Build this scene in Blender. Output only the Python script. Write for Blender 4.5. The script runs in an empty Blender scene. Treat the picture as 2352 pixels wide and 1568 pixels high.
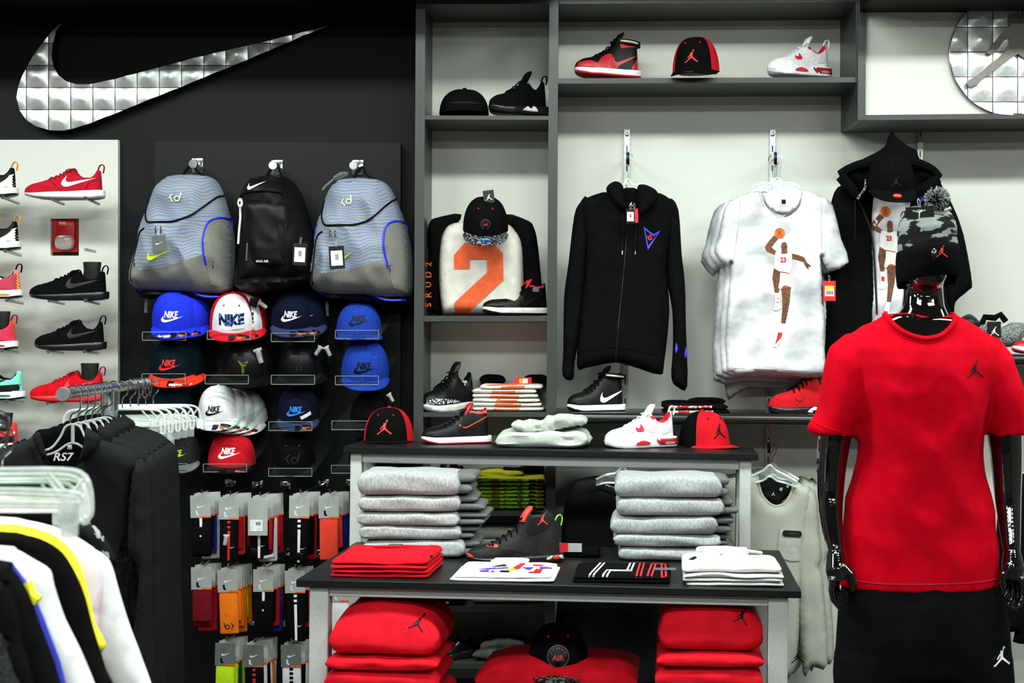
import bpy, bmesh, math, random
import numpy as np
from mathutils import Vector, Matrix, noise
from mathutils.bvhtree import BVHTree
from mathutils.geometry import delaunay_2d_cdt
random.seed(7)
SC = bpy.context.scene
COL = SC.collection
PI = math.pi
# ---------------------------------------------------------------- camera
F, CX, CY, CH = 3267.0, 1290.0, 793.0, 1.5     # focal length and principal point of the photograph in its pixels, eye height
cam_d = bpy.data.cameras.new('camera'); cam = bpy.data.objects.new('camera', cam_d); COL.objects.link(cam)
cam.location = (0, 0, CH); cam.rotation_euler = (PI/2, 0, 0)
cam_d.sensor_width = 36; cam_d.lens = F*36/2352
cam_d.shift_x = (1176-CX)/2352; cam_d.shift_y = (CY-784)/2352
cam_d.clip_start = .05
cam_d.dof.use_dof = True; cam_d.dof.focus_distance = 4.9; cam_d.dof.aperture_fstop = 5.6
SC.camera = cam
# ---------------------------------------------------------------- light
SC.view_settings.view_transform = 'Standard'; SC.view_settings.look = 'None'
SC.view_settings.exposure = 0.0; SC.view_settings.gamma = 1; SC.view_settings.use_curve_mapping = False
w = bpy.data.worlds.new('world'); SC.world = w; w.use_nodes = True
w.node_tree.nodes['Background'].inputs[0].default_value = (.8, .85, .9, 1)
w.node_tree.nodes['Background'].inputs[1].default_value = .15
CEIL = 3.35
def area(name, loc, sx, sy, power, col=(.93, 1, .95), rot=(0, 0, 0)):
    d = bpy.data.lights.new(name, 'AREA'); d.shape = 'RECTANGLE'; d.size = sx; d.size_y = sy; d.energy = power; d.color = col
    o = bpy.data.objects.new(name, d); COL.objects.link(o); o.location = loc; o.rotation_euler = rot
    return o
LAMPS = [(-3.1, 3.75), (-1.55, 3.75), (0, 3.75), (1.55, 3.75), (3.1, 3.75),
         (-2.4, 1.2), (0, 1.2), (2.4, 1.2), (-2.4, -1.6), (0, -1.6), (2.4, -1.6)]
for x, y in LAMPS:
    front = y > 3
    area('ceiling_lamp_light', (x, y, CEIL-.075), 1.2, .30 if front else .5, 56 if front else 70)
# ---------------------------------------------------------------- helpers
def lin(c):
    return tuple(((v/255)/12.92 if v/255 <= .04045 else ((v/255+.055)/1.055)**2.4) for v in c)
def P(px, py, Y): return Vector(((px-CX)*Y/F, Y, CH+(CY-py)*Y/F))
_M = {}
def mat(name, col=(128, 128, 128), rough=.6, metal=0, kind='plain', col2=None, scale=60, bump=.15, spec=.5, alpha=1, stretch=(1, 1, 1), coat=0, contrast=(.4, .6), keep=False):
    if name in _M: return _M[name]
    dk = 1.0
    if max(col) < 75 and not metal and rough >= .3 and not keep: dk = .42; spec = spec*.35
    m = bpy.data.materials.new(name); m.use_nodes = True; _M[name] = m
    nt = m.node_tree; N = nt.nodes; L = nt.links; b = N['Principled BSDF']
    b.inputs['Base Color'].default_value = (*lin(col), 1); b.inputs['Roughness'].default_value = rough
    b.inputs['Metallic'].default_value = metal; b.inputs['Specular IOR Level'].default_value = spec
    b.inputs['Coat Weight'].default_value = coat; b.inputs['Coat Roughness'].default_value = .03
    tc = N.new('ShaderNodeTexCoord'); mp = N.new('ShaderNodeMapping'); L.new(tc.outputs['Object'], mp.inputs[0]); mp.inputs['Scale'].default_value = stretch
    no = N.new('ShaderNodeTexNoise'); no.inputs['Scale'].default_value = scale; no.inputs['Detail'].default_value = 3
    L.new(mp.outputs[0], no.inputs['Vector'])
    mix = N.new('ShaderNodeMix'); mix.data_type = 'RGBA'
    c1 = tuple(v*dk for v in lin(col)); c2 = (tuple(v*(dk if max(col2) < 75 else 1) for v in lin(col2))) if col2 else tuple(v*.86 for v in c1)
    mix.inputs[6].default_value = (*c1, 1); mix.inputs[7].default_value = (*c2, 1)
    rp = N.new('ShaderNodeValToRGB'); rp.color_ramp.elements[0].position = contrast[0]; rp.color_ramp.elements[1].position = contrast[1]
    if kind == 'camo':
        rp.color_ramp.interpolation = 'CONSTANT'
    if kind == 'wave':
        wv = N.new('ShaderNodeTexWave'); wv.inputs['Scale'].default_value = scale; wv.inputs['Distortion'].default_value = 16; wv.inputs['Detail'].default_value = 1
        wv.inputs['Detail Scale'].default_value = .35; wv.bands_direction = 'Z'; L.new(mp.outputs[0], wv.inputs['Vector']); L.new(wv.outputs['Color'], rp.inputs[0])
    elif kind == 'voronoi':
        vo = N.new('ShaderNodeTexVoronoi'); vo.inputs['Scale'].default_value = scale; L.new(mp.outputs[0], vo.inputs['Vector']); L.new(vo.outputs['Distance'], rp.inputs[0])
    else:
        L.new(no.outputs['Fac'], rp.inputs[0])
    L.new(rp.outputs['Color'], mix.inputs[0]); L.new(mix.outputs[2], b.inputs['Base Color'])
    if bump:
        n2 = N.new('ShaderNodeTexNoise'); n2.inputs['Scale'].default_value = 400 if kind != 'soft' else 120; n2.inputs['Detail'].default_value = 2
        L.new(tc.outputs['Object'], n2.inputs['Vector'])
        bp = N.new('ShaderNodeBump'); bp.inputs['Strength'].default_value = bump; bp.inputs['Distance'].default_value = .002
        L.new(n2.outputs['Fac'], bp.inputs['Height']); L.new(bp.outputs[0], b.inputs['Normal'])
    if alpha < 1: b.inputs['Alpha'].default_value = alpha
    return m
def cloth(name, col, **k):
    k.setdefault('rough', .92); k.setdefault('bump', .25); k.setdefault('spec', .15); k.setdefault('scale', 25)
    return mat(name, col, **k)
def acrylic(name, tint=(.96, 1, .98), op=.16, rough=.04, mul=.8, base=.9):
    if name in _M: return _M[name]
    m = bpy.data.materials.new(name); m.use_nodes = True; _M[name] = m; nt = m.node_tree; N = nt.nodes; L = nt.links
    N.remove(N['Principled BSDF']); out = N['Material Output']
    tr = N.new('ShaderNodeBsdfTransparent'); tr.inputs[0].default_value = (*tint, 1)
    gl = N.new('ShaderNodeBsdfPrincipled'); gl.inputs['Base Color'].default_value = (base, base*1.04, base*1.02, 1); gl.inputs['Roughness'].default_value = rough; gl.inputs['Specular IOR Level'].default_value = 1
    fr = N.new('ShaderNodeFresnel'); fr.inputs[0].default_value = 1.5
    mu = N.new('ShaderNodeMath'); mu.operation = 'MULTIPLY_ADD'; mu.inputs[1].default_value = mul; mu.inputs[2].default_value = op; mu.use_clamp = True
    no = N.new('ShaderNodeTexNoise'); no.inputs['Scale'].default_value = 9
    mr = N.new('ShaderNodeMapRange'); mr.inputs[3].default_value = rough*.6; mr.inputs[4].default_value = rough*1.6; L.new(no.outputs[0], mr.inputs[0]); L.new(mr.outputs[0], gl.inputs['Roughness'])
    mx = N.new('ShaderNodeMixShader'); L.new(fr.outputs[0], mu.inputs[0]); L.new(mu.outputs[0], mx.inputs[0])
    L.new(tr.outputs[0], mx.inputs[1]); L.new(gl.outputs[0], mx.inputs[2]); L.new(mx.outputs[0], out.inputs[0])
    return m
class MB:
    def __init__(s): s.v = []; s.f = []; s.m = []
    def add(s, vf, mi=0, M=None):
        v, f = vf; o = len(s.v)
        s.v += [tuple(M @ Vector(p)) if M else tuple(p) for p in v]
        s.f += [tuple(i+o for i in q) for q in f]; s.m += [mi]*len(f); return s
def wpos(o):
    M = Matrix()
    while o: M = o.matrix_basis @ M; o = o.parent
    return M
def part(name, vf, m, parent=None, world=False, smooth=True, label=None, angle=40, kind=None):
    if isinstance(vf, MB): v, f, mi = vf.v, vf.f, vf.m
    else: (v, f), mi = vf, None
    me = bpy.data.meshes.new(name); 
    if world and parent: 
        Mi = wpos(parent).inverted(); v = [Mi @ Vector(p) for p in v]
    me.from_pydata([tuple(p) for p in v], [], [tuple(q) for q in f])
    ms = m if isinstance(m, (list, tuple)) else [m]
    for q in ms: me.materials.append(q)
    if mi: me.polygons.foreach_set('material_index', mi)
    if smooth:
        me.polygons.foreach_set('use_smooth', [True]*len(me.polygons))
        if angle < 180: 
            try: me.set_sharp_from_angle(angle=math.radians(angle))
            except Exception: pass
    me.update()
    o = bpy.data.objects.new(name, me); COL.objects.link(o)
    if parent: o.parent = parent
    if label: o['label'] = label
    if kind: o['kind'] = kind
    return o
def tag(o, label, cat, group=None, kind=None):
    o['label'] = label; o['category'] = cat
    if group: o['group'] = group
    if kind: o['kind'] = kind
    return o
def thing(name, label, cat, loc=(0, 0, 0), rot=(0, 0, 0), group=None):
    o = bpy.data.objects.new(name, None); COL.objects.link(o); o.empty_display_size = .05
    o.location = loc; o.rotation_euler = rot; return tag(o, label, cat, group)
KIDS = {}
def dup(root, loc=None, rot=None, label=None, group=None, scale=None):
    def cp(o, par):
        c = o.copy(); COL.objects.link(c); c.parent = par
        for ch in [q for q in o.children]: cp(ch, c)
        return c
    r = cp(root, None)
    if loc is not None: r.location = loc
    if rot is not None: r.rotation_euler = rot
    if scale: r.scale = (scale,)*3
    if label: r['label'] = label
    if group: r['group'] = group
    return r
# ---- shapes
def box(x0, x1, y0, y1, z0, z1):
    v = [(x0, y0, z0), (x1, y0, z0), (x1, y1, z0), (x0, y1, z0), (x0, y0, z1), (x1, y0, z1), (x1, y1, z1), (x0, y1, z1)]
    return v, [(3, 2, 1, 0), (4, 5, 6, 7), (0, 1, 5, 4), (1, 2, 6, 5), (2, 3, 7, 6), (3, 0, 4, 7)]
def rbox(x0, x1, y0, y1, z0, z1, b=.003, seg=2):
    bm = bmesh.new(); bmesh.ops.create_cube(bm, size=1)
    for q in bm.verts: q.co = Vector((x0+(q.co.x+.5)*(x1-x0), y0+(q.co.y+.5)*(y1-y0), z0+(q.co.z+.5)*(z1-z0)))
    bmesh.ops.bevel(bm, geom=bm.edges[:], offset=min(b, .49*min(x1-x0, y1-y0, z1-z0)), segments=seg, profile=.5, affect='EDGES')
    r = [tuple(q.co) for q in bm.verts], [tuple(p.index for p in g.verts) for g in bm.faces]; bm.free(); return r
def slab(a, b, c, d, Y0, Y1):
    """board whose front face has pixel corners a,b,c,d (bottom-left, bottom-right, top-right, top-left) at depth Y0 and that runs back to Y1"""
    fr = [P(*q, Y0) for q in (a, b, c, d)]; bk = [Vector((p.x, Y1, p.z)) for p in fr]
    return [tuple(p) for p in fr+bk], [(0, 1, 2, 3), (7, 6, 5, 4), (0, 4, 5, 1), (1, 5, 6, 2), (2, 6, 7, 3), (3, 7, 4, 0)]
def prect(x0, y0, x1, y1, Y0, Y1): return slab((x0, y1), (x1, y1), (x1, y0), (x0, y0), Y0, Y1)
def tube(path, r, n=8, caps=True, closed=False):
    path = [Vector(p) for p in path]; k = len(path); rs = [float(q) for q in r] if isinstance(r, (list, tuple)) else [float(r)]*k
    v = []; f = []; up = None
    for i, p in enumerate(path):
        a = path[(i-1) % k] if (closed or i > 0) else p; b = path[(i+1) % k] if (closed or i < k-1) else p
        t = (b-a).normalized() if (b-a).length > 1e-9 else Vector((0, 0, 1))
        if up is None:
            up = Vector((0, 0, 1)) if abs(t.z) < .9 else Vector((0, 1, 0))
        s = t.cross(up)
        if s.length < 1e-6: s = t.orthogonal()
        s.normalize(); up = s.cross(t).normalized()
        for j in range(n):
            an = 2*PI*j/n; v.append(tuple(p+rs[i]*(math.cos(an)*s+math.sin(an)*up)))
    m = k if closed else k-1
    for i in range(m):
        for j in range(n):
            f.append((i*n+j, i*n+(j+1) % n, ((i+1) % k)*n+(j+1) % n, ((i+1) % k)*n+j))
    if caps and not closed: f += [tuple(reversed(range(n))), tuple(range((k-1)*n, k*n))]
    return v, f
def loft(rings, cap0=True, cap1=True, closed=True):
    n = len(rings[0]); v = [tuple(p) for r in rings for p in r]; f = []
    for i in range(len(rings)-1):
        for j in range(n if closed else n-1):
            f.append((i*n+j, i*n+(j+1) % n, (i+1)*n+(j+1) % n, (i+1)*n+j))
    if cap0: f.append(tuple(reversed(range(n))))
    if cap1: f.append(tuple(range(len(v)-n, len(v))))
    return v, f
def catmull(pts, n=6, closed=True):
    P_ = [np.array(p, float) for p in pts]; k = len(P_); out = []
    rng = range(k) if closed else range(k-1)
    for i in rng:
        if closed: a, b, c, d = P_[i-1], P_[i], P_[(i+1) % k], P_[(i+2) % k]
        else: a, b, c, d = P_[max(i-1, 0)], P_[i], P_[i+1], P_[min(i+2, k-1)]
        for j in range(n):
            t = j/n; out.append(.5*((2*b)+(-a+c)*t+(2*a-5*b+4*c-d)*t*t+(-a+3*b-3*c+d)*t**3))
    if not closed: out.append(P_[-1])
    return [tuple(o) for o in out]
def resample(poly, h):
    out = []; k = len(poly)
    for i in range(k):
        a = np.array(poly[i], float); b = np.array(poly[(i+1) % k], float); m = max(1, int(round(np.linalg.norm(b-a)/h)))
        for j in range(m): out.append(tuple(a+(b-a)*j/m))
    return out
def inside_mask(pts, poly):
    x = pts[:, 0]; y = pts[:, 1]; c = np.zeros(len(pts), bool); k = len(poly)
    for i in range(k):
        x0, y0 = poly[i]; x1, y1 = poly[(i+1) % k]
        if y0 == y1: continue
        s = ((y0 > y) != (y1 > y)) & (x < (x1-x0)*(y-y0)/(y1-y0)+x0); c ^= s
    return c
def edge_dist(pts, poly):
    d = np.full(len(pts), 1e9); A = np.array(poly); B = np.roll(A, -1, 0)
    for a, b in zip(A, B):
        ab = b-a; L2 = ab@ab+1e-18; t = np.clip(((pts-a)@ab)/L2, 0, 1); q = a+t[:, None]*ab; d = np.minimum(d, np.hypot(*(pts-q).T))
    return d
def fill2d(poly, h, holes=()):
    """triangulated outline with an even grid of points inside -> (points, triangles, distance to the edge)"""
    poly = resample(poly, h); hs = [resample(q, h) for q in holes]
    A = np.array(poly); lo = A.min(0); hi = A.max(0)
    gx = np.arange(lo[0]+h/2, hi[0], h); gy = np.arange(lo[1]+h/2, hi[1], h*.866)
    g = np.array([(x+(h/2 if j % 2 else 0), y) for j, y in enumerate(gy) for x in gx]) if len(gx) and len(gy) else np.zeros((0, 2))
    if len(g):
        k = inside_mask(g, poly)
        for q in hs: k &= ~inside_mask(g, q)
        g = g[k]
    if len(g):
        d = edge_dist(g, poly)
        for q in hs: d = np.minimum(d, edge_dist(g, q))
        g = g[d > h*.5]
    allp = list(poly); ed = [(i, (i+1) % len(poly)) for i in range(len(poly))]
    for q in hs:
        o = len(allp); allp += q; ed += [(o+i, o+(i+1) % len(q)) for i in range(len(q))]
    allp += [tuple(p) for p in g]
    r = delaunay_2d_cdt([Vector(p) for p in allp], ed, [], 1, 1e-9)
    V = np.array([tuple(p) for p in r[0]]); T = [tuple(t) for t in r[2]]
    C = np.array([V[list(t)].mean(0) for t in T]) if T else np.zeros((0, 2))
    if len(C):
        k = inside_mask(C, poly)
        for q in hs: k &= ~inside_mask(C, q)
        T = [t for t, kk in zip(T, k) if kk]
    d = edge_dist(V, poly)
    for q in hs: d = np.minimum(d, edge_dist(V, q))
    # consistent winding
    o = []
    for t in T:
        a, b, c = V[t[0]], V[t[1]], V[t[2]]
        o.append(t if (b[0]-a[0])*(c[1]-a[1])-(b[1]-a[1])*(c[0]-a[0]) > 0 else (t[0], t[2], t[1]))
    return V, o, d
def nz(x, y, z, s=1.0): return noise.noise(Vector((x*s, y*s, z*s)))
def puff(poly, tf, tb, r, h, disp=None, holes=()):
    """cushion with a closed outline in the x-z plane, bulging tf to the front (-y) and tb to the back"""
    V, T, d = fill2d(poly, h, holes); n = len(V); pr = np.sqrt(np.clip(1-(1-np.clip(d/r, 0, 1))**2, 0, 1))
    dz = np.array([disp(x, z) for x, z in V]) if disp else np.zeros(n)
    v = [(V[i][0], -tf*pr[i]+dz[i]*min(1, pr[i]*.9+.08), V[i][1]) for i in range(n)]
    on = d < 1e-7; mp = {}; 
    for i in range(n):
        if on[i]: mp[i] = i
        else: mp[i] = len(v); v.append((V[i][0], tb*pr[i]+dz[i]*.6, V[i][1]))
    f = [tuple(t) for t in T]+[(mp[t[0]], mp[t[2]], mp[t[1]]) for t in T]
    return v, f
def pp(pts, Y, o): return [((x-CX)*Y/F-o.x, CH+(CY-y)*Y/F-o.z) for x, y in pts]
def folds(amp=.006, sx=9, sz=2.5, seed=0, tilt=0.0):
    def g(x, z):
        xx = x+z*tilt; wx = xx+.05*nz(x*3, z*3, seed)
        a = 1-2*abs(nz(wx*sx, z*sz, seed*7.3)); b = nz(xx*sx*2.3+5, z*sz*2, seed*3.1+9); c = 1-2*abs(nz((x+z)*sx*.9, (z-x)*sz*1.4, seed+4.4))
        return amp*(.8*(1-a)+.4*b+.5*(1-c)-.5)
    return g
def evm(o):
    dg = bpy.context.evaluated_depsgraph_get(); e = o.evaluated_get(dg); me = e.to_mesh()
    v = [q.co.copy() for q in me.vertices]; f = [tuple(p.vertices) for p in me.polygons]; e.to_mesh_clear(); return v, f
def fuse(vfs, vox=.006, smooth=6, fac=.6, disp=None):
    """several closed shells grown together into one skin"""
    b = MB()
    for q in vfs: b.add(q)
    me = bpy.data.meshes.new('t'); me.from_pydata(b.v, [], b.f); o = bpy.data.objects.new('t', me); COL.objects.link(o)
    m = o.modifiers.new('r', 'REMESH'); m.mode = 'VOXEL'; m.voxel_size = vox
    if smooth: s = o.modifiers.new('s', 'SMOOTH'); s.iterations = smooth; s.factor = fac
    r = evm(o); bpy.data.objects.remove(o); bpy.data.meshes.remove(me)
    if disp:
        v, f = r; N = vnormals(v, f); r = [p+N[i]*disp(p) for i, p in enumerate(v)], f
    return r
def vnormals(v, f):
    N = [Vector((0, 0, 0)) for _ in v]
    for q in f:
        a, b, c = v[q[0]], v[q[1]], v[q[2]]; n = (Vector(b)-Vector(a)).cross(Vector(c)-Vector(a))
        for i in q: N[i] += n
    return [n.normalized() if n.length > 0 else Vector((0, 0, 1)) for n in N]
def bvh(*vfs):
    V = []; Fc = []
    for v, f in vfs:
        o = len(V); V += [Vector(p) for p in v]; Fc += [tuple(i+o for i in q) for q in f]
    return BVHTree.FromPolygons(V, Fc)
def vf_of(o): return [q.co.copy() for q in o.data.vertices], [tuple(p.vertices) for p in o.data.polygons]
# ---- flat shapes (x, z), unit sized, for emblems and print
SW = [(428, 148), (385, 215), (358, 300), (352, 390), (365, 450), (400, 510), (450, 550), (520, 571), (600, 571), (680, 557), (800, 530), (950, 490), (1300, 397), (1800, 280), (2225, 177), (2050, 243), (1900, 308), (1660, 410), (1500, 475), (1200, 598), (900, 718), (760, 775), (600, 838), (500, 868), (430, 882), (340, 880), (250, 855), (180, 810), (135, 745), (118, 660), (125, 590), (160, 500), (200, 425), (280, 305), (350, 215)]
SWOOSH = [((x-1171)/2107, (530-y)/2107) for x, y in SW]
JM = [(59, 87), (58, 91), (61, 97), (67, 98), (71, 94), (70, 89), (66, 86), (63, 84), (61, 74), (59, 64), (58, 55), (58, 49), (61, 42), (72, 32), (84, 22), (95, 13), (99, 16), (98, 8), (93, 3), (87, 9), (75, 18), (62, 28), (51, 36), (40, 28), (28, 19), (17, 10), (12, 4), (4, 1), (1, 5), (4, 9), (13, 15), (23, 24), (33, 33), (40, 40), (43, 47), (43, 53), (37, 49), (31, 40), (25, 35), (20, 37), (24, 42), (31, 52), (38, 61), (44, 65), (42, 70), (43, 76), (48, 78), (52, 75), (53, 70), (55, 76), (57, 83)]
JUMP = [((x-50)/100, (y-50)/100) for x, y in JM]
def shape(pts, w, h=None, flip=False, rot=0, dx=0, dz=0, n=0):
    q = catmull(pts, n) if n else pts; c, s = math.cos(rot), math.sin(rot); o = []
    for x, z in q:
        x *= w*(-1 if flip else 1); z *= w; o.append((x*c-z*s+dx, x*s+z*c+dz))
    return o
def flat(poly, h): V, T, _ = fill2d(poly, h); return [tuple(p) for p in V], T
_T = {}
def text2d(s, size, shear=0, bold=0, h=None, sx=1, spacing=1, wmax=None):
    k = (s, shear, bold, spacing)
    if k not in _T:
        c = bpy.data.curves.new('t', 'FONT'); c.body = s; c.size = 1; c.shear = shear; c.offset = bold; c.space_character = spacing; c.align_x = 'CENTER'; c.align_y = 'CENTER'; c.resolution_u = 3
        o = bpy.data.objects.new('t', c); COL.objects.link(o); v, f = evm(o); bpy.data.objects.remove(o); bpy.data.curves.remove(c); _T[k] = ([tuple(p)[:2] for p in v], f)
    v, f = _T[k]
    A = np.array(v); c0 = (A.min(0)+A.max(0))/2; hh = (A.max(0)-A.min(0)); sc = size/hh[1]; sxx = sc*sx if not wmax else wmax/hh[0]
    return [((x-c0[0])*sxx, (z-c0[1])*sc) for x, z in v], f
def cutgrid(vf, h):
    v, f = vf; bm = bmesh.new(); vs = [bm.verts.new((p[0], p[1], 0)) for p in v]
    for q in f:
        try: bm.faces.new([vs[i] for i in q])
        except ValueError: pass
    A = np.array([p[:2] for p in v])
    for ax in (0, 1):
        x = A[:, ax].min()+h*.5
        while x < A[:, ax].max():
            no = (1, 0, 0) if ax == 0 else (0, 1, 0); co = (x, 0, 0) if ax == 0 else (0, x, 0)
            bmesh.ops.bisect_plane(bm, geom=bm.verts[:]+bm.edges[:]+bm.faces[:], plane_co=co, plane_no=no); x += h
    bm.verts.index_update(); r = [tuple(q.co)[:2] for q in bm.verts], [tuple(p.index for p in g.verts) for g in bm.faces]; bm.free(); return r
def press(v2f, tree, O, U=(1, 0, 0), W=(0, 0, 1), D=(0, 1, 0), off=.0012, far=1.0, rot=0):
    """lay a flat drawing onto a surface along D; points that miss slide to the nearest place on it"""
    v, f = v2f; O, U, W, D = map(Vector, (O, U, W, D)); D.normalize(); U.normalize(); W.normalize(); out = []
    c, s = math.cos(rot), math.sin(rot)
    for x, z in v:
        x, z = x*c-z*s, x*s+z*c
        q = O+U*x+W*z; hit = tree.ray_cast(q-D*far, D, far*2)
        if hit[0] is None:
            nr = tree.find_nearest(q); p = (nr[0]-D*off) if nr[0] else q
        else: p = hit[0]-D*off
        out.append(p)
    n = Vector((0, 0, 0))
    for q in f[:40]: n += (out[q[1]]-out[q[0]]).cross(out[q[2]]-out[q[0]])
    if n.dot(D) > 0: f = [tuple(reversed(q)) for q in f]
    return out, f
def chain(*vfs):
    v = []; f = []
    for a, b in vfs:
        o = len(v); v += list(a); f += [tuple(i+o for i in q) for q in b]
    return v, f
def shift2(vf, dx, dz): return [(x+dx, z+dz) for x, z in vf[0]], vf[1]
def nikelogo(wd, h=None):
    """lettering over a tick, total width wd"""
    t = text2d('NIKE', wd*.28, shear=.25, bold=.035, wmax=wd*.62); t = shift2(t, -wd*.05, wd*.13)
    s = flat(shape([(x, z*.82) for x, z in SWOOSH], wd, dz=-wd*.085), wd*.06)
    return cutgrid(t, wd*.12), s
# ---- shared materials
CHROME = mat('chrome', (215, 218, 220), .12, 1, bump=0); STEEL = mat('brushed_steel', (185, 188, 186), .32, 1, bump=.02)
CLEAR = acrylic('clear_plastic', op=.12); CLEARB = acrylic('clear_plastic_edge', op=.5); CLEART = acrylic('clear_tray', op=.02, rough=.12, mul=.12, base=.06); CLEARH = acrylic('hanger_plastic', op=.3, rough=.1)
WHITE = mat('white_print', (240, 240, 238), .6, bump=.05); BLACKM = mat('matte_black', (16, 17, 18), .6, bump=.1)
REDP = mat('red_print', (214, 20, 38), .6, bump=.05); ORANGEP = mat('orange_print', (240, 92, 24), .6, bump=.05); PAPER = mat('paper_white', (232, 234, 232), .7, bump=.02)
GREYTAG = mat('grey_hang_tag', (86, 88, 86), .5, bump=.03)
# ================================================================ the room
WALLC = mat('light_wall_laminate', (214, 216, 208), .55, scale=300, bump=.04, col2=(204, 206, 198), contrast=(.3, .7))
DARKW = mat('charcoal_wall', (25, 27, 28), .55, scale=200, bump=.08, col2=(22, 24, 25))
DARKP = mat('charcoal_panel', (37, 40, 41), .42, scale=200, bump=.05, col2=(33, 36, 37))
FRAMEM = mat('dark_grey_laminate', (56, 60, 58), .38, keep=True, scale=120, bump=.04, stretch=(1, 1, 8), col2=(48, 52, 50))
BACK = 5.60
def struct(name, vf, m): o = part(name, vf, m, smooth=False); o['kind'] = 'structure'; return o
XL, XR, YF = -4.2, 4.2, -4.0
struct('floor', box(XL, XR, YF, 5.7, -.05, 0), mat('grey_floor', (74, 72, 68), .5, scale=6))
struct('ceiling', box(XL, XR, YF, 5.7, CEIL, CEIL+.05), mat('ceiling_white', (165, 165, 160), .9, scale=6))
xs = P(962, 0, 5.6).x
struct('wall_back', box(xs, XR, BACK, BACK+.1, 0, CEIL), WALLC)
# the dark wall to the left, with a real niche behind the fire alarm
struct('wall_back.001', box(XL, xs, BACK, BACK+.1, 0, CEIL), DARKW)
sidew = mat('side_wall', (96, 96, 93), .8, scale=6)
struct('wall_left', box(XL-.1, XL, YF, 5.7, 0, CEIL), sidew); struct('wall_right', box(XR, XR+.1, YF, 5.7, 0, CEIL), sidew)
struct('wall_front', box(XL, XR, YF-.1, YF, 0, CEIL), mat('front_wall', (80, 82, 82), .8, scale=6))
struct('trim_1', box(XL, P(1270, 0, 5.3).x, 4.92, BACK, 2.80, CEIL), DARKW)          # bulkhead above the wall units
struct('trim_2', box(P(1270, 0, 5.3).x, P(1972, 0, 5.3).x, 4.92, BACK, 2.90, CEIL), DARKW)
struct('trim_3', box(P(1972, 0, 5.3).x, XR, 4.92, BACK, 2.74, CEIL), DARKW)
for x, y in LAMPS:
    fr = y > 3; hw = .16 if fr else .27
    t = thing('ceiling_lamp', 'white ceiling lamp %s, %s' % ('near the wall units' if fr else 'over the shop floor', 'x %.1f metres, y %.1f metres from the middle' % (x, y)), 'lamp', (x, y, CEIL-.07), group='ceiling lamps')
    k = LAMPS.index((x, y)); t['label'] = ('%s slim white ceiling lamp in the row near the wall units' % ('leftmost', 'left', 'middle', 'right', 'rightmost')[k]) if fr else '%s square white ceiling lamp in the %s row over the shop floor' % (('left', 'middle', 'right')[(k-5) % 3], ('nearer', 'farther')[(k-5)//3])
    part('housing', chain(box(-.62, .62, -hw-.02, -hw, 0, .07), box(-.62, .62, hw, hw+.02, 0, .07), box(-.62, -.6, -hw, hw, 0, .07), box(.6, .62, -hw, hw, 0, .07), box(-.6, .6, -hw, hw, .02, .07)), mat('lamp_housing', (225, 225, 222), .5), t, smooth=False)
# ================================================================ wall panels
t = thing('shoe_wall_panel', 'light grey wall panel holding the shoes at the left edge', 'panel', P(272, 320, BACK))
b = MB()
SY0, SY1 = 5.572, 5.598
def pr(x0, y0, x1, y1): b.add(prect(x0, y0, x1, y1, SY0, SY1))
pr(-420, 321, 116, 1568+160); pr(181, 321, 271, 1568+160); pr(116, 321, 181, 502); pr(116, 587, 181, 1568+160)
part('board', b, WALLC, t, world=True, smooth=False)
t = thing('cap_wall_panel', 'large charcoal wall panel behind the backpacks and caps', 'panel', P(640, 330, BACK))
part('board', slab((355, 1728), (920, 1728), (920, 328), (355, 325), 5.545, 5.598), DARKP, t, world=True, smooth=False)
# ================================================================ shelving between the walls
t = thing('wall_shelving', 'dark grey laminate shelving bay and frame along the back wall', 'shelving', P(1110, 1568, BACK)+Vector((0, 0, -1)))
FY = 5.30
def fr(name, a, b_, c, d, y0=FY, y1=5.599): return part(name, slab(a, b_, c, d, y0, y1), FRAMEM, t, world=True, smooth=False)
fr('upright', (946, 1668), (968, 1668), (978, -160), (956, -160))
fr('upright', (1250, 1668), (1272, 1668), (1284, -160), (1263, -160))
fr('upright', (1941+24, 190), (1972, 190), (1975, -160), (1967, -160))
fr('shelf', (968, 274), (1262, 275), (1262, 266), (968, 265), 5.303)
fr('shelf', (962, 738), (1258, 738), (1258, 725), (962, 725), 5.303)
fr('shelf', (960, 957), (1258, 957), (1258, 946), (960, 946), 5.303)
fr('shelf', (955, 1184), (1256, 1185), (1256, 1173), (955, 1172), 5.303)
fr('shelf', (953, 1404), (1254, 1404), (1254, 1392), (953, 1392), 5.303)
fr('shelf', (951, 1535), (1252, 1535), (1252, 1523), (951, 1523), 5.303)
fr('shelf', (973, 10), (1263, 9), (1263, -20), (973, -20), 5.303)
fr('shelf', (1284, 9), (1968, 4), (1968, -24), (1284, -22), 5.303)
fr('shelf', (1272, 192), (1972, 189), (1972, 177), (1272, 180), 5.303)
# ---- sign box at the right
SB = thing('sign_frame', 'dark framed light panel carrying the round sign at top right', 'panel', P(2150, 276, 5.3))
t = SB
fr('frame', (1988.3, 276), (2560, 270), (2560, 258), (1988.4, 264), 5.28)
fr('frame', (1970, 275), (1988, 275), (1990, -160), (1972, -160), 5.28)
part('panel', slab((1988, 264), (2560, 258), (2560, -160), (1990, -160), 5.30, 5.33), WALLC, SB, world=True, smooth=False)
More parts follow.
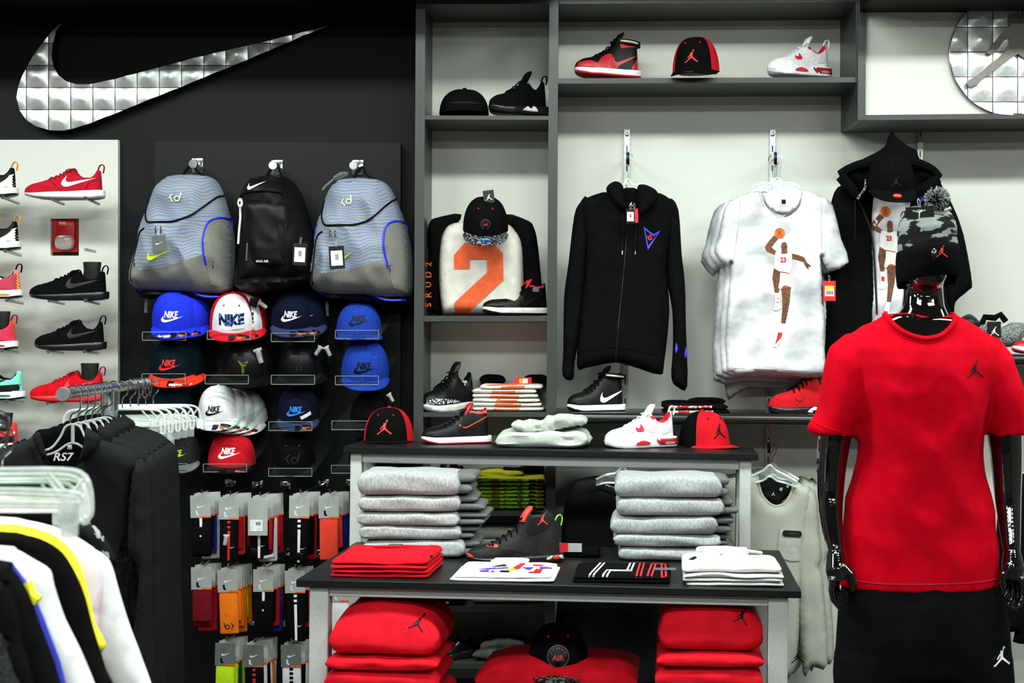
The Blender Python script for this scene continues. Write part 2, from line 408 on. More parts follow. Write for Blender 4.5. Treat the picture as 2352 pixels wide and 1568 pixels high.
# ---- long rounded shelf of the wide bay
t = thing('long_wall_shelf', 'long black bullnose shelf under the hanging hoodie and white shirts', 'shelf', P(1600, 970, 5.4))
def bull(x0, y0, x1, y1, Yf=5.22, th=.022):
    rings = []
    for px, py in ((x0, y0), (x1, y1)):
        c = P(px, py, Yf); ring = []
        for k in range(9):
            a = PI/2+PI*k/8; ring.append((c.x, Yf+th+math.cos(a)*th, c.z+math.sin(a)*th))
        ring += [(c.x, 5.599, c.z-th), (c.x, 5.599, c.z+th)]; rings.append(ring)
    return loft(rings)
BLK = mat('black_bullnose', (28, 30, 31), .22, scale=80, bump=.02)
part('board', bull(1272, 960, 2140, 968), BLK, t, world=True)
t2 = thing('long_wall_shelf', 'black bullnose shelf behind the right shoulder of the mannequin', 'shelf', P(2300, 830, 5.4))
part('board', bull(2190, 824, 2560, 830), BLK, t2, world=True)
# slotted standards
def standard(x0, y0, x1, y1, label, w=.022):
    a = P(x0, y0, 5.598); c = P(x1, y1, 5.598)
    t = thing('slotted_standard', label, 'rail', a, group='steel wall standards')
    m = MB(); U = Vector((w/2, 0, 0))
    pts = [a-U, a+U, c+U, c-U]; 
    m.add(([tuple(Vector((p.x, 5.588, p.z))) for p in pts]+[tuple(Vector((p.x, 5.599, p.z))) for p in pts], [(3, 2, 1, 0), (0, 1, 5, 4), (1, 2, 6, 5), (2, 3, 7, 6), (3, 0, 4, 7)]))
    part('rail', m, mat('zinc', (196, 200, 198), .35, .85, bump=.03), t, world=True, smooth=False)
    n = int((a-c).length/.075); sl = MB()
    for i in range(1, n):
        q = a.lerp(c, i/n); sl.add(box(q.x-.002, q.x+.002, 5.5868, 5.5885, q.z-.012, q.z+.012))
    part('slots', sl, BLACKM, t, world=True, smooth=False, kind='stuff')
    q = a+Vector((0, 0, -.02)); part('screw', loft([[(q.x+.008*s*math.cos(k*PI/5), y, q.z+.008*s*math.sin(k*PI/5)) for k in range(10)] for y, s in ((5.588, 1), (5.585, 1), (5.583, .6))]), STEEL, t, world=True)
    return t
standard(1440, 298, 1432, 1500, 'steel slotted standard behind the black zip hoodie')
standard(1774, 298, 1757, 1500, 'steel slotted standard behind the white printed shirts')
standard(2113, 262, 2105, 1000, 'steel slotted standard above the hooded display on the right')
def bracket(name, px, py, Y, label, L=.3):
    o = P(px, py, Y); t = thing(name, label, 'bracket', o, group='shelf brackets')
    part('arm', tube([o, o+Vector((0, 5.59-Y, -.01))], .005, 6), CHROME, t, world=True); return t
# ================================================================ shoes
def prof(pts, t):
    for (a, b), (c, d) in zip(pts, pts[1:]):
        if t <= c:
            u = (t-a)/(c-a+1e-9); u = u*u*(3-2*u)*.5+u*.5; return b+(d-b)*u
    return pts[-1][1]
LOW = dict(top=[(0, .034), (.03, .048), (.12, .060), (.22, .067), (.30, .075), (.36, .082), (.45, .093), (.55, .104), (.62, .112), (.655, .110), (.72, .094), (.80, .088), (.87, .088), (.91, .098), (.94, .110), (.97, .113), (1, .106)],
    mid=[(0, .026), (.1, .021), (.5, .026), (.8, .031), (1, .034)], bot=[(0, .018), (.06, .010), (.2, .003), (.35, 0), (.85, 0), (1, .006)], col=(.66, .93), lace=(.34, .62), tong=None, back=.965)
HIGH = dict(top=[(0, .036), (.03, .053), (.12, .066), (.22, .072), (.32, .082), (.42, .095), (.52, .115), (.60, .135), (.66, .150), (.72, .152), (.80, .146), (.88, .146), (.95, .152), (1, .146)],
    mid=[(0, .030), (.15, .026), (.6, .027), (1, .028)], bot=[(0, .014), (.08, .006), (.2, 0), (1, 0)], col=(.68, .95), lace=(.30, .64), tong=(.64, .172, .02), back=.955)
FOUR = dict(top=[(0, .036), (.03, .053), (.12, .066), (.25, .074), (.34, .084), (.44, .098), (.54, .116), (.61, .126), (.66, .122), (.72, .106), (.80, .100), (.87, .108), (.93, .128), (1, .128)],
    mid=[(0, .032), (.15, .026), (.5, .030), (.75, .036), (1, .038)], bot=[(0, .016), (.08, .005), (.2, 0), (1, .002)], col=(.68, .92), lace=(.30, .62), tong=(.60, .155, .03), back=.95)
SEVEN = dict(top=[(0, .030), (.04, .044), (.14, .056), (.25, .062), (.36, .078), (.46, .098), (.54, .120), (.60, .150), (.66, .172), (.74, .178), (.82, .172), (.90, .155), (.96, .130), (1, .12)],
    mid=[(0, .024), (.15, .020), (.6, .022), (1, .026)], bot=[(0, .014), (.08, .006), (.2, 0), (1, 0)], col=(.66, .82), lace=(.26, .58), tong=(.60, .176, .0), back=.96)
def shoe(name, label, S, loc, rot=(0, 0, 0), L=.30, up=None, mid=None, out=None, lining=None, lace=None, swoosh=None, over=(), loop=None, tongc=None, group=None, sw=(.27, .60, .060, 1.0), jump=None, strap=None, insert=False, hs=1.0):
    """a shoe with its toe at -x; outline profile S; over = [(part name, [(t,z)...], material)] laid on the near side"""
    T = thing(name, label, 'shoe', loc, rot, group)
    n = 30; ts = [0, .006, .02, .045]+[.045+(i+1)*(.985-.045)/(n-5) for i in range(n-5)]+[.993, 1.0]
    W = [(0, .030), (.12, .042), (.3, .049), (.45, .044), (.6, .037), (.8, .035), (1, .033)]
    def hw(t, k=1.0):
        w = prof(W, t)
        if t < .16: w *= math.sqrt(max(.0, 1-((.16-t)/.16)**2.2))
        if t > .86: w *= math.sqrt(max(.0, 1-((t-.86)/.14)**2.4))
        return max(w*k, .0015)
    X = lambda t: (t-.5)*L
    rm = []; ro = []
    for t in ts:
        zb = prof(S['bot'], t); zm = prof(S['mid'], t); h = .007; w = hw(t, 1.04)+.002
        rm.append([(X(t), y*w, zb+h+(zm-zb-h)*k) for y, k in ((-1, 0), (-1.04, .5), (-1, .92), (-.93, 1), (.93, 1), (1, .92), (1.04, .5), (1, 0))])
        ro.append([(X(t)*.99, y*w, zb+h*k) for y, k in ((-.9, 0), (-.99, .5), (-.99, 1), (.99, 1), (.99, .5), (.9, 0))])
    SOLE = part('midsole', loft(rm), mid, T, angle=60); part('outsole', loft(ro), out or mid, T, angle=60)
    c0, c1 = S['col']; K = 20; bk = S['back']; ups = []
    for t in ts:
        zb = prof(S['mid'], t)-.004; zt = prof(S['top'], t)*hs+(0 if hs == 1 else zb*(1-hs)); te = min(t, .5)+(max(t, .5)-.5)*(bk-.5)/.5*1.0
        ring = []; w = hw(t, .99)
        for j in range(K+1):
            a = PI*j/K; ca, sa = -math.cos(a), math.sin(a); e = .62 if t > .5 else .75
            y = math.copysign(abs(ca)**e, ca); z = abs(sa)**(.62 if t > .55 else .8)
            hh = (zt-zb)*z; y *= w*(1-.28*min(1, hh/.12) if t > .4 else 1-.1*hh/.06)
            zz = zb+hh; xx = X(te) + (0 if t < .9 else -.10*hh*(t-.9)*5)
            if c0 < t < c1 and abs(y) < w*.55:
                zz -= .035*(1-(abs(y)/(w*.55))**3)*math.sin(PI*(t-c0)/(c1-c0))**.4
            ring.append((xx, y, zz))
        ups.append(ring)
    v = [p for r in ups for p in r]; fu = []; fl = []
    for i in range(len(ups)-1):
        tt = (ts[i]+ts[i+1])/2
        for j in range(K):
            q = (i*(K+1)+j, i*(K+1)+j+1, (i+1)*(K+1)+j+1, (i+1)*(K+1)+j); yy = sum(abs(v[k][1]) for k in q)/4
            (fl if c0-.01 < tt < c1+.01 and 5 <= j < K-5 else fu).append(q)
    U = part('upper', (v, fu+[tuple(range(K+1)), tuple(reversed(range(len(v)-K-1, len(v))))]), up, T, angle=75)
    part('lining', (v, fl), lining or up, T, angle=75)
    full = (v, fu+fl); tr = bvh(full); mtr = bvh(loft(rm))
    def side(poly, off=.0009, tree=tr, h=.006):
        return press(flat([(X(a), z) for a, z in poly], h), tree, (0, 0, 0), off=off, far=.3)
    for k, o in enumerate(over):
        q = catmull(o[1], 4) if len(o) < 4 else o[1]
        s = side(q, .0010+.0004*k, mtr if o[0].startswith('sole') else tr)
        par = SOLE if o[0].startswith('sole') else U; part(o[0], s, o[2], par, angle=180)
        bk_ = [(p[0], -p[1], p[2]) for p in s[0]], [tuple(reversed(f)) for f in s[1]]
        part(o[0], bk_, o[2], par, angle=180)
    if swoosh:
        x0, wd, z0 = sw[:3]
        s = press(flat(shape(SWOOSH, wd*L/1.0, rot=sw[4] if len(sw) > 4 else 0, dx=(x0+wd/2-.5)*L, dz=z0+.012), .006), tr, (0, 0, 0), off=.0016+.0004*len(over), far=.3)
        part('swoosh', s, swoosh, U, angle=180)
    if jump:
        jx, jz, js, jm = jump; part('emblem', press(flat(shape(JUMP, js, dx=(jx-.5)*L, dz=jz), .004), tr, (0, 0, 0), off=.003, far=.3), jm, U, angle=180)
    if lace:
        l0, l1 = S['lace']; k = 6
        for i in range(k):
            t = l0+(l1-l0)*i/(k-1); pa = []
            for j in range(11):
                a = math.radians(48+84*j/10); ang = a; zt = prof(S['top'], t)*hs; zb = prof(S['mid'], t)-.004; w = hw(t, .99)
                e = .62 if t > .5 else .75; y = math.copysign(abs(math.cos(ang))**e, -math.cos(ang))*w*(1-.28*min(1, (zt-zb)/.12) if t > .4 else .9); z = zb+(zt-zb)*abs(math.sin(ang))**(.62 if t > .55 else .8)
                pa.append((X(t)+.006*math.sin(i+j*.25)*(.6), y, z+.003))
            part('lace', tube(pa, .0028, 6), lace, T)
        if l1 > .5:
            zt = prof(S['top'], l1)*hs; x = X(l1)
            part('lace', tube(catmull([(x-.002, -.012, zt+.002), (x-.016, -.03, zt-.002), (x-.024, -.026, zt-.010), (x-.010, -.016, zt-.003), (x, 0, zt+.005), (x-.010, .016, zt-.002), (x-.02, .028, zt-.006)], 4, False), .0024, 6), lace, T)
    if S['tong']:
        tt, zz, ln = S['tong']; x = X(tt); zb = prof(S['top'], tt)*hs-.02; rg = []
        for i in range(7):
            u = i/6; z = zb+(zz*hs-zb)*u; w = .024*(1-.35*u**4) if u < 1 else .017; xx = x+(-.016*(1-u)+.004*u+.008*u*u); r = []
            for j in range(14):
                a = 2*PI*j/14; r.append((xx+.008+.012*math.sin(a)*(1 if u < 1 else .4)+.012*(1-abs(math.cos(a))**2)*0, w*math.cos(a), z))
            rg.append(r)
        part('tongue', loft(rg), tongc or up, T)
    if loop:
        x = X(bk)-.004; z = prof(S['top'], .97)*hs
        p = catmull([(x-.012, 0, z-.004), (x-.005, 0, z+.014), (x+.006, 0, z+.019), (x+.012, 0, z+.008), (x+.008, 0, z-.014)], 5, False)
        part('heel_loop', chain(tube([(a, -.004, c) for a, b, c in p], .0016, 5), tube([(a, 0, c) for a, b, c in p], .0018, 5), tube([(a, .004, c) for a, b, c in p], .0016, 5)), loop, T)
    if strap:
        sm, sp = strap; t0 = .58; rg = []
        pts = []
        for i in range(28):
            a = 2*PI*i/28; cx = X(.80); pts.append((cx+.050*math.cos(a)*(1 if math.cos(a) > 0 else 1.15), -.034*math.sin(a), .134-.006*math.cos(a)))
        v2 = []; 
        for (a, b, c) in pts: v2 += [(a, b, c-.009), (a*1.0, b*1.08, c-.009), (a, b*1.08, c+.009), (a, b, c+.009)]
        part('strap', loft([v2[i*4:i*4+4] for i in range(28)]+[v2[0:4]], False, False), sm, T)
        if sp: part('strap_stripe', ([(a, b*1.12-.001*np.sign(b), c+s) for (a, b, c) in pts[4:12] for s in (-.003, .003)], [(2*i, 2*i+2, 2*i+3, 2*i+1) for i in range(7)]), sp, T)
    if insert:
        rg = []
        for z, k in ((.06, .8), (.09, 1), (.115, .92), (.142, 1.02), (.146, .98)):
            rg.append([(X(.79)+.034*k*math.cos(a), .024*k*math.sin(a), z) for a in [2*PI*i/18 for i in range(18)]])
        part('ankle_form', loft(rg), mat('black_form_plastic', (52, 53, 52), .4, bump=.02), T)
    return T
def knit(n, c, **k): return cloth(n, c, **k)
RRED = knit('crimson_mesh', (178, 18, 40)); RBLK = knit('black_mesh', (20, 21, 23)); RRED2 = knit('bright_red_mesh', (196, 8, 24))
LEAB = mat('black_leather', (26, 27, 27), .38, scale=200, bump=.1); LEAR = mat('red_leather', (190, 24, 34), .4, bump=.1); LEAW = mat('white_leather', (236, 238, 240), .45, bump=.06)
FOAMW = mat('white_foam', (240, 242, 245), .5, bump=.04, col2=(228, 230, 234)); FOAMG = mat('grey_rubber', (150, 152, 156), .6); FOAMB = mat('black_foam', (24, 24, 25), .25, bump=.03); FOAMR = mat('red_foam', (206, 44, 48), .5)
LACEB = cloth('black_lace', (18, 18, 19)); LACEW = cloth('white_lace', (235, 236, 238)); LACER = cloth('red_lace', (150, 12, 30)); DKGREY = mat('dark_grey_print', (58, 57, 55), .4, bump=.03)
ORL = mat('orange_ribbon', (226, 150, 40), .5); REDSUEDE = cloth('red_suede', (190, 22, 30))
# ---- left wall panel: shoes on pegs
def shoe_px(x0, x1, yb, Y, yaw=0, lift=0.0, L=None):
    """place a shoe so that it spans pixel columns x0..x1 with its sole at row yb"""
    return dict(loc=P((x0+x1)/2, yb, Y)+Vector((0, 0, lift)), rot=(0, 0, yaw), L=L or (x1-x0)*Y/F/max(.5, math.cos(yaw)))
def pegs(px, py, label):
    for dx in (-30, 53):
        a = P(px+dx, py+5, 5.36); b = Vector((a.x+.004, 5.499, a.z-.008))
        t = thing('shoe_peg', label % ('front' if dx < 0 else 'rear'), 'peg', b, group='shoe pegs')
        part('rod', tube([b, a], .006, 10), STEEL, t, world=True)
        part('end_cap', tube([a+Vector((0, 0, 0)), a+Vector((0, -.004, 0))], .0075, 10), CHROME, t, world=True)
GY = 5.40
SEAM = lambda m: [('seam', [(.36, .066), (.365, .068), (.50, .030), (.495, .030)], m), ('seam', [(.93, .075), (.935, .073), (.84, .058), (.80, .034), (.79, .034), (.83, .060)], m)]
dk = knit('dark_red_seam', (120, 10, 26)); dkb = knit('grey_black_seam', (8, 8, 9))
K = shoe_px(57, 241, 458, GY); shoe('running_shoe', 'crimson running shoe with white sole and white tick, above the fire alarm', LOW, up=RRED, mid=FOAMW, out=FOAMG, lining=RRED, lace=LACER, swoosh=WHITE, loop=LACER, over=SEAM(dk), sw=(.50, .41, .050, 1, -.07), **K)
pegs(144, 450, '%s steel peg under the crimson shoe above the fire alarm')
K = shoe_px(68, 250, 690, GY); shoe('running_shoe', 'black running shoe on an ankle form just below the fire alarm', LOW, up=RBLK, mid=FOAMB, lining=RBLK, lace=LACEB, swoosh=DKGREY, loop=LACEB, over=SEAM(dkb), insert=True, sw=(.50, .41, .050, 1, -.07), **K)
pegs(144, 685, '%s steel peg under the upper black shoe')
K = shoe_px(80, 244, 805, GY); shoe('running_shoe', 'empty black running shoe, lower of the two black ones on the panel', LOW, up=RBLK, mid=FOAMB, lining=RBLK, lace=LACEB, swoosh=DKGREY, loop=LACEB, over=SEAM(dkb), sw=(.50, .41, .050, 1, -.07), **K)
pegs(142, 802, '%s steel peg under the lower black shoe')
K = shoe_px(69, 243, 922, GY); shoe('running_shoe', 'all red running shoe on an ankle form behind the clothes rail end', LOW, up=RRED2, mid=FOAMR, out=RRED2, lining=RRED2, lace=LACER, swoosh=mat('tonal_red_print', (206, 40, 50), .5), loop=LACER, insert=True, sw=(.50, .41, .050, 1, -.07), **K)
pegs(140, 920, '%s steel peg under the all red shoe')
t = thing('shoe_peg', 'single empty steel peg right of the fire alarm', 'peg', P(218, 577, 5.5))
a = P(196, 573, 5.36); part('rod', tube([P(218, 578, 5.5), a], .006, 10), STEEL, t, world=True)
# cut-off shoes at the left edge
WB = mat('bone_leather', (236, 234, 222), .45); dotm = mat('black_pink_mesh', (34, 24, 28), .9, kind='voronoi', col2=(180, 60, 80), scale=260, contrast=(.12, .1))
sunset = mat('orange_pink_fabric', (240, 120, 90), .8, col2=(250, 180, 40), scale=14)
for x1, yb, lab in ((42, 452, 'black shoe with bone heel and orange loop, top of the left column'), (48, 575, 'black shoe with bone heel and orange loop, second in the left column')):
    K = shoe_px(x1-182, x1, yb, GY); shoe('running_shoe', lab, LOW, up=RBLK, mid=WB, out=FOAMB, lining=RBLK, lace=LACEB, loop=ORL, over=[('heel_panel', [(.80, .03), (.72, .034), (.78, .048), (.88, .072), (.95, .085), (1, .085), (1, .03)], WB), ('mesh_panel', [(.62, .06), (.80, .085), (.93, .11), (.90, .07), (.78, .045), (.70, .04)], mat('honeycomb_mesh', (44, 46, 46), .6, kind='voronoi', col2=(14, 14, 15), scale=300, contrast=(.2, .35)))], **K)
    pegs(x1-88, yb-4, '%s steel peg, ' + lab.split(',')[1])
K = shoe_px(-132, 52, 686, GY); shoe('running_shoe', 'sunset coloured shoe with black dotted heel and white sole', LOW, up=sunset, mid=FOAMW, out=FOAMB, lining=RBLK, lace=LACEB, loop=LACEB, over=[('heel_panel', [(.60, .03), (.62, .05), (.80, .078), (.93, .095), (1, .10), (1, .03)], dotm), ('tick_panel', [(.5, .05), (.62, .052), (.80, .078), (.88, .088), (.7, .078), (.56, .062)], WHITE), ('sole_window', [(.62, .012), (.62, .018), (.86, .018), (.86, .012)], mat('amber_window', (220, 170, 30), .2))], **K)
pegs(-36, 684, '%s steel peg under the sunset coloured shoe')
K = shoe_px(-140, 41, 803, GY); shoe('running_shoe', 'orange and navy shoe on an ankle form with a white sole', LOW, up=mat('orange_mesh', (236, 56, 30), .8), mid=FOAMW, out=FOAMB, lining=RBLK, lace=LACEB, loop=LACER, insert=True, over=[('heel_panel', [(.55, .03), (.62, .05), (.80, .072), (.93, .092), (1, .10), (1, .03)], mat('navy_pink_mesh', (30, 26, 42), .9, kind='voronoi', col2=(200, 50, 80), scale=260, contrast=(.12, .1))), ('sole_window', [(.62, .012), (.62, .018), (.86, .018), (.86, .012)], REDP)], **K)
pegs(-47, 800, '%s steel peg under the orange and navy shoe')
mint = mat('mint_mesh', (120, 226, 196), .8)
K = shoe_px(-128, 58, 918, GY); shoe('running_shoe', 'mint green shoe with black mudguard and white air sole', LOW, up=mint, mid=FOAMW, out=FOAMB, lining=RBLK, lace=LACEB, over=[('mudguard', [(0, .03), (.0, .045), (.3, .05), (.7, .055), (.85, .058), (1, .058), (1, .03)], LEAB), ('tick_panel', [(.45, .062), (.66, .062), (.80, .078), (.62, .074), (.48, .07)], LEAB), ('sole_window', [(.62, .014), (.62, .020), (.84, .020), (.84, .014)], mat('green_window', (70, 130, 100), .2))], **K)
pegs(-36, 916, '%s steel peg under the mint green shoe')
K = shoe_px(-136, 47, 1036, GY); shoe('running_shoe', 'red and black shoe on an ankle form, lowest in the left column', LOW, up=mat('coral_red_mesh', (226, 40, 52), .8), mid=FOAMW, out=FOAMR, lining=RBLK, lace=LACEB, insert=True, over=[('mudguard', [(0, .03), (.0, .045), (.3, .05), (.7, .055), (.85, .058), (1, .058), (1, .03)], LEAB), ('tick_panel', [(.45, .062), (.66, .062), (.80, .078), (.62, .074), (.48, .07)], LEAB)], **K)
pegs(-44, 1034, '%s steel peg under the lowest red and black shoe')
# ---- fire alarm in its niche
FR = mat('alarm_red', (205, 16, 22), .35, bump=.02)
t = thing('fire_alarm', 'red fire alarm with clear strobe in a square niche', 'alarm', P(148, 545, BACK))
part('back_plate', chain(prect(118, 504, 179, 579, 5.592, 5.599)), FR, t, world=True, smooth=False)
a, c = P(128, 580, 5.572), P(171, 506, 5.572); part('housing', rbox(a.x, c.x, 5.572, 5.595, a.z+.02, c.z, .01, 3), FR, t, world=True)
for i in range(8):
    q0, q1 = P(131, 519+i*2.6, 5.572), P(167, 520+i*2.6, 5.572); part('rib', rbox(q0.x, q1.x, 5.5705, 5.574, q1.z, q0.z, .0008, 1), FR, t, world=True)
q = P(149, 557, 5.572); rg = []
for y, k in ((5.574, 1), (5.562, 1), (5.553, .9), (5.550, .6)): rg.append([(q.x+.036*k*math.copysign(abs(math.cos(a))**.7, math.cos(a)), y, q.z+.029*k*math.copysign(abs(math.sin(a))**.7, math.sin(a))) for a in [2*PI*i/24 for i in range(24)]])
part('strobe_lens', loft(rg), acrylic('strobe_clear', op=.25), t, world=True)
m = MB()
for i in range(14):
    a = random.uniform(-.022, .022); c = random.uniform(-.016, .016); m.add(rbox(q.x+a-.006, q.x+a+.005, 5.564, 5.573, q.z+c-.004, q.z+c+.005, .001, 1))
part('reflector', m, CHROME, t, world=True, kind='stuff')
tx = text2d('FIRE', .010, bold=.03, spacing=1.1); o = P(144, 512.5, 5.571)
part('lettering', ([(o.x+x, 5.5708, o.z+z) for x, z in tx[0]], tx[1]), WHITE, t, world=True, smooth=False)
tx = text2d('FIRE', .005, bold=.02, spacing=1.3); o = P(169.5, 524, 5.591)
part('lettering', ([(o.x+z*1.0, 5.591, o.z-x*1.6) for x, z in tx[0]], tx[1]), WHITE, t, world=True, smooth=False)
# ---- shoes on shelves
SH = 5.32
red_s = LEAR
AJ1over = lambda a, b_, c: [('toe_cap', [(0, .02), (0, .05), (.07, .05), (.16, .054), (.25, .05), (.32, .026)], a), ('quarter', [(.25, .028), (.30, .05), (.38, .072), (.50, .085), (.54, .060), (.60, .03)], b_), ('heel_panel', [(.82, .026), (.85, .05), (.93, .075), (1, .085), (1.02, .02)], c)]
K = shoe_px(1320, 1473, 178, 5.42, .30)
shoe('high_top_shoe', 'red and black high top shoe with ankle strap on the top shelf', HIGH, up=LEAB, mid=FOAMW, out=FOAMR, lining=LEAB, lace=LACEB, swoosh=LEAR, tongc=LEAB, over=AJ1over(LEAR, LEAR, LEAR)+[('collar_panel', [(.66, .11), (.68, .145), (.82, .14), (.96, .14), (.97, .12), (.80, .115)], LEAR)], strap=(BLACKM, mat('cream_stripe', (214, 206, 150), .6)), sw=(.50, .44, .048, 1, .12), **K)
K = shoe_px(1760, 1911, 177, 5.42, .30)
W4 = mat('red_mesh_print', (196, 40, 50), .6, kind='voronoi', col2=(240, 238, 238), scale=240, contrast=(.25, .3))
def four(lab, K, hs=1.0):
    return shoe('basketball_shoe', lab, FOUR, up=LEAW, mid=FOAMW, out=FOAMW, lining=REDP, lace=LACEW, tongc=LEAW, hs=hs, over=[('mesh_panel', [(.52, .066), (.54, .094), (.64, .098), (.70, .082), (.68, .060), (.60, .055)], W4), ('eyelet_wing', [(.38, .060), (.37, .075), (.42, .072), (.45, .086), (.48, .062)], REDP), ('eyelet_panel', [(.60, .105), (.60, .122), (.66, .122), (.67, .104)], REDP), ('toe_mesh', [(.24, .060), (.30, .070), (.36, .074), (.36, .062), (.30, .058)], W4), ('heel_rib', [(.74, .05), (.80, .09), (.84, .09), (.86, .06)], mat('pale_grey_leather', (214, 216, 218), .4)), ('sole_red', [(.34, .014), (.38, .024), (.46, .028), (.56, .018), (.50, .013)], REDP), ('sole_red_heel', [(.66, .034), (.74, .008), (1.02, .006), (1.02, .036)], mat('deep_red_foam', (170, 22, 40), .35)), ('sole_air_window', [(.78, .013), (.79, .021), (.90, .021), (.91, .014)], mat('smoke_window', (190, 150, 130), .15))], loop=LEAW, **K)
four('white and red basketball shoe on the top shelf', K)
K = shoe_px(1130, 1254, 265, 5.43, .50)
K['L'] = .25
shoe('basketball_shoe', 'black basketball shoe with white zigzag sole accent on upper narrow shelf', FOUR, up=RBLK, mid=FOAMB, lining=RBLK, lace=LACEB, loop=LACEB, over=[('sole_zigzag', [(.46, .006), (.56, .03), (.62, .022), (.68, .034), (.74, .008)], WHITE)], jump=(.58, .128, .018, WHITE), **K, hs=1.1)
K = shoe_px(1119, 1253, 723, 5.40, .42); K['L'] = .27
shoe('high_top_shoe', 'black high top shoe with cream sole beside the number 2 shirt', HIGH, up=RBLK, mid=mat('cream_foam', (226, 224, 212), .5), out=FOAMB, lining=REDP, lace=LACEB, swoosh=LEAB, tongc=REDP, over=AJ1over(LEAB, LEAB, LEAB)+[('collar_flash', [(.70, .09), (.73, .105), (.80, .10), (.79, .088)], mat('grey_flash', (110, 112, 116), .5))], sw=(.50, .44, .048, 1, .12), **K, hs=.8)
K = shoe_px(984, 1078, 945, 5.40, .75); K['L'] = .25
shoe('basketball_shoe', 'black basketball shoe with speckled midsole beside folded orange and white shirts', FOUR, up=LEAB, mid=mat('white_green_foam', (224, 228, 220), .5), out=FOAMG, lining=LEAB, lace=LACEB, over=[('speckle_panel', [(0, .032), (0, .05), (.2, .052), (.5, .046), (.6, .036)], mat('speckled_print', (40, 40, 42), .6, kind='camo', col2=(190, 192, 194), scale=160, contrast=(.5, .52))), ('wing_print', [(.72, .10), (.74, .12), (.80, .12), (.79, .10)], mat('silver_print', (180, 182, 184), .4))], **K, hs=1.22)
K = shoe_px(1303, 1436, 945, 5.33, .30)
shoe('high_top_shoe', 'black and white strapped high top under the zip hoodie', HIGH, up=LEAB, mid=FOAMW, out=FOAMB, lining=LEAB, lace=LACEB, swoosh=WHITE, tongc=LEAB, over=AJ1over(LEAB, LEAB, LEAB), strap=(LEAB, WHITE), sw=(.50, .50, .048, 1, .15), **K)
K = shoe_px(1762, 1935, 951, 5.33, .30)
shoe('basketball_shoe', 'red suede basketball shoe with black sole next to the mannequin arm', FOUR, up=REDSUEDE, mid=FOAMB, lining=LEAB, lace=LACEB, tongc=REDSUEDE, hs=1.2, over=[('seam', [(.3, .06), (.36, .05), (.42, .062), (.42, .060), (.36, .047), (.3, .057)], BLACKM), ('sole_zigzag', [(.46, .010), (.56, .03), (.62, .024), (.68, .034), (.76, .010)], WHITE)], **K)
K = shoe_px(2322, 2490, 812, 5.33, .1)
shoe('high_top_shoe', 'red shoe with white sole cut off at the right edge', HIGH, up=LEAR, mid=FOAMW, out=FOAMR, lining=LEAB, lace=LACEB, over=[], **K, hs=.62)
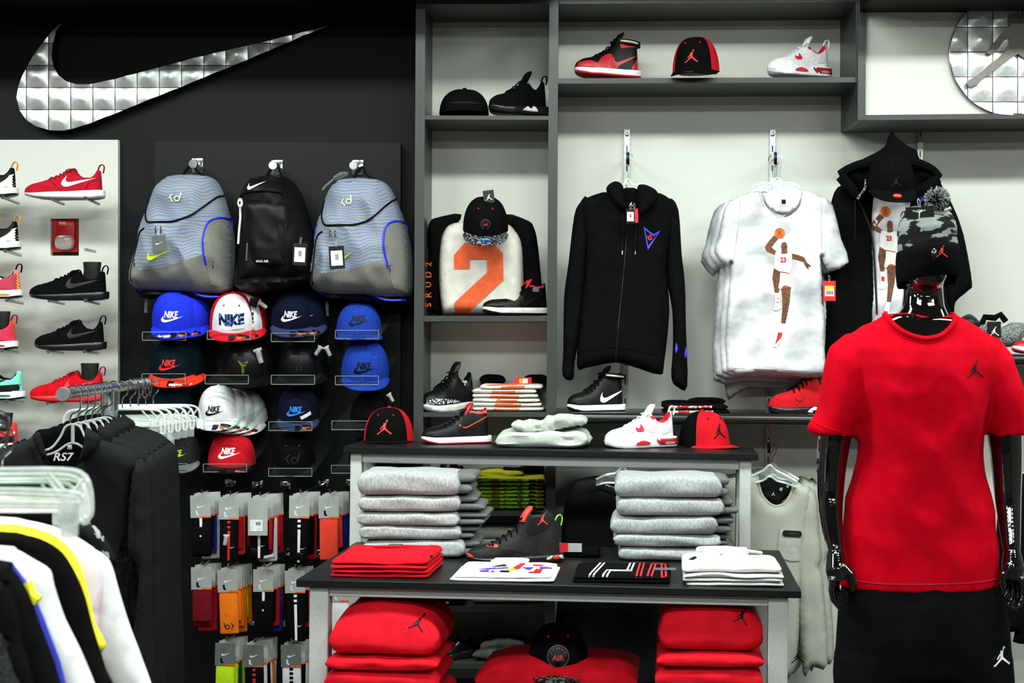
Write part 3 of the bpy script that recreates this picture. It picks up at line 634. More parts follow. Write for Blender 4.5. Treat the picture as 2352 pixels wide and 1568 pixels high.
# ================================================================ caps
def cap_geo(H=.118, a=.086, b=.094, n=40, m=12, tall=.5):
    def pt(ph, e, k=1.0):   # ph 0 = front (-y)
        f = (1+math.cos(ph))/2; ex = .55+.25*(1-f); r = max(0.0, math.cos(e))**ex
        z = H*math.sin(e)**(.95+.1*(1-f)); return Vector((math.sin(ph)*a*r*k, (-math.cos(ph)*b*r+.012*math.sin(e)**2*f)*k, z*(1 if k == 1 else k)))
    return pt
def cap(name, label, loc, rot=(0, 0, 0), crown=None, front=None, brim=None, button=None, brimlen=.060, curve=.10, down=.12, H=.118, fw=50, group=None, tray=False, band=True, scale=1.0, eye=None, plain=False):
    """peaked cap facing -y, standing on the edge of its crown"""
    T = thing(name, label, 'cap', loc, rot, group); T.scale = (scale,)*3
    pt = cap_geo(H); n = 44; m = 12; fr_, rr = MB(), MB(); es = [PI/2*(i/m) for i in range(m+1)]
    def patch(p0, p1, k):
        v = []; f = []
        for e in es:
            for j in range(k+1): v.append(pt(p0+(p1-p0)*j/k, e))
        for i in range(m):
            for j in range(k): q = i*(k+1)+j; f.append((q, q+1, q+k+2, q+k+1))
        return v, f
    w = math.radians(fw)
    if front: part('front_panel', patch(-w, w, 14), front, T, angle=180); part('crown', patch(w, 2*PI-w, 30), crown, T, angle=180); full = chain(patch(-w, w, 14), patch(w, 2*PI-w, 30))
    else: full = patch(0, 2*PI, 44); part('crown', full, crown, T, angle=180)
    tr = bvh(full)
    # thick lower edge and inside
    part('sweatband', loft([[tuple(pt(p, 0)*k+Vector((0, 0, z))) for p in [2*PI*j/40 for j in range(40)]] for k, z in ((1.0, 0), (.97, .002), (.96, .03))], False, False), BLACKM, T)
    bc = brim or crown; rg = []; w0 = 1.12; K = 22
    def br(s, u):   # s across -1..1, u outwards 0..1
        ph = s*w0; p = pt(ph, 0, .99); x = p.x+(s*.094-p.x)*min(1, u*1.0)*.55; out = brimlen*(max(0, 1-abs(s)**2.6))**.55
        y = p.y-out*u; return Vector((x, y, .004-down*out*u-curve*((x/.09)**2)*.10*u-.004*abs(s)*u))
    v = []; f = []
    for lay in (0, 1):
        for i in range(7):
            for j in range(K+1): q = br(-1+2*j/K, i/6); v.append((q.x, q.y, q.z+(-.0032 if lay else 0)))
    nn = 7*(K+1)
    for i in range(6):
        for j in range(K):
            q = i*(K+1)+j; f.append((q, q+K+1, q+K+2, q+1)); f.append((nn+q, nn+q+1, nn+q+K+2, nn+q+K+1))
    for j in range(K): q = 6*(K+1)+j; f.append((q, nn+q, nn+q+1, q+1)); f.append((j, j+1, nn+j+1, nn+j))
    for i in range(6): q = i*(K+1); f.append((q, nn+q, nn+q+K+1, q+K+1)); q += K; f.append((q, q+K+1, nn+q+K+1, nn+q))
    part('brim', (v, f), bc, T, angle=60); btr = bvh((v, f))
    z = H; part('button', loft([[(.007*k*math.cos(2*PI*j/12), .007*k*math.sin(2*PI*j/12)+.012*0+pt(0, PI/2).y, z+dz) for j in range(12)] for k, dz in ((1.1, -.001), (1, .003), (.6, .005))]), button or crown, T)
    if not plain:
        for s in (-.42, .42):
            p = pt(s, .92); part('eyelet', tube([p+Vector((.0026*math.cos(q*PI/4), -.0015, .0026*math.sin(q*PI/4))) for q in range(8)], .0012, 5, False, True), eye or button or crown, T)
        sm = []
        for ph in ((0, -PI/3, PI/3, -2*PI/3, 2*PI/3, PI) if not front else (-w, w, 2*PI/3, -2*PI/3, PI)):
            sm.append(tube([pt(ph, PI/2*i/12)*1.003 for i in range(13)], .0007, 4))
        part('seams', chain(*sm), crown, T, kind='stuff')
    T['_h'] = H
    return T, tr, btr, pt
def kid(T, *names):
    for n in names:
        for c in T.children:
            if c.name.split('.')[0] == n: return c
    return T
def on_front(T, tr, name, vf2, m, x=0, z=.055, off=.0016): return part(name, press(vf2, tr, (x, 0, z), off=off, far=.4), m, kid(T, 'front_panel', 'crown'), angle=180)
def on_brim(T, btr, name, vf2, m, x=0, y=-.13, off=.0010): return part(name, press(vf2, btr, (x, y, .05), U=(1, 0, 0), W=(0, 1, 0), D=(0, 0, -1), off=off, far=.1), m, kid(T, 'brim'), angle=180)
def wool(n, c, **k): return cloth(n, c, **k)
ROY = wool('royal_blue_wool', (28, 48, 214)); NAVY = wool('navy_wool', (26, 32, 58)); NAVYB = wool('navy_brim', (42, 50, 88)); HBLUE = wool('heather_blue', (28, 62, 168), col2=(20, 46, 132), scale=220)
CRED = wool('cap_red', (200, 18, 34)); CWHI = wool('cap_white', (232, 232, 238)); CBLK = wool('cap_black', (20, 20, 21)); CBLK2 = mat('cap_black_leather', (24, 24, 25), .38, bump=.08)
TEAL = wool('dark_teal_wool', (18, 38, 50)); ORB = wool('cap_orange_brim', (236, 50, 24)); HGRY = wool('heather_charcoal', (72, 74, 72), col2=(54, 56, 55), scale=240); HGRL = wool('heather_grey_brim', (118, 122, 118), col2=(90, 94, 92), scale=240)
FLORAL = mat('blue_floral_print', (14, 28, 66), .7, kind='camo', col2=(60, 110, 200), scale=90, contrast=(.5, .52))
BLK_P = mat('black_print', (12, 12, 14), .55, bump=.03); REDL = mat('logo_red', (222, 34, 34), .6, bump=.03); BLUL = mat('logo_blue', (30, 130, 230), .6, bump=.03); VOLT = mat('logo_volt', (206, 236, 30), .6, bump=.03)
ORS = mat('orange_sticker', (236, 98, 30), .5, bump=0); BKS = mat('black_sticker', (22, 22, 24), .35, bump=0)
def nike_on(T, tr, m, wd=.080, z=.050, x=-.002, bump=None):
    t, s = nikelogo(wd); on_front(T, tr, 'lettering', t, m, x=x, z=z); on_front(T, tr, 'tick_emblem', s, m, x=x, z=z, off=.0022)
def stickers(T, btr, kinds):
    for k in kinds:
        if k == 'b': on_brim(T, btr, 'brim_sticker', flat([(-.011, -.022), (.011, -.022), (.011, .026), (-.011, .026)], .008), BKS, x=.004, y=-.138)
        if k == 'o': on_brim(T, btr, 'size_sticker', flat([(-.020, -.009), (.020, -.009), (.020, .009), (-.020, .009)], .008), ORS, x=.042, y=-.128, off=.0014); on_brim(T, btr, 'size_sticker', flat([(-.020, -.009), (.020, -.009), (.020, .009), (-.020, .009)], .008), BKS, x=.042, y=-.111, off=.0014)
        if k == 'w': on_brim(T, btr, 'price_sticker', flat([(-.030, -.008), (.030, -.008), (.030, .008), (-.030, .008)], .008), PAPER, x=-.034, y=-.138, off=.0014)
        if k == 'w2': on_brim(T, btr, 'price_sticker', flat([(-.030, -.008), (.030, -.008), (.030, .008), (-.030, .008)], .008), PAPER, x=.03, y=-.140, off=.0018)
def tray(cx, y0, y1, label, w=99, dx=0):
    """clear shelf tray: lip spans pixel rows y0..y1 at the front"""
    Yf = 5.28; a, c = P(cx-w/2, y1, Yf), P(cx+w/2, y0, Yf); t = thing('cap_tray', label, 'tray', P(cx, y1, 5.54), group='clear cap trays')
    x0, x1, z0, z1 = a.x, c.x, a.z, c.z; B = 5.543; dz = .10
    v = [(x0, Yf, z0), (x1, Yf, z0), (x1+.04, B, z0+dz), (x0+.04, B, z0+dz)]
    th = .003
    part('floor_plate', ([(p[0], p[1], p[2]) for p in v]+[(p[0], p[1], p[2]+th) for p in v], [(3, 2, 1, 0), (4, 5, 6, 7), (0, 1, 5, 4), (1, 2, 6, 5), (2, 3, 7, 6), (3, 0, 4, 7)]), CLEART, t, world=True, smooth=False)
    part('front_lip', box(x0, x1, Yf-.002, Yf+.001, z0, z1), CLEART, t, world=True, smooth=False)
    e = .0012
    part('lip_edge', chain(box(x0, x1, Yf-.0028, Yf+.0015, z1-e, z1+e*.6), box(x0, x1, Yf-.0032, Yf+.0015, z0-e*1.4, z0+e*.6), box(x0-e, x0+e*.5, Yf-.0028, Yf+.0015, z0, z1), box(x1-e*.5, x1+e, Yf-.0028, Yf+.0015, z0, z1)), mat('bright_acrylic_edge', (150, 156, 154), .25, bump=0, alpha=.75), t, world=True, smooth=False)
    part('side_lip', ([(x1, Yf, z0), (x1+.04, B, z0+dz), (x1+.04, B, z0+dz+.03), (x1, Yf, z1)], [(0, 1, 2, 3)]), CLEART, t, world=True, smooth=False)
    return t
CY0 = 5.42; TILT = -.36
def wallcap(x0, x1, ytop, ybase, label, yaw=.12, tilt=TILT, roll=0.0, Yc=CY0, **k):
    """crown spans pixel columns x0..x1, top at ytop, lower front edge of the crown at ybase"""
    sc = (x1-x0)*Yc/F/.185; o = P((x0+x1)/2, (ytop+ybase)/2, Yc)
    H = k.pop('H', .118); off = Matrix.Rotation(tilt, 4, 'X') @ Vector((0, 0, H*sc*.5))
    return cap('peaked_cap', label, o-Vector((0, off.y, off.z*1.0)), (tilt*-1, roll, yaw), scale=sc, H=H, group='caps on the wall trays', **k)
TAGG = mat('grey_security_tag', (168, 170, 168), .4, bump=.02); TAGK = mat('black_security_tag', (26, 26, 28), .35, bump=.02)
def sectag(loc, label, dark=False, rot=(0, 0, 0), kind='pin', s=1.0):
    t = thing('security_tag', label, 'tag', loc, rot, group='security tags'); t.scale = (s,)*3
    if kind == 'disc':
        part('pad', rbox(-.016, .016, -.004, .004, -.016, .016, .004, 3), TAGK if dark else TAGG, t)
        part('boss', loft([[(r*math.cos(q*PI/6), y, r*math.sin(q*PI/6)) for q in range(12)] for y, r in ((-.004, .006), (-.008, .005), (-.010, .003))]), TAGK if dark else TAGG, t)
    else:
        part('body', tube([(0, 0, -.030), (0, 0, -.027), (0, 0, 0), (0, 0, .012), (0, 0, .016)], [.003, .008, .009, .008, .004], 10), TAGK if dark else TAGG, t)
        part('cross_pin', tube([(-.012, -.002, .010), (.012, .002, .012)], .005, 8), TAGK if dark else TAGG, t)
    return t
# row, x0, x1, top, base, kwargs
def extra(T, n, dx, dy, lab, crown):
    """the caps nested behind the front one"""
    for i in range(1, n+1):
        q = dup(T, loc=Vector(T.location)+Vector((dx*i, .035*i, dy*i)), label=lab % ('first', 'second', 'third')[i-1])
C, tr, bt, _ = wallcap(351, 469, 671, 741, 'royal blue cap with white lettering, leftmost in the top row', crown=ROY); nike_on(C, tr, WHITE); stickers(C, bt, 'wbo'); extra(C, 1, .030, .006, '%s royal blue cap nested behind the front one under the left backpack', ROY)
tray(377, 762, 781, 'clear tray under the royal blue cap at the left of the top row')
C, tr, bt, _ = wallcap(482, 600, 675, 748, 'red cap with white front panel and blue floral lettering', crown=CRED, front=CWHI, brim=CRED, eye=BLK_P, fw=56)
on_front(C, tr, 'lettering', cutgrid(text2d('NIKE', .040, bold=.06, wmax=.088), .01), FLORAL, z=.050); on_front(C, tr, 'price_sticker', flat([(-.020, -.007), (.020, -.007), (.020, .007), (-.020, .007)], .008), PAPER, x=.024, z=.026, off=.003); stickers(C, bt, 'bo'); extra(C, 1, .028, .004, '%s red cap nested behind the red and white one', CRED)
tray(526, 759, 779, 'clear tray under the red and white floral cap')
sectag(P(582, 695, 5.33), 'black square security tag on the red and white cap', True, kind='disc', rot=(.2, .3, .3)); sectag(P(600, 697, 5.34), 'grey security pin beside the black tag on the red cap', rot=(.3, -.9, 0), s=.9)
C, tr, bt, _ = wallcap(622, 733, 668, 745, 'navy cap with white lettering in the top row', crown=NAVY, brim=NAVYB); nike_on(C, tr, WHITE); stickers(C, bt, 'bo'); extra(C, 1, .035, .004, '%s navy cap nested behind the white lettered navy one', NAVY)
tray(673, 765, 784, 'clear tray under the navy cap with white lettering')
C, tr, bt, _ = wallcap(769, 882, 694, 768, 'heather blue cap with black lettering in the top row', crown=HBLUE, tilt=-.10, yaw=.18); nike_on(C, tr, BLK_P, z=.055)
tray(820, 758, 777, 'clear tray under the upper heather blue cap')
C, tr, bt, _ = wallcap(346, 462, 784, 846, 'dark teal cap with red lettering and orange brim, second row', crown=TEAL, brim=ORB); nike_on(C, tr, REDL); stickers(C, bt, ('b', 'w2')); extra(C, 1, .026, .002, '%s dark teal cap nested behind the orange brimmed one', TEAL)
tray(376, 858, 880, 'clear tray under the teal cap with orange brim')
C, tr, bt, _ = wallcap(512, 622, 786, 856, 'black leather cap with yellow outlined emblem, second row', crown=CBLK2, brim=CBLK, eye=CHROME)
em = []
for q in ([(-.018, .024), (-.006, .018), (-.001, .006), (-.006, .008)], [(.018, .022), (.004, .018), (0, .006), (.008, .008)], [(-.004, .004), (.004, .004), (.003, -.022), (-.002, -.022)], [(-.010, .004), (-.002, .008), (-.003, .002)], [(.010, .004), (.002, .008), (.003, .002)]): em.append(tube([Vector((x, 0, z)) for x, z in q], .0007, 4, False, True))
on_front(C, tr, 'emblem', ([(p[0], p[2]) for p in chain(*em)[0]], chain(*em)[1]), mat('yellow_outline', (206, 200, 60), .5), z=.052); extra(C, 1, .025, .002, '%s black cap nested behind the yellow emblem cap', CBLK)
tray(521, 861, 881, 'clear tray under the black cap with yellow emblem'); sectag(P(594, 812, 5.33), 'long grey security tag on the yellow emblem cap', rot=(.3, -.2, 0), s=1.3)
C, tr, bt, _ = wallcap(642, 742, 788, 856, 'black cap with faint blue ring emblem, second row', crown=CBLK2, brim=CBLK, eye=CHROME)
on_front(C, tr, 'emblem', ([(p[0], p[2]) for p in tube([Vector((.010*math.cos(q*PI/8), 0, .010*math.sin(q*PI/8))) for q in range(16)], .0012, 4, False, True)[0]], tube([Vector((.010*math.cos(q*PI/8), 0, .010*math.sin(q*PI/8))) for q in range(16)], .0012, 4, False, True)[1]), mat('dim_blue_print', (44, 46, 84), .5), z=.048); extra(C, 1, .025, .002, '%s black cap nested behind the ring emblem cap', CBLK)
tray(673, 861, 882, 'clear tray under the black ring emblem cap'); sectag(P(733, 802, 5.33), 'left of two grey security pins on the ring emblem cap', rot=(.2, .6, 0), s=.9); sectag(P(752, 803, 5.34), 'right of two grey security pins on the ring emblem cap', rot=(.2, -.4, 0), s=.9)
C, tr, bt, _ = wallcap(782, 900, 782, 860, 'heather blue cap with black lettering in the second row', crown=HBLUE, yaw=.15); nike_on(C, tr, BLK_P)
tray(820, 863, 883, 'clear tray under the lower heather blue cap')
C, tr, bt, _ = wallcap(338, 452, 886, 950, 'dark teal cap with red lettering partly behind the clear hangers', crown=TEAL); nike_on(C, tr, REDL, z=.03)
tray(380, 962, 984, 'clear tray behind the clear hangers')
C, tr, bt, _ = wallcap(456, 560, 882, 956, 'white cap with black lettering, front of its row', crown=CWHI, yaw=.05); nike_on(C, tr, BLK_P, z=.048); stickers(C, bt, 'bo'); extra(C, 3, .026, -.008, '%s white cap nested behind the front white one', CWHI)
tray(518, 966, 985, 'clear tray under the white caps')
C, tr, bt, _ = wallcap(636, 740, 885, 958, 'navy cap with bright blue lettering and price sticker', crown=NAVY, brim=NAVYB); nike_on(C, tr, BLUL); stickers(C, bt, 'bo'); on_front(C, tr, 'price_sticker', shift2(flat(shape([(-.5, -.17), (.5, -.17), (.5, .17), (-.5, .17)], .042, rot=.35), .008), 0, 0), PAPER, x=.034, z=.034, off=.003)
tray(667, 968, 988, 'clear tray under the navy cap with blue lettering')
C, tr, bt, _ = wallcap(803, 900, 898, 966, 'black cap with tonal lettering in the third row', crown=CBLK, yaw=.2); nike_on(C, tr, mat('tonal_black', (10, 10, 11), .35, bump=0)); tray(812, 966, 986, 'clear tray under the tonal black cap')
sectag(P(896, 910, 5.34), 'pale security tag on the tonal black cap', rot=(.2, -.5, 0), s=.8)
C, tr, bt, _ = wallcap(372, 468, 984, 1056, 'heather charcoal cap with bright yellow lettering behind the clear hangers', crown=HGRY, brim=HGRL, yaw=.1); nike_on(C, tr, VOLT, x=-.004)
tray(380, 1064, 1083, 'clear tray under the heather charcoal cap')
C, tr, bt, _ = wallcap(476, 592, 990, 1064, 'red cap with white lettering and black brim, lowest row', crown=CRED, brim=CBLK, tilt=-.12, yaw=.14); nike_on(C, tr, WHITE, z=.052); stickers(C, bt, 'bo')
tray(517, 1065, 1083, 'clear tray under the red cap with white lettering')
C, tr, bt, _ = wallcap(627, 730, 988, 1062, 'black cap with outlined emblem and chrome eyelets, lowest row', crown=CBLK, yaw=.1, eye=CHROME)
KD = lambda s: [flat(shape(catmull([(.5*math.cos(a)*.5+.10, .5*math.sin(a)*.5-.05) for a in [q*PI/6 for q in range(12)]], 2), s), s)]
def kd2(s):
    """two letter emblem: angular k and an oval with a stem"""
    w = .075*s; a = tube([Vector((-.46*s, 0, .22*s)), Vector((-.60*s+.0, 0, .02*s)), Vector((-.30*s, 0, .20*s))], w*.5, 4)
    k1 = flat([(-.52*s, .02*s), (-.22*s, .30*s), (-.12*s, .30*s), (-.36*s, .06*s), (-.28*s, -.04*s), (-.20*s, -.30*s), (-.30*s, -.30*s), (-.36*s, -.08*s)], s*.12)
    ring_o = [(.24*s*math.cos(a)+.14*s, .22*s*math.sin(a)-.06*s) for a in [q*PI/12 for q in range(24)]]; ring_i = [(.15*s*math.cos(a)+.14*s, .13*s*math.sin(a)-.06*s) for a in [q*PI/12 for q in range(24)]]
    V, Tt, _ = fill2d(ring_o, s*.08, [ring_i]); k2 = [tuple(p) for p in V], Tt
    k3 = flat([(.30*s, -.16*s), (.40*s, -.10*s), (.50*s, .36*s), (.40*s, .36*s)], s*.12)
    return chain(k1, k2, k3)
on_front(C, tr, 'emblem', kd2(.062), mat('dim_outline', (60, 60, 54), .5), z=.045)
tray(667, 1075, 1093, 'clear tray under the black cap with outlined emblem')
C, tr, bt, _ = wallcap(800, 890, 1000, 1060, 'dark cap with grey brim behind the upper table', crown=CBLK, brim=HGRY, yaw=.1); tray(811, 1068, 1086, 'clear tray behind the upper table leg')
def jump_on(T, tr, m, s=.045, z=.052, x=0): on_front(T, tr, 'emblem', flat(shape(JUMP, s), .004), m, x=x, z=z)
# ---- caps on shelves and display
JRED = mat('jump_red', (228, 40, 30), .6, bump=.02)
o = P(1596, 176, 5.40); C, tr, bt, _ = cap('peaked_cap', 'black and red cap with red jumping figure on the top shelf', o+Vector((0, -.05, .006)), (.10, 0, -.28), crown=CRED, front=CBLK, brim=CBLK, button=CRED, H=.128, scale=1.02, down=.25, fw=52); jump_on(C, tr, JRED, .050)
o2 = part('cap_form', loft([[(.07*k*math.cos(q*PI/10), .07*k*math.sin(q*PI/10)+.01, z) for q in range(20)] for z, k in ((-.006, .9), (.0, .95), (.05, .9))]), mat('cream_form', (206, 204, 178), .5), C)
on_brim(C, bt, 'brim_lettering', shift2(text2d('JORDAN', .005, bold=.04, wmax=.030), 0, 0), mat('silver_print', (180, 182, 184), .4), y=-.145)
o = P(1066, 264, 5.44); C, tr, bt, _ = cap('peaked_cap', 'plain black cap seen from behind on the upper narrow shelf', o+Vector((0, 0, .002)), (0, 0, PI+.2), crown=CBLK, H=.085, scale=1.10)
o = P(1115, 532, 5.33); C, tr, bt, _ = cap('peaked_cap', 'black cap with round emblem over the number 2 shirt', P(1116, 455, 5.32)-Vector((0, .02, .118)), (.40, 0, .05), crown=CBLK, brim=mat('elephant_print', (38, 38, 40), .6, kind='camo', col2=(120, 122, 124), scale=120, contrast=(.5, .53)), button=CBLK, eye=REDP, scale=.98, H=.125, brimlen=.075)
def airbadge(C, tr, s=1.0, z=.048):
    rg = [(.020*s*math.cos(q*PI/12), .020*s*math.sin(q*PI/12)) for q in range(24)]; V, Tt, _ = fill2d(rg, .006*s); on_front(C, tr, 'badge', ([tuple(p) for p in V], Tt), mat('badge_black', (26, 26, 28), .4), z=z)
    ri = [(x*.94, y*.94) for x, y in rg]; V, Tt, _ = fill2d(rg, .004*s, [ri]); on_front(C, tr, 'badge_ring', ([tuple(p) for p in V], Tt), mat('badge_ring_grey', (92, 94, 96), .4), z=z, off=.0024)
    on_front(C, tr, 'lettering', text2d('AIR', .010*s, bold=.03, wmax=.022*s), mat('badge_red', (176, 40, 40), .5), z=z-.002*s, off=.0028)
    for a in (.5, .95, 1.4, 1.75, 2.2, 2.65): V, Tt, _ = fill2d([(.0014*s*math.cos(q)+.0145*s*math.cos(a), .0014*s*math.sin(q)+.0145*s*math.sin(a)) for q in (0, 1, 2, 3, 4, 5)], .004); on_front(C, tr, 'star', ([tuple(p) for p in V], Tt), mat('badge_red', (176, 40, 40), .5), z=z, off=.0028)
airbadge(C, tr, .9, .050)
el = [(.020*math.cos(q*PI/8), .010*math.sin(q*PI/8)) for q in range(16)]; on_brim(C, bt, 'hologram_sticker', flat(el, .006), mat('blue_hologram', (20, 90, 226), .2), y=-.125); on_brim(C, bt, 'sticker_lettering', text2d('JUMPMAN', .004, bold=.04, wmax=.028), WHITE, y=-.125, off=.002)
def hangtag(px, py, Y, w, h, label, m=GREYTAG, emblem=None, em=WHITE, rot=0.0, jump=None, tilt=0, sticker=False, par=None):
    t = thing('hang_tag', label, 'tag', P(px, py, Y), (tilt, rot, 0), group=None)
    part('card', rbox(-w/2, w/2, -.0008, .0008, -h, 0, .0004, 1), m, t); part('tag_loop', tube(catmull([(0, -.001, -.004), (.003, .004, .012), (0, .012, .022), (-.003, .004, .010)], 4), .0006, 4), TAGG, t)
    q = lambda vf, z: ([(x, -.0014, y+z) for x, y in vf[0]], [tuple(f) for f in vf[1]])
    if jump: part('emblem', q(flat(shape(JUMP, w*jump), .01), -h*.55), em, t, smooth=False)
    if emblem: part('tick_emblem', q(flat(shape(SWOOSH, w*emblem), .01), -h*.5), em, t, smooth=False)
    if sticker:
        part('barcode_sticker', ([(x, -.0013, z) for x, z in ((-w*.38, -h*.85), (w*.38, -h*.85), (w*.38, -h*.2), (-w*.38, -h*.2))], [(0, 1, 2, 3)]), PAPER, t, smooth=False)
        bc = [box(-w*.1+i*w*.03, -w*.1+i*w*.03+w*.015, -.0017, -.0014, -h*.6, -h*.35) for i in range(8)]; part('barcode', chain(*bc), BLK_P, t, smooth=False, kind='stuff')
    return t
hangtag(1121, 437, 5.235, .040, .050, 'black hang tag with white figure on the cap over the number 2 shirt', m=mat('dark_tag', (44, 46, 46), .5), jump=.62, rot=-.12, tilt=-.25)
# ================================================================ backpacks
def wline(name, c1, c2): return mat(name, c1, .7, kind='wave', col2=c2, scale=27, contrast=(.84, .93), bump=.2, spec=.2)
PKW = wline('grey_fabric_blue_lines', (138, 145, 142), (84, 104, 190)); PKG = mat('grey_pack_fabric', (126, 126, 120), .65, scale=300, bump=.3, spec=.25, col2=(112, 112, 106)); PKB = mat('black_pack_fabric', (22, 22, 22), .5, bump=.3, scale=300, spec=.35)
BLUP = mat('cobalt_piping', (20, 40, 220), .5, bump=.05); VOLTP = mat('volt_print', (206, 236, 24), .5, bump=0)
BY = 5.42
def on(Y, pts): return [P(x, y, Y) for x, y in pts]
def pull(path, Y, r, m, T, name, tree, off=.003):
    """a cord laid over a surface along pixel points"""
    out = []
    for x, y in catmull(path, 5, False):
        q = P(x, y, Y); h = tree.ray_cast(q-Vector((0, .5, 0)), Vector((0, 1, 0)), 1.0); out.append((h[0] if h[0] else tree.find_nearest(q)[0])-Vector((0, off, 0)))
    return part(name, tube(out, r, 6), m, T, world=True)
def lay(poly, Y, tree, m, T, name, off=.002, h=.012, n=0, label=None):
    q = [((x-CX)*Y/F, CH+(CY-y)*Y/F) for x, y in (catmull(poly, n) if n else poly)]
    V, Tt, _ = fill2d(q, h); return part(name, press(([tuple(p) for p in V], Tt), tree, (0, Y, 0), off=off, far=.6), m, T, world=True, angle=180, label=label)
def worldpuff(poly, Y, tf, tb, r, h, disp=None, n=4):
    q = [((x-CX)*Y/F, CH+(CY-y)*Y/F) for x, y in (catmull(poly, n) if n else poly)]
    v, f = puff(q, tf, tb, r, h, disp); return [(p[0], p[1]+Y, p[2]) for p in v], f
def decal(vf2, px, py, Y, tree, m, T, name, off=.002, rot=0):
    o = P(px, py, Y); return part(name, press(vf2, tree, o, off=off, far=.6, rot=rot), m, T, world=True, angle=180)
def hook(px, py, label, Y0=5.545, Y1=5.36):
    t = thing('display_hook', label, 'hook', P(px+8, py+2, Y0), group='chrome hooks'); c = P(px+10, py, Y0)
    part('wall_plate', rbox(c.x-.022, c.x+.022, Y0-.006, Y0, c.z-.035, c.z+.025, .003), CHROME, t, world=True)
    a = P(px, py-2, Y1); part('arm', tube([c+Vector((0, -.004, 0)), a], .007, 10), CHROME, t, world=True)
    part('end_disc', loft([[(a.x+.017*k*math.cos(q*PI/10), a.y+y, a.z+.017*k*math.sin(q*PI/10)) for q in range(20)] for y, k in ((.006, .9), (.006, 1), (-.002, 1), (-.004, .9))]), CHROME, t, world=True)
    return a
def kdpack(dx, dy, label, mirror=False, slant=0.0):
    # outline of the whole bag in photo pixels (left bag), shifted for the right one
    S = lambda pts: [(x+dx+(y-400)*slant, y+dy) for x, y in pts]
    T = thing('backpack', label, 'backpack', P(425+dx, 680+dy, BY), group=None)
    body = [(385, 408), (400, 402), (440, 400), (482, 406), (505, 425), (522, 470), (535, 520), (541, 570), (540, 630), (530, 672), (480, 682), (430, 676), (340, 672), (306, 655), (301, 630), (315, 570), (325, 520), (345, 470), (362, 430)]
    base = worldpuff(S([(330, 660), (520, 672), (520, 690), (500, 696), (420, 690), (330, 684), (316, 672)]), BY, .10, .06, .05, .014, folds(.004, 12, 5, 4))
    part('base_panel', base, PKB, T, world=True)
    b = worldpuff(S(body), BY, .16, .10, .12, .011, folds(.030, 8, 4, 1+slant*9, .3)); tr = bvh(b)
    part('body', b, PKW, T, world=True)
    lay(S([(303, 640), (322, 600), (345, 625), (400, 618), (478, 595), (520, 575), (541, 570), (540, 630), (530, 672), (480, 680), (430, 674), (340, 668), (306, 655)]), BY, tr, PKG, T, 'lower_panel', .003, .012)
    lay(S([(494, 600), (490, 540), (500, 515), (525, 505), (538, 520), (541, 570), (538, 640), (528, 665), (500, 655)]), BY, tr, PKG, T, 'side_pocket', .005, .012)
    part('pocket_hem', press(([( (x-CX)*BY/F, CH+(CY-y)*BY/F) for x, y in S([(496, 562), (541, 563), (541, 570), (496, 568)])], [(3, 2, 1, 0)]), tr, (0, BY, 0), off=.008, far=.6), mat('sage_elastic', (120, 132, 118), .7), T, world=True)
    for path in ([(494, 612), (489, 560), (496, 522), (515, 506), (536, 506), (541, 520)], [(331, 505), (322, 530), (316, 560), (311, 590)]): pull(S(path), BY, .0042, BLUP, T, 'blue_piping', tr)
    pull(S([(330, 668), (350, 662), (400, 662), (440, 670), (480, 682), (520, 682)]), BY-.02, .0045, BLUP, T, 'base_piping', bvh(base))
    zp = [(356, 455), (351, 480), (352, 500), (362, 516), (395, 517), (430, 515), (470, 500), (500, 470), (517, 448)]
    pull(S(zp), BY, .0038, PKB, T, 'main_zip', tr); pull(S([(352, 530), (338, 540), (328, 570), (322, 610), (320, 648)]), BY, .0034, PKB, T, 'front_zip', tr)
    for x, y in ((357, 520), (369, 520), (489, 600), (308, 595)):
        q = P(*S([(x, y)])[0], BY-.17); part('zip_pull', rbox(q.x-.003, q.x+.003, q.y, q.y+.003, q.z-.028, q.z, .001, 1), CHROME, T, world=True)
    for pa in ([(420, 404), (432, 385), (446, 376), (452, 392), (470, 404)],): pull_p = [P(*q, 5.40) for q in S(pa)]; part('haul_loop', tube([Vector(q) for q in catmull([tuple(p) for p in pull_p], 4, False)], .006, 6), PKB, T, world=True)
    ex, ey = S([(429-(14 if slant else 0), 464)])[0]; decal(kd2(.050 if not slant else .046), ex, ey, BY, tr, mat('cream_emblem', (232, 232, 200), .5), T, 'emblem', .004, rot=.0 if not slant else .35)
    ex, ey = S([(394, 592)])[0]; decal(flat(shape(SWOOSH, .094, rot=.12 if not slant else .3), .008), ex, ey, BY, tr, VOLTP, T, 'tick_emblem', .005)
    part('strap_end', tube([P(*q, 5.42) for q in S([(338, 676), (336, 700), (335, 718)])], .006, 4), PKG, T, world=True)
    return T, tr
kdpack(0, 0, 'left grey backpack with blue contour lines')
kdpack(391, 8, 'right grey backpack with blue contour lines', slant=.08)
T = thing('backpack', 'black backpack hanging between the two grey ones', 'backpack', P(630, 670, BY))
b = worldpuff([(575, 415), (600, 405), (640, 403), (672, 415), (695, 450), (712, 500), (724, 560), (722, 620), (705, 650), (690, 664), (640, 668), (560, 668), (538, 652), (545, 620), (552, 560), (548, 520), (555, 450)], BY, .17, .10, .11, .012, folds(.022, 9, 5, 5)); tr = bvh(b)
part('body', b, PKB, T, world=True)
fp = worldpuff([(562, 468), (580, 457), (620, 455), (655, 462), (668, 480), (672, 560), (668, 610), (650, 620), (590, 616), (574, 590), (560, 520)], BY-.13, .05, .03, .05, .010, folds(.006, 12, 6, 8)); part('front_pocket', fp, mat('black_ripstop', (28, 28, 28), .42, kind='voronoi', col2=(20, 20, 20), scale=220, spec=.5), T, world=True); ftr = bvh(fp, b)
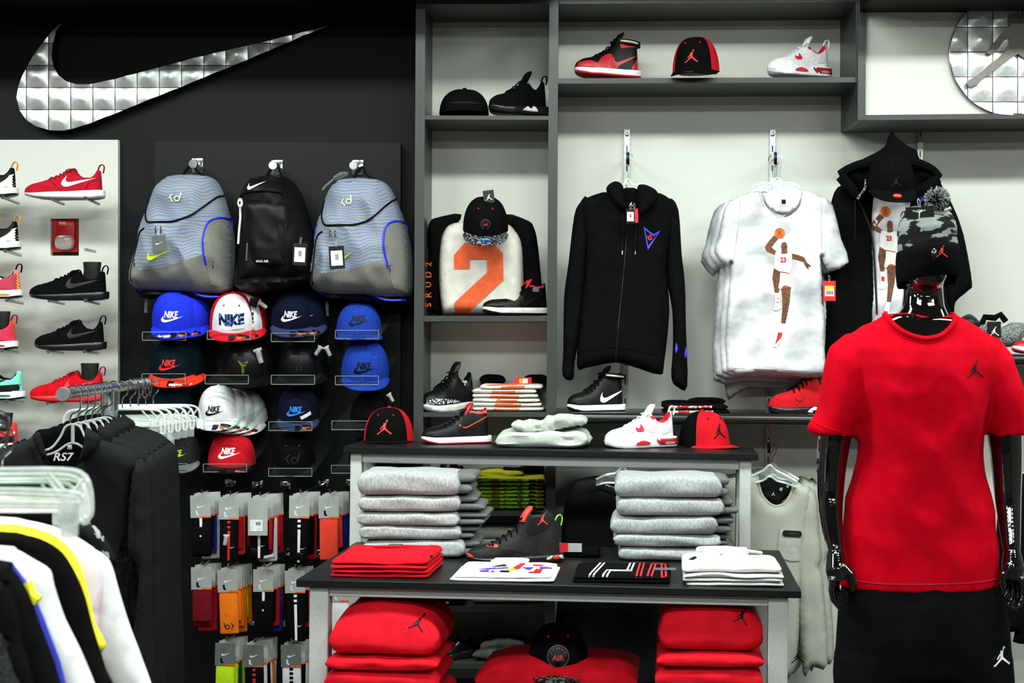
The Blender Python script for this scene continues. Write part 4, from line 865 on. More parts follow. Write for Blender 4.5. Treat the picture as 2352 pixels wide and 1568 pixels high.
lay([(560, 430), (580, 412), (640, 408), (662, 420), (664, 455), (640, 450), (590, 450), (560, 462)], BY, tr, mat('black_ripstop', (28, 28, 28), .42), T, 'top_panel', .003)
decal(flat(shape(SWOOSH, .078, rot=.10), .008), 608, 435, BY, tr, WHITE, T, 'tick_emblem', .006)
decal(cutgrid(text2d('MAX AIR', .0085, bold=.04, wmax=.048), .02), 625, 606, BY, ftr, WHITE, T, 'lettering', .004)
for s in ((555, 560), (718, 560)):
    lay([(s[0]-8, 545), (s[0]+8, 545), (s[0]+6, 640), (s[0]-10, 640)] if s[0] < 600 else [(700, 540), (722, 550), (722, 640), (698, 640)], BY, tr, mat('black_net', (34, 34, 34), .7, kind='voronoi', col2=(12, 12, 12), scale=400), T, 'side_net', .004)
pull([(556, 470), (575, 452), (640, 450), (672, 465), (676, 560), (670, 600)], BY, .003, PKB, T, 'front_zip', tr, .006)
part('strap', tube([P(x, y, 5.22) for x, y in ((551, 460), (552, 500), (549, 530), (547, 560))], .004, 5), mat('white_cord', (220, 222, 220), .5), T, world=True)
part('haul_loop', tube([P(*q, 5.40) for q in catmull([(612, 405), (624, 385), (634, 376), (642, 388), (650, 405)], 4, False)], .006, 6), PKB, T, world=True)
part('zip_pull', tube([P(568, 558, 5.23), P(566, 598, 5.23)], .003, 5), STEEL, T, world=True)
part('base_panel', worldpuff([(540, 640), (600, 628), (690, 630), (724, 620), (715, 655), (650, 672), (560, 670)], BY-.05, .12, .05, .05, .012, folds(.022, 14, 20, 11)), PKB, T, world=True)
q = P(552, 466, 5.20); tt = thing('security_tag', 'round white security tag on the strap of the black backpack', 'tag', q, (0, 0, 0), group='security tags')
part('pad', loft([[(.010*k*math.cos(a*PI/8), y, .018*k*math.sin(a*PI/8)) for a in range(16)] for y, k in ((0, 1), (-.005, 1), (-.008, .8))]), PAPER, tt); part('slot', box(-.003, .003, -.0095, -.008, -.004, .006), BLK_P, tt)
for px, py, lab in ((444, 378, 'left chrome hook holding the first grey backpack'), (627, 382, 'middle chrome hook holding the black backpack'), (812, 382, 'right chrome hook holding the second grey backpack')): hook(px, py, lab, Y1=5.36)
hangtag(364, 540, 5.21, .052, .060, 'dark hang tag with small tick on the left grey backpack', emblem=.5, rot=-.1)
hangtag(690, 558, 5.235, .052, .082, 'hang tag with barcode sticker on the black backpack', m=mat('dark_tag', (44, 46, 46), .5), sticker=True, rot=.05)
hangtag(772, 565, 5.21, .056, .084, 'hang tag with barcode sticker on the right grey backpack', m=mat('dark_tag', (44, 46, 46), .5), sticker=True, rot=-.06)
t = thing('buckle_strap', 'grey buckle and strap beside the right backpack hook', 'strap', P(790, 402, 5.4)); part('buckle', tube([P(768, 410, 5.38), P(785, 402, 5.38), P(800, 398, 5.38)], [.010, .014, .008], 6), GREYTAG, t, world=True); part('webbing', tube([P(768, 410, 5.38), P(750, 425, 5.38), P(740, 436, 5.38)], .004, 4), PKG, t, world=True)
# ================================================================ sock packs on pegs
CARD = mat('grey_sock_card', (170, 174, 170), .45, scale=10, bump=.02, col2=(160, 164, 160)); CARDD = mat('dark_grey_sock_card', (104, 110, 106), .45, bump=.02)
SKB = cloth('black_sock', (22, 22, 25)); SKR = cloth('red_sock', (196, 20, 34)); SKO = cloth('orange_sock', (246, 122, 20)); SKBL = cloth('blue_sock', (24, 46, 170)); SKW = cloth('white_sock', (226, 226, 230)); SKV = cloth('volt_sock', (200, 240, 30)); SKG = cloth('dark_green_sock', (14, 80, 66)); SKM = cloth('maroon_sock', (120, 16, 30)); SKC = cloth('coral_sock', (240, 70, 50)); SKP = cloth('purple_grey_sock', (62, 48, 66)); PINK = mat('pink_stripe', (240, 50, 170), .6)
_packs = {}
def pack_proto(sock, card, stripe, ln, w=.075, ch=.083, style='stripe'):
    ln *= 1.19
    key = (sock.name, card.name, stripe.name if stripe else '', ln, style)
    if key in _packs: return dup(_packs[key])
    T = thing('sock_pack', '', 'socks', (0, 0, 0))
    part('card', rbox(-w/2, w/2, -.0009, .0009, -ch, 0, .0005, 1), card, T)
    part('sock', rbox(-w*.46, w*.46, .001, .016, -ln, -ch*.45, .0065, 3), sock, T)
    part('card_band', ([(w*.02, -.0012, -ch+.006), (w*.5, -.0012, -ch+.006), (w*.5, -.0012, -ch), (w*.0, -.0012, -ch)], [(0, 3, 2, 1)]), ORS, T, smooth=False)
    part('tick_emblem', ([(x+.004, -.0014, z-ch*.5) for x, z in shape(SWOOSH, w*.46)], flat(shape(SWOOSH, w*.46), 1)[1]) if 0 else (lambda a: ([(x+.004, -.0014, z-ch*.5) for x, z in a[0]], a[1]))(flat(shape(SWOOSH, w*.46), .02)), WHITE, T, smooth=False)
    part('sock_picture', ([(x-.014, -.0013, z-ch*.78) for x, z in [(-.004, .010), (.003, .010), (.004, -.002), (.010, -.008), (.004, -.010), (-.003, -.006)]], [(0, 5, 4, 3, 2, 1)]), SKW if stripe else SKB, T, smooth=False)
    if stripe and style == 'stripe':
        st = [rbox(-.006, .006, -.0005, .002, -ch-.016-.018*i, -ch-.006-.018*i, .002, 1) for i in range(2)]+[rbox(-.005, .005, -.0005, .002, -ln+.004, -ch-.042, .002, 1)]
        part('stripe', chain(*st), stripe, T)
        part('ankle_tick', (lambda a: ([(x+.016, -.0004, z-ln*.78) for x, z in a[0]], a[1]))(flat(shape(SWOOSH, .018), .02)), WHITE if stripe.name != 'black_print' else BLK_P, T, smooth=False)
    if stripe and style == 'band':
        part('stripe', rbox(-.005, .005, -.0005, .002, -ch-.034, -ch, .001, 1), stripe, T); part('cuff', rbox(-w*.44, w*.44, -.006, .006, -ln*.98, -ch-.034, .006, 3), sock, T)
        part('snap', tube([(0, -.007, -ch-.066), (0, -.0085, -ch-.066)], .004, 8), mat('cream_snap', (220, 214, 190), .5), T)
    if style == 'dots':
        part('dots', chain(*[rbox(-.007, .007, -.0005, .002, -ch-.012-.016*i, -ch-.002-.016*i, .003, 2) for i in range(7)]), stripe, T)
    if style == 'logo':
        part('emblem', (lambda a: ([(x, .0004, z-ln+.030) for x, z in a[0]], a[1]))(([( -x, z) for x, z in kd2(.040)[0]], [tuple(reversed(f)) for f in kd2(.040)[1]])), mat('navy_print', (40, 44, 70), .6), T, smooth=False)
    _packs[key] = T; return T
def peg_row(px, py, specs, label, shift=8, Y0=5.23, step=.022, hookx=0):
    """a peg whose front pack hangs with its card top at (px,py)"""
    a = P(px+2, py-6, Y0-.03); t = thing('sock_peg', 'peg of the %s' % label, 'peg', Vector((a.x, 5.54, a.z)), group='sock pegs')
    part('rod', tube([a+Vector((0, 0, .014)), a+Vector((0, .002, 0)), Vector((a.x+.03, 5.544, a.z+.0))], .003, 6), CHROME, t, world=True); part('wall_clip', rbox(a.x+.008, a.x+.05, 5.535, 5.544, a.z-.012, a.z+.018, .002), CHROME, t, world=True)
    for i, sp in enumerate(specs):
        sock, card, stripe, ln, style = sp; q = pack_proto(sock, card, stripe, ln, style=style)
        q.location = P(px, py, Y0)+Vector(((.0045*i if i else 0)+(.006 if i else 0), step*i, -.001*(i % 2)+(.006 if i else 0))); q.rotation_euler = (0, random.uniform(-.03, .03), random.uniform(-.05, .05)+(.0 if i == 0 else .25))
        q['label'] = ('front pack of ' if i == 0 else ['second pack of ', 'third pack of ', 'fourth pack of ', 'fifth pack of ', 'rearmost pack of '][i-1])+label; q['group'] = 'sock packs'
K_ = lambda s, st=None, ln=.20, style='stripe', c=CARD: (s, c, st, ln, style)
rnd = lambda n, seq: [K_(seq[i % len(seq)], None, .17+.02*((i*7) % 3), 'none') for i in range(n)]
peg_row(460, 1137, [K_(SKB, SKW and WHITE, .19, 'band')]+rnd(3, [SKB, SKBL, SKW, SKR]), 'black socks beside the jacket sleeve, upper row')
peg_row(526, 1141, [K_(SKB, REDP, .20)]+rnd(4, [SKR, SKC, SKB, SKR]), 'black socks with red stripe, upper row')
peg_row(595, 1143, [K_(SKB, WHITE, .19)]+rnd(5, [SKR, SKM, SKW, SKR]), 'black socks with a long card, upper row')
peg_row(688, 1138, [K_(SKB, WHITE, .21)]+rnd(4, [SKB, SKB, SKR]), 'black socks with white stripe, upper row')
peg_row(755, 1138, [K_(SKC, None, .20, 'none')]+rnd(4, [SKC, SKB, SKBL, SKBL]), 'coral and black socks at the table leg')
peg_row(522, 1308, [K_(SKO, None, .20, 'logo')]+rnd(5, [SKO, SKO, SKO, SKV, SKO]), 'orange socks')
peg_row(605, 1307, [K_(SKB, WHITE, .20, 'band')]+rnd(4, [SKB, SKR, SKBL, SKR]), 'black socks with a snap, middle row')
peg_row(677, 1310, [K_(SKB, WHITE, .22)]+rnd(3, [SKB, SKR, SKB]), 'black socks with white stripe, middle row')
peg_row(462, 1302, rnd(4, [SKM, SKM, SKR, SKM]), 'maroon socks beside the jacket sleeve')
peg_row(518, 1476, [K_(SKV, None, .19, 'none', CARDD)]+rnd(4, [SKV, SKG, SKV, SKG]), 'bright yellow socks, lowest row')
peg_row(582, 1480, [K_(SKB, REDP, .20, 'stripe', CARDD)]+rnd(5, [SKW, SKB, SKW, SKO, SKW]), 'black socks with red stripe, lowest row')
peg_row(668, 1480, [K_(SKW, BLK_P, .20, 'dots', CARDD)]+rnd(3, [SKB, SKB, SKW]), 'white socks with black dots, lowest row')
peg_row(778, 1330, [K_(SKW, BLK_P, .20, 'none')]+rnd(3, [SKB, SKP, SKB]), 'white socks seen under the lower table')
peg_row(822, 1330, [K_(SKP, PINK, .20, 'stripe')]+rnd(2, [SKP, SKB]), 'grey purple socks with pink stripe under the lower table')
peg_row(868, 1330, rnd(3, [SKR, SKM]), 'red socks behind the rear table leg')
peg_row(770, 1470, rnd(3, [SKB, SKW]), 'dark socks behind the stack of red sweatshirts')
q = P(582, 1162, 5.21); t = thing('sock_card_back', 'long pale card turned to its back with barcode, upper sock row', 'card', P(592, 1143, 5.205)); part('card', rbox(-.036, .036, -.0009, .0009, -.138, 0, .0005, 1), CARD, t); part('barcode_sticker', box(-.028, .018, -.0018, -.001, -.122, -.080), PAPER, t, smooth=False); part('barcode', chain(*[box(-.006+i*.002, -.005+i*.002, -.0022, -.0018, -.100, -.088) for i in range(9)]), BLK_P, t, smooth=False, kind='stuff')
for px, py, d, lab in ((519, 1236, False, 'white security pin on the red striped socks'), (582, 1268, True, 'black security tag on the long card socks'), (688, 1278, True, 'black round security tag on the white striped socks'), (622, 1278, False, 'grey security tag below the long card socks')):
    sectag(P(px, py, 5.20), lab, d, kind='disc' if d else 'pin', rot=(0, .2 if px != 622 else 1.4, 0), s=.9)
# ================================================================ hanging clothes
def Zm(pts, ox, oy, k): return [(ox+x/k, oy+y/k) for x, y in pts]
FBLK = cloth('black_fleece', (21, 22, 24)); FBLK2 = cloth('black_jersey', (17, 17, 19)); GRYH = cloth('light_heather_jersey', (176, 180, 168), col2=(166, 170, 158), scale=500, stretch=(1, 1, .8))
CLOUD = mat('cloud_print_jersey', (232, 233, 236), .9, kind='soft', col2=(150, 152, 157), scale=5.5, bump=.15, contrast=(.42, .68), stretch=(1, 1, 1.5)); CLOUD2 = mat('cloud_print_jersey_dark', (206, 208, 212), .9, kind='soft', col2=(128, 130, 136), scale=6.5, bump=.15, contrast=(.40, .66))
def gpart(T, name, poly, Y, m, tf=.03, tb=.02, r=.05, h=.014, d=None, n=3, label=None):
    vf = worldpuff(poly, Y, tf*.8, tb*.8, min(r*.6, tf*.9), h, d, n); part(name, vf, m, T, world=True, label=label, angle=180); return bvh(vf), vf
def hanger(px, yh, yn, Y, label, w=.40, drop=.07, m=None, group='clear hangers', hookr=.018, roll=0, crossbar=False):
    """clear hanger: wire hook top at row yh, plastic neck at row yn"""
    o = P(px, yn, Y); t = thing('hanger', label, 'hanger', o, (0, 0, roll), group=group); z = (yn-yh)*Y/F
    part('hook', tube(catmull([(-hookr, 0, z-hookr*1.3), (-hookr*.8, 0, z-hookr*.3), (0, 0, z), (hookr*.9, 0, z-hookr*.7), (hookr*.6, 0, z-hookr*2), (0, 0, z-hookr*2.9), (0, 0, -.01)], 5, False), .0018, 6), CHROME, t)
    hw = w/2; top = catmull([(-hw, 0, -drop), (-hw*.6, 0, -drop*.62), (-hw*.25, 0, -.020), (0, 0, 0), (hw*.25, 0, -.020), (hw*.6, 0, -drop*.62), (hw, 0, -drop)], 5, False)
    M_ = m or CLEARH
    part('shoulder_arm', tube(top, .0045, 6), M_, t); part('lower_rib', tube([(x, 0, z_-.022-.02*(1-abs(x)/hw)) for x, _, z_ in top], .004, 6), M_, t)
    part('web', ([(x, 0, z_) for x, _, z_ in top]+[(x, 0, z_-.022-.02*(1-abs(x)/hw)) for x, _, z_ in top], [(i, i+1, len(top)+i+1, len(top)+i) for i in range(len(top)-1)]), CLEAR, t)
    return t
# figure printed on the white shirts: a leaping ball player in white and red
SKIN = mat('print_brown', (120, 74, 44), .8, bump=.05, scale=120, col2=(84, 50, 30)); JW = mat('print_white_kit', (236, 232, 226), .8, bump=.05); JR = mat('print_red', (206, 36, 40), .8, bump=.03); BALLM = mat('print_ball', (228, 112, 36), .8, scale=200, bump=.02)
PL = [('printed_leg', SKIN, [(1190, 775), (1222, 780), (1225, 850), (1215, 905), (1195, 905), (1182, 830)]), ('printed_leg', SKIN, [(1230, 878), (1278, 880), (1270, 960), (1250, 1066), (1228, 1070), (1235, 980)]),
      ('printed_arm', SKIN, [(1212, 622), (1190, 602), (1162, 635), (1142, 664), (1150, 685), (1195, 706), (1208, 692), (1176, 665), (1196, 638)]), ('printed_arm', SKIN, [(1283, 698), (1320, 706), (1350, 718), (1364, 745), (1388, 765), (1372, 768), (1376, 784), (1358, 768), (1346, 742), (1310, 730), (1285, 726)]),
      ('printed_head', SKIN, [(1232, 642), (1243, 637), (1255, 642), (1260, 660), (1258, 680), (1262, 698), (1228, 698), (1232, 682), (1227, 662)]),
      ('printed_jersey', JW, [(1198, 690), (1222, 694), (1242, 706), (1262, 694), (1285, 700), (1284, 760), (1275, 806), (1225, 796), (1190, 776), (1192, 720)]), ('printed_shorts', JW, [(1223, 798), (1274, 806), (1277, 850), (1280, 876), (1250, 866), (1236, 872), (1225, 890), (1214, 880), (1222, 830)]),
      ('printed_trim', JR, [(1225, 796), (1275, 806), (1275, 802), (1225, 792)]), ('printed_trim', JR, [(1225, 891), (1237, 874), (1252, 868), (1280, 878), (1279, 884), (1250, 874), (1238, 880), (1227, 894)]),
      ('printed_shoe', JW, [(1195, 906), (1220, 906), (1222, 950), (1230, 985), (1210, 1000), (1186, 996), (1196, 960)]), ('printed_shoe', JW, [(1228, 1066), (1248, 1068), (1242, 1110), (1236, 1150), (1205, 1195), (1182, 1188), (1192, 1150), (1215, 1105)]),
      ('printed_shoe_panel', JR, [(1200, 930), (1218, 935), (1216, 960), (1200, 955)]), ('printed_shoe_panel', JR, [(1212, 1112), (1236, 1118), (1226, 1145), (1196, 1178), (1205, 1145)]),
      ('printed_ball', BALLM, [(1220+27*math.cos(a), 590-27*math.sin(a)) for a in [q*PI/10 for q in range(20)]])]
def player(T, tree, Y, dx=0, dy=0, clipx=None):
    for k, (nm, m, pts) in enumerate(PL):
        q = [(x+dx, y+dy) for x, y in Zm(pts, 1260, 280, 2.306)]
        if clipx: q = [(min(x, clipx[1]), y) for x, y in q]
        lay(q, Y, tree, m, T, nm, off=.0016+.0001*k, h=.012)
    for i in range(3):
        a = [(1200+i*14, 568), (1212+i*6, 590), (1204+i*14, 612)]; q = [(x+dx, y+dy) for x, y in Zm(a, 1260, 280, 2.306)]; pull(q, Y, .0005, BLK_P, T, 'printed_seam', tree, .004)
    decal(cutgrid(text2d('23', .019, bold=.04, wmax=.021), .01), 1260+1238/2.306+dx, 280+731/2.306+dy, Y, tree, JR, T, 'printed_number', .0045)
# ---- black zip hoodie
HY = 5.30; z2 = lambda p: Zm(p, 1260, 280, 2.306)
T = thing('hoodie', 'black zip hoodie hanging under the top shelf with blue arrow emblem', 'hoodie', P(1435, 850, HY))
gpart(T, 'sleeve', z2([(205, 400), (165, 430), (135, 500), (105, 750), (82, 930), (78, 1200), (75, 1345), (130, 1362), (138, 1270), (170, 1100), (196, 800), (215, 600)]), HY+.01, FBLK, .045, .03, .05, .014, folds(.010, 14, 5, 2))
gpart(T, 'sleeve', z2([(640, 405), (688, 465), (705, 700), (722, 850), (728, 1100), (735, 1398), (685, 1405), (650, 1355), (658, 1200), (655, 1000), (622, 800), (620, 500)]), HY+.01, FBLK, .045, .03, .05, .014, folds(.010, 14, 5, 3))
tr, bvf = gpart(T, 'body', z2([(330, 370), (210, 398), (170, 435), (185, 560), (195, 750), (172, 1000), (150, 1290), (205, 1300), (350, 1274), (460, 1300), (590, 1338), (612, 1280), (640, 1000), (625, 760), (650, 600), (684, 465), (640, 405), (560, 375), (440, 440)]), HY, FBLK, .055, .035, .07, .013, folds(.012, 9, 3, 1))
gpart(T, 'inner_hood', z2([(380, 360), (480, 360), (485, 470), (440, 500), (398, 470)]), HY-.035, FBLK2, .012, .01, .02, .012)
gpart(T, 'hood', z2([(305, 350), (345, 315), (385, 325), (400, 365), (408, 430), (404, 480), (365, 450), (325, 400)]), HY-.05, FBLK, .035, .02, .02, .010, folds(.006, 20, 20, 5))
gpart(T, 'hood', z2([(470, 345), (500, 330), (545, 345), (575, 368), (578, 400), (530, 470), (480, 500), (466, 440)]), HY-.05, FBLK, .040, .02, .02, .010, folds(.006, 20, 20, 6))
pull(z2([(412, 600), (400, 750), (385, 900), (365, 1100), (353, 1270)]), HY, .0022, mat('black_zip', (48, 50, 52), .3, .6), T, 'zipper', tr, .001)
pull(z2([(150, 1225), (250, 1205), (350, 1195), (480, 1215), (605, 1240)]), HY, .0015, FBLK2, T, 'hem_seam', tr, .0005)
for x in (388, 456): pull(z2([(x+4, 470), (x+2, 560), (x, 690)]), HY, .0024, BLK_P, T, 'drawstring', tr, .004); pull(z2([(x, 686), (x, 706)]), HY, .0030, STEEL, T, 'cord_tip', tr, .005)
for x in ((200, 900, 175, 1110), (607, 920, 580, 1130)): pull(z2([(x[0], x[1]), ((x[0]+x[2])/2, (x[1]+x[3])/2), (x[2], x[3])]), HY, .0014, FBLK2, T, 'pocket_seam', tr, .001)
BLUEP = mat('violet_blue_print', (62, 50, 214), .6, bump=0)
lay(z2([(500, 558), (552, 598), (590, 578), (522, 682)]), HY, tr, BLUEP, T, 'emblem', .002, .008); lay(z2([(509, 575), (552, 610), (574, 596), (524, 660)]), HY, tr, FBLK, T, 'emblem_inner', .0028, .008)
decal(cutgrid(text2d('23', .016, bold=.05, wmax=.020), .008), *z2([(533, 616)])[0], HY, tr, JR, T, 'number', .0040, rot=-1.2)
for x, y in ((672, 1195), (722, 1220)): lay(z2([(x, y-30), (x+8, y+8), (x-4, y+30), (x-8, y)]), HY, bvh(worldpuff(z2([(640, 1100), (740, 1100), (740, 1300), (640, 1300)]), HY-.035, .01, .01, .02, .02)), BLUEP, T, 'sleeve_print', .003)
decal(flat(shape(JUMP, .016), .01), *z2([(436, 436)])[0], HY-.047, bvh(worldpuff(z2([(380, 360), (480, 360), (485, 470), (398, 470)]), HY-.045, .012, .01, .02, .012)), WHITE, T, 'neck_label', .002)
hanger(1443, 350, 412, HY-.01, 'clear hanger holding the black zip hoodie', w=.15, drop=.03)
t = hangtag(1448, 480, 5.21, .032, .052, 'black and red hang tag on the zip hoodie', m=mat('dark_tag', (44, 46, 46), .5), sticker=True); q = hangtag(1457, 479, 5.214, .026, .052, 'red swing tag behind the black one on the zip hoodie', m=REDP, rot=-.03)
def faceout(px, py, label, Y1=5.27):
    t = thing('faceout_arm', label, 'arm', P(px, py, 5.588), group='faceout arms'); a = P(px, py, Y1)
    part('arm', tube([P(px, py, 5.586), a], .006, 8), CHROME, t, world=True); part('end_plate', rbox(a.x-.006, a.x+.006, a.y-.004, a.y, a.z-.026, a.z+.022, .002), mat('dark_chrome', (60, 60, 78), .15, 1, bump=0), t, world=True)
faceout(1442, 362, 'chrome arm carrying the black zip hoodie'); faceout(1781, 362, 'chrome arm carrying the white printed shirts'); faceout(1766, 1024, 'short arm carrying the grey sweatshirts')
# ---- white printed shirts
TSH = [(1115, 365), (1000, 400), (935, 450), (900, 600), (876, 690), (940, 768), (966, 742), (958, 850), (945, 1000), (945, 1318), (1100, 1326), (1300, 1332), (1456, 1342), (1462, 1200), (1455, 900), (1440, 712), (1482, 790), (1590, 742), (1550, 620), (1505, 440), (1440, 395), (1350, 362), (1335, 440), (1290, 490), (1240, 505), (1190, 490), (1140, 440)]
def tee(dx, dy, Y, m, label, seed, print_=False, **k):
    T = thing('t_shirt', label, 't-shirt', P(1780+dx, 860+dy, Y), group='white printed shirts on one arm')
    tr, vf = gpart(T, 'body', [(x+dx, y+dy) for x, y in z2(TSH)], Y, m, .022, .012, .05, .014, folds(.011, 8, 3, seed), n=2)
    if print_:
        gpart(T, 'inner_back', z2([(1125, 372), (1240, 355), (1340, 368), (1330, 440), (1240, 495), (1150, 440)]), Y+.012, CLOUD, .006, .006, .02, .015)
        pull(z2([(1118, 372), (1145, 445), (1190, 495), (1240, 511), (1290, 495), (1335, 445), (1350, 370)]), Y, .0035, CLOUD, T, 'collar', tr, .001)
        player(T, tr, Y); pull(z2([(948, 1300), (1200, 1310), (1452, 1322)]), Y, .0012, CLOUD2, T, 'hem_seam', tr, .0005)
        pull(z2([(1010, 420), (1000, 560), (975, 740)]), Y, .0012, CLOUD2, T, 'sleeve_seam', tr, .0005); pull(z2([(1440, 420), (1440, 560), (1442, 720)]), Y, .0012, CLOUD2, T, 'sleeve_seam', tr, .0005)
    return T
tee(0, 0, 5.26, CLOUD, 'front white cloud shirt with a leaping ball player print', 1, True)
tee(-12, 4, 5.31, CLOUD, 'second white cloud shirt just behind the front one', 2); tee(-26, 11, 5.36, CLOUD2, 'third grey cloud shirt showing at the left of the front one', 3); tee(-30, 22, 5.41, CLOUD2, 'rearmost grey cloud shirt lowest at the left sleeve', 4); tee(10, 8, 5.385, CLOUD2, 'grey cloud shirt showing at the right sleeve of the front one', 6)
T = thing('t_shirt', 'grey shirt hem hanging lowest behind the white shirts', 't-shirt', P(1770, 900, 5.46)); gpart(T, 'body', z2([(935, 1000), (1420, 1000), (1430, 1370), (1340, 1400), (1200, 1412), (1060, 1410), (990, 1445), (940, 1440)]), 5.46, CLOUD2, .02, .01, .04, .016, folds(.02, 10, 4, 8))
for i, dx in enumerate((0, -5, -9, 6)): hanger(1785+dx, 350+i*3, 408+i*2, 5.27+.04*i, '%s clear hanger in the white shirts' % ('first', 'second', 'third', 'fourth')[i], w=.16, drop=.03)
q = P(1800, 463, 5.25); sectag(q, 'round black security pin at the neck of the white shirt', True, kind='disc', s=.5)
T = hangtag(1905, 645, 5.24, .046, .074, 'red hang tag with yellow patch and barcode beside the white shirts', m=REDP); part('yellow_patch', box(-.017, .017, -.0014, -.001, -.031, -.018), mat('yellow_patch', (244, 210, 20), .6), T, smooth=False); part('barcode_sticker', box(-.017, .017, -.0014, -.001, -.056, -.031), PAPER, T, smooth=False); part('barcode', chain(*[box(-.012+i*.003, -.0105+i*.003, -.002, -.0014, -.050, -.036) for i in range(9)]), BLK_P, T, smooth=False, kind='stuff')
# ---- hooded display behind the mannequin
z3 = lambda p: Zm(p, 1880, 280, 3.015); DY = 5.36
T = thing('hoodie', 'black hoodie with the hood up over a cap, behind the mannequin head', 'hoodie', P(2060, 790, DY))
gpart(T, 'sleeve', z3([(820, 415), (900, 520), (980, 700), (1030, 900), (1064, 1120), (1040, 1165), (950, 1245), (935, 1330), (880, 1270), (860, 1000), (800, 700)]), DY+.02, FBLK, .05, .03, .05, .014, folds(.014, 12, 8, 4))
gpart(T, 'body', z3([(180, 425), (90, 545), (70, 800), (50, 1400), (70, 1700), (400, 1720), (940, 1700), (940, 1350), (870, 1100), (860, 600), (820, 420), (500, 380)]), DY+.06, FBLK2, .03, .03, .06, .016)
tl, _ = gpart(T, 'front_panel', z3([(185, 425), (235, 440), (275, 535), (335, 650), (372, 800), (395, 1050), (405, 1330), (405, 1700), (70, 1690), (50, 1400), (70, 800), (95, 545)]), DY+.01, FBLK, .035, .02, .06, .014, folds(.012, 9, 3, 6))
tr2, _ = gpart(T, 'front_panel', z3([(560, 545), (640, 520), (700, 470), (820, 420), (880, 600), (880, 1100), (940, 1400), (940, 1700), (570, 1700), (575, 1300), (580, 900), (570, 700)]), DY+.01, FBLK, .035, .02, .06, .014, folds(.012, 9, 3, 7))
gpart(T, 'hood', z3([(510, 72), (480, 105), (455, 172), (350, 235), (175, 318), (145, 350), (150, 385), (215, 430), (350, 480), (640, 500), (700, 450), (832, 400), (833, 360), (790, 320), (700, 262), (682, 200), (620, 165), (550, 110)]), DY-.02, FBLK, .07, .03, .08, .012, folds(.010, 14, 14, 3))
part('hood_rim', tube([P(*q, DY-.15+.10*abs(q[0]-2045)/115) for q in catmull(z3([(150, 365), (215, 325), (330, 285), (500, 262), (670, 280), (780, 330), (830, 385)]), 5, False)], .018, 8), FBLK, T, world=True)
part('hood_lapel', tube([P(*q, DY-.06) for q in z3([(150, 375), (200, 430), (245, 480), (275, 530)])], [.02, .022, .02, .012], 8), FBLK, T, world=True); part('hood_lapel', tube([P(*q, DY-.06) for q in z3([(828, 395), (760, 440), (690, 480), (640, 520)])], [.02, .022, .02, .012], 8), FBLK, T, world=True)
part('zip_tape', tube([P(*q, DY-.03) for q in catmull(z3([(275, 540), (320, 640), (370, 790), (392, 1050), (405, 1330)]), 5, False)], .004, 6), mat('black_zip', (48, 50, 52), .3, .6), T, world=True)
part('neck_tape', tube([P(*q, DY-.085) for q in z3([(330, 400), (322, 460), (270, 535)])], .005, 6), mat('speckled_tape', (30, 30, 32), .8, kind='camo', col2=(200, 200, 200), scale=300, contrast=(.5, .52)), T, world=True)
part('drawstring', tube([P(*q, DY-.05) for q in z3([(255, 540), (252, 680), (252, 810)])], .0025, 5), BLK_P, T, world=True)
lay(z3([(650, 510), (728, 515), (728, 530), (700, 560)]), DY, tr2, BLUEP, T, 'emblem', .004, .01)
T = thing('t_shirt', 'white cloud shirt with player print inside the open hoodie', 't-shirt', P(2040, 700, DY)); tr, _ = gpart(T, 'body', z3([(380, 530), (480, 520), (640, 540), (650, 1000), (640, 1700), (380, 1700), (370, 1000)]), DY-.005, CLOUD, .030, .01, .05, .014, folds(.006, 8, 3, 5)); player(T, tr, DY-.005, 241, -49, (2012, 2075))
C, tr, bt, _ = cap('peaked_cap', 'black cap with dark figure under the raised black hood', P(2044, 424, DY-.13)-Vector((0, 0, .0)), (.42, 0, 0), crown=CBLK, H=.115, scale=1.0, brimlen=.085); jump_on(C, tr, mat('dim_badge', (70, 70, 74), .3), .036, z=.040)
el = [(.016*math.cos(q*PI/8), .016*math.sin(q*PI/8)) for q in range(16)]; on_brim(C, bt, 'round_sticker', flat(el, .006), mat('orange_hologram', (236, 60, 24), .3, kind='camo', col2=(120, 20, 120), scale=60, contrast=(.6, .62)), y=-.130); on_brim(C, bt, 'sticker_lettering', text2d('JUMPMAN', .005, bold=.04, wmax=.024), WHITE, y=-.130, off=.002)
# ---- number 2 shirt on the shelf
z4 = lambda p: Zm(p, 940, 420, 2.703); NY = 5.42
T = thing('raglan_shirt', 'white shirt with black sleeves and large orange number 2', 'shirt', P(1110, 724, NY))
CREAM = cloth('cream_jersey', (214, 212, 200)); ORN = mat('orange_flock', (240, 98, 52), .85, bump=.1)
gpart(T, 'sleeve', z4([(325, 195), (170, 215), (130, 240), (115, 300), (118, 500), (120, 780), (165, 812), (205, 815), (210, 600), (260, 330)]), NY+.03, FBLK, .05, .03, .05, .014, folds(.010, 12, 5, 3))
gpart(T, 'sleeve', z4([(600, 195), (740, 235), (775, 280), (795, 360), (812, 520), (830, 815), (740, 815), (690, 600), (640, 330)]), NY+.03, FBLK, .05, .03, .05, .014, folds(.010, 12, 5, 9))
tr, _ = gpart(T, 'body', z4([(275, 250), (215, 300), (190, 400), (183, 600), (205, 790), (245, 818), (520, 820), (690, 820), (708, 520), (700, 380), (665, 305), (600, 250), (450, 230)]), NY, CREAM, .09, .04, .08, .013, folds(.008, 9, 3, 2))
N2 = [(286, 540), (286, 455), (352, 380), (520, 378), (588, 445), (590, 610), (386, 795), (386, 820), (286, 820), (288, 748), (490, 560), (490, 480), (380, 482), (380, 540)]
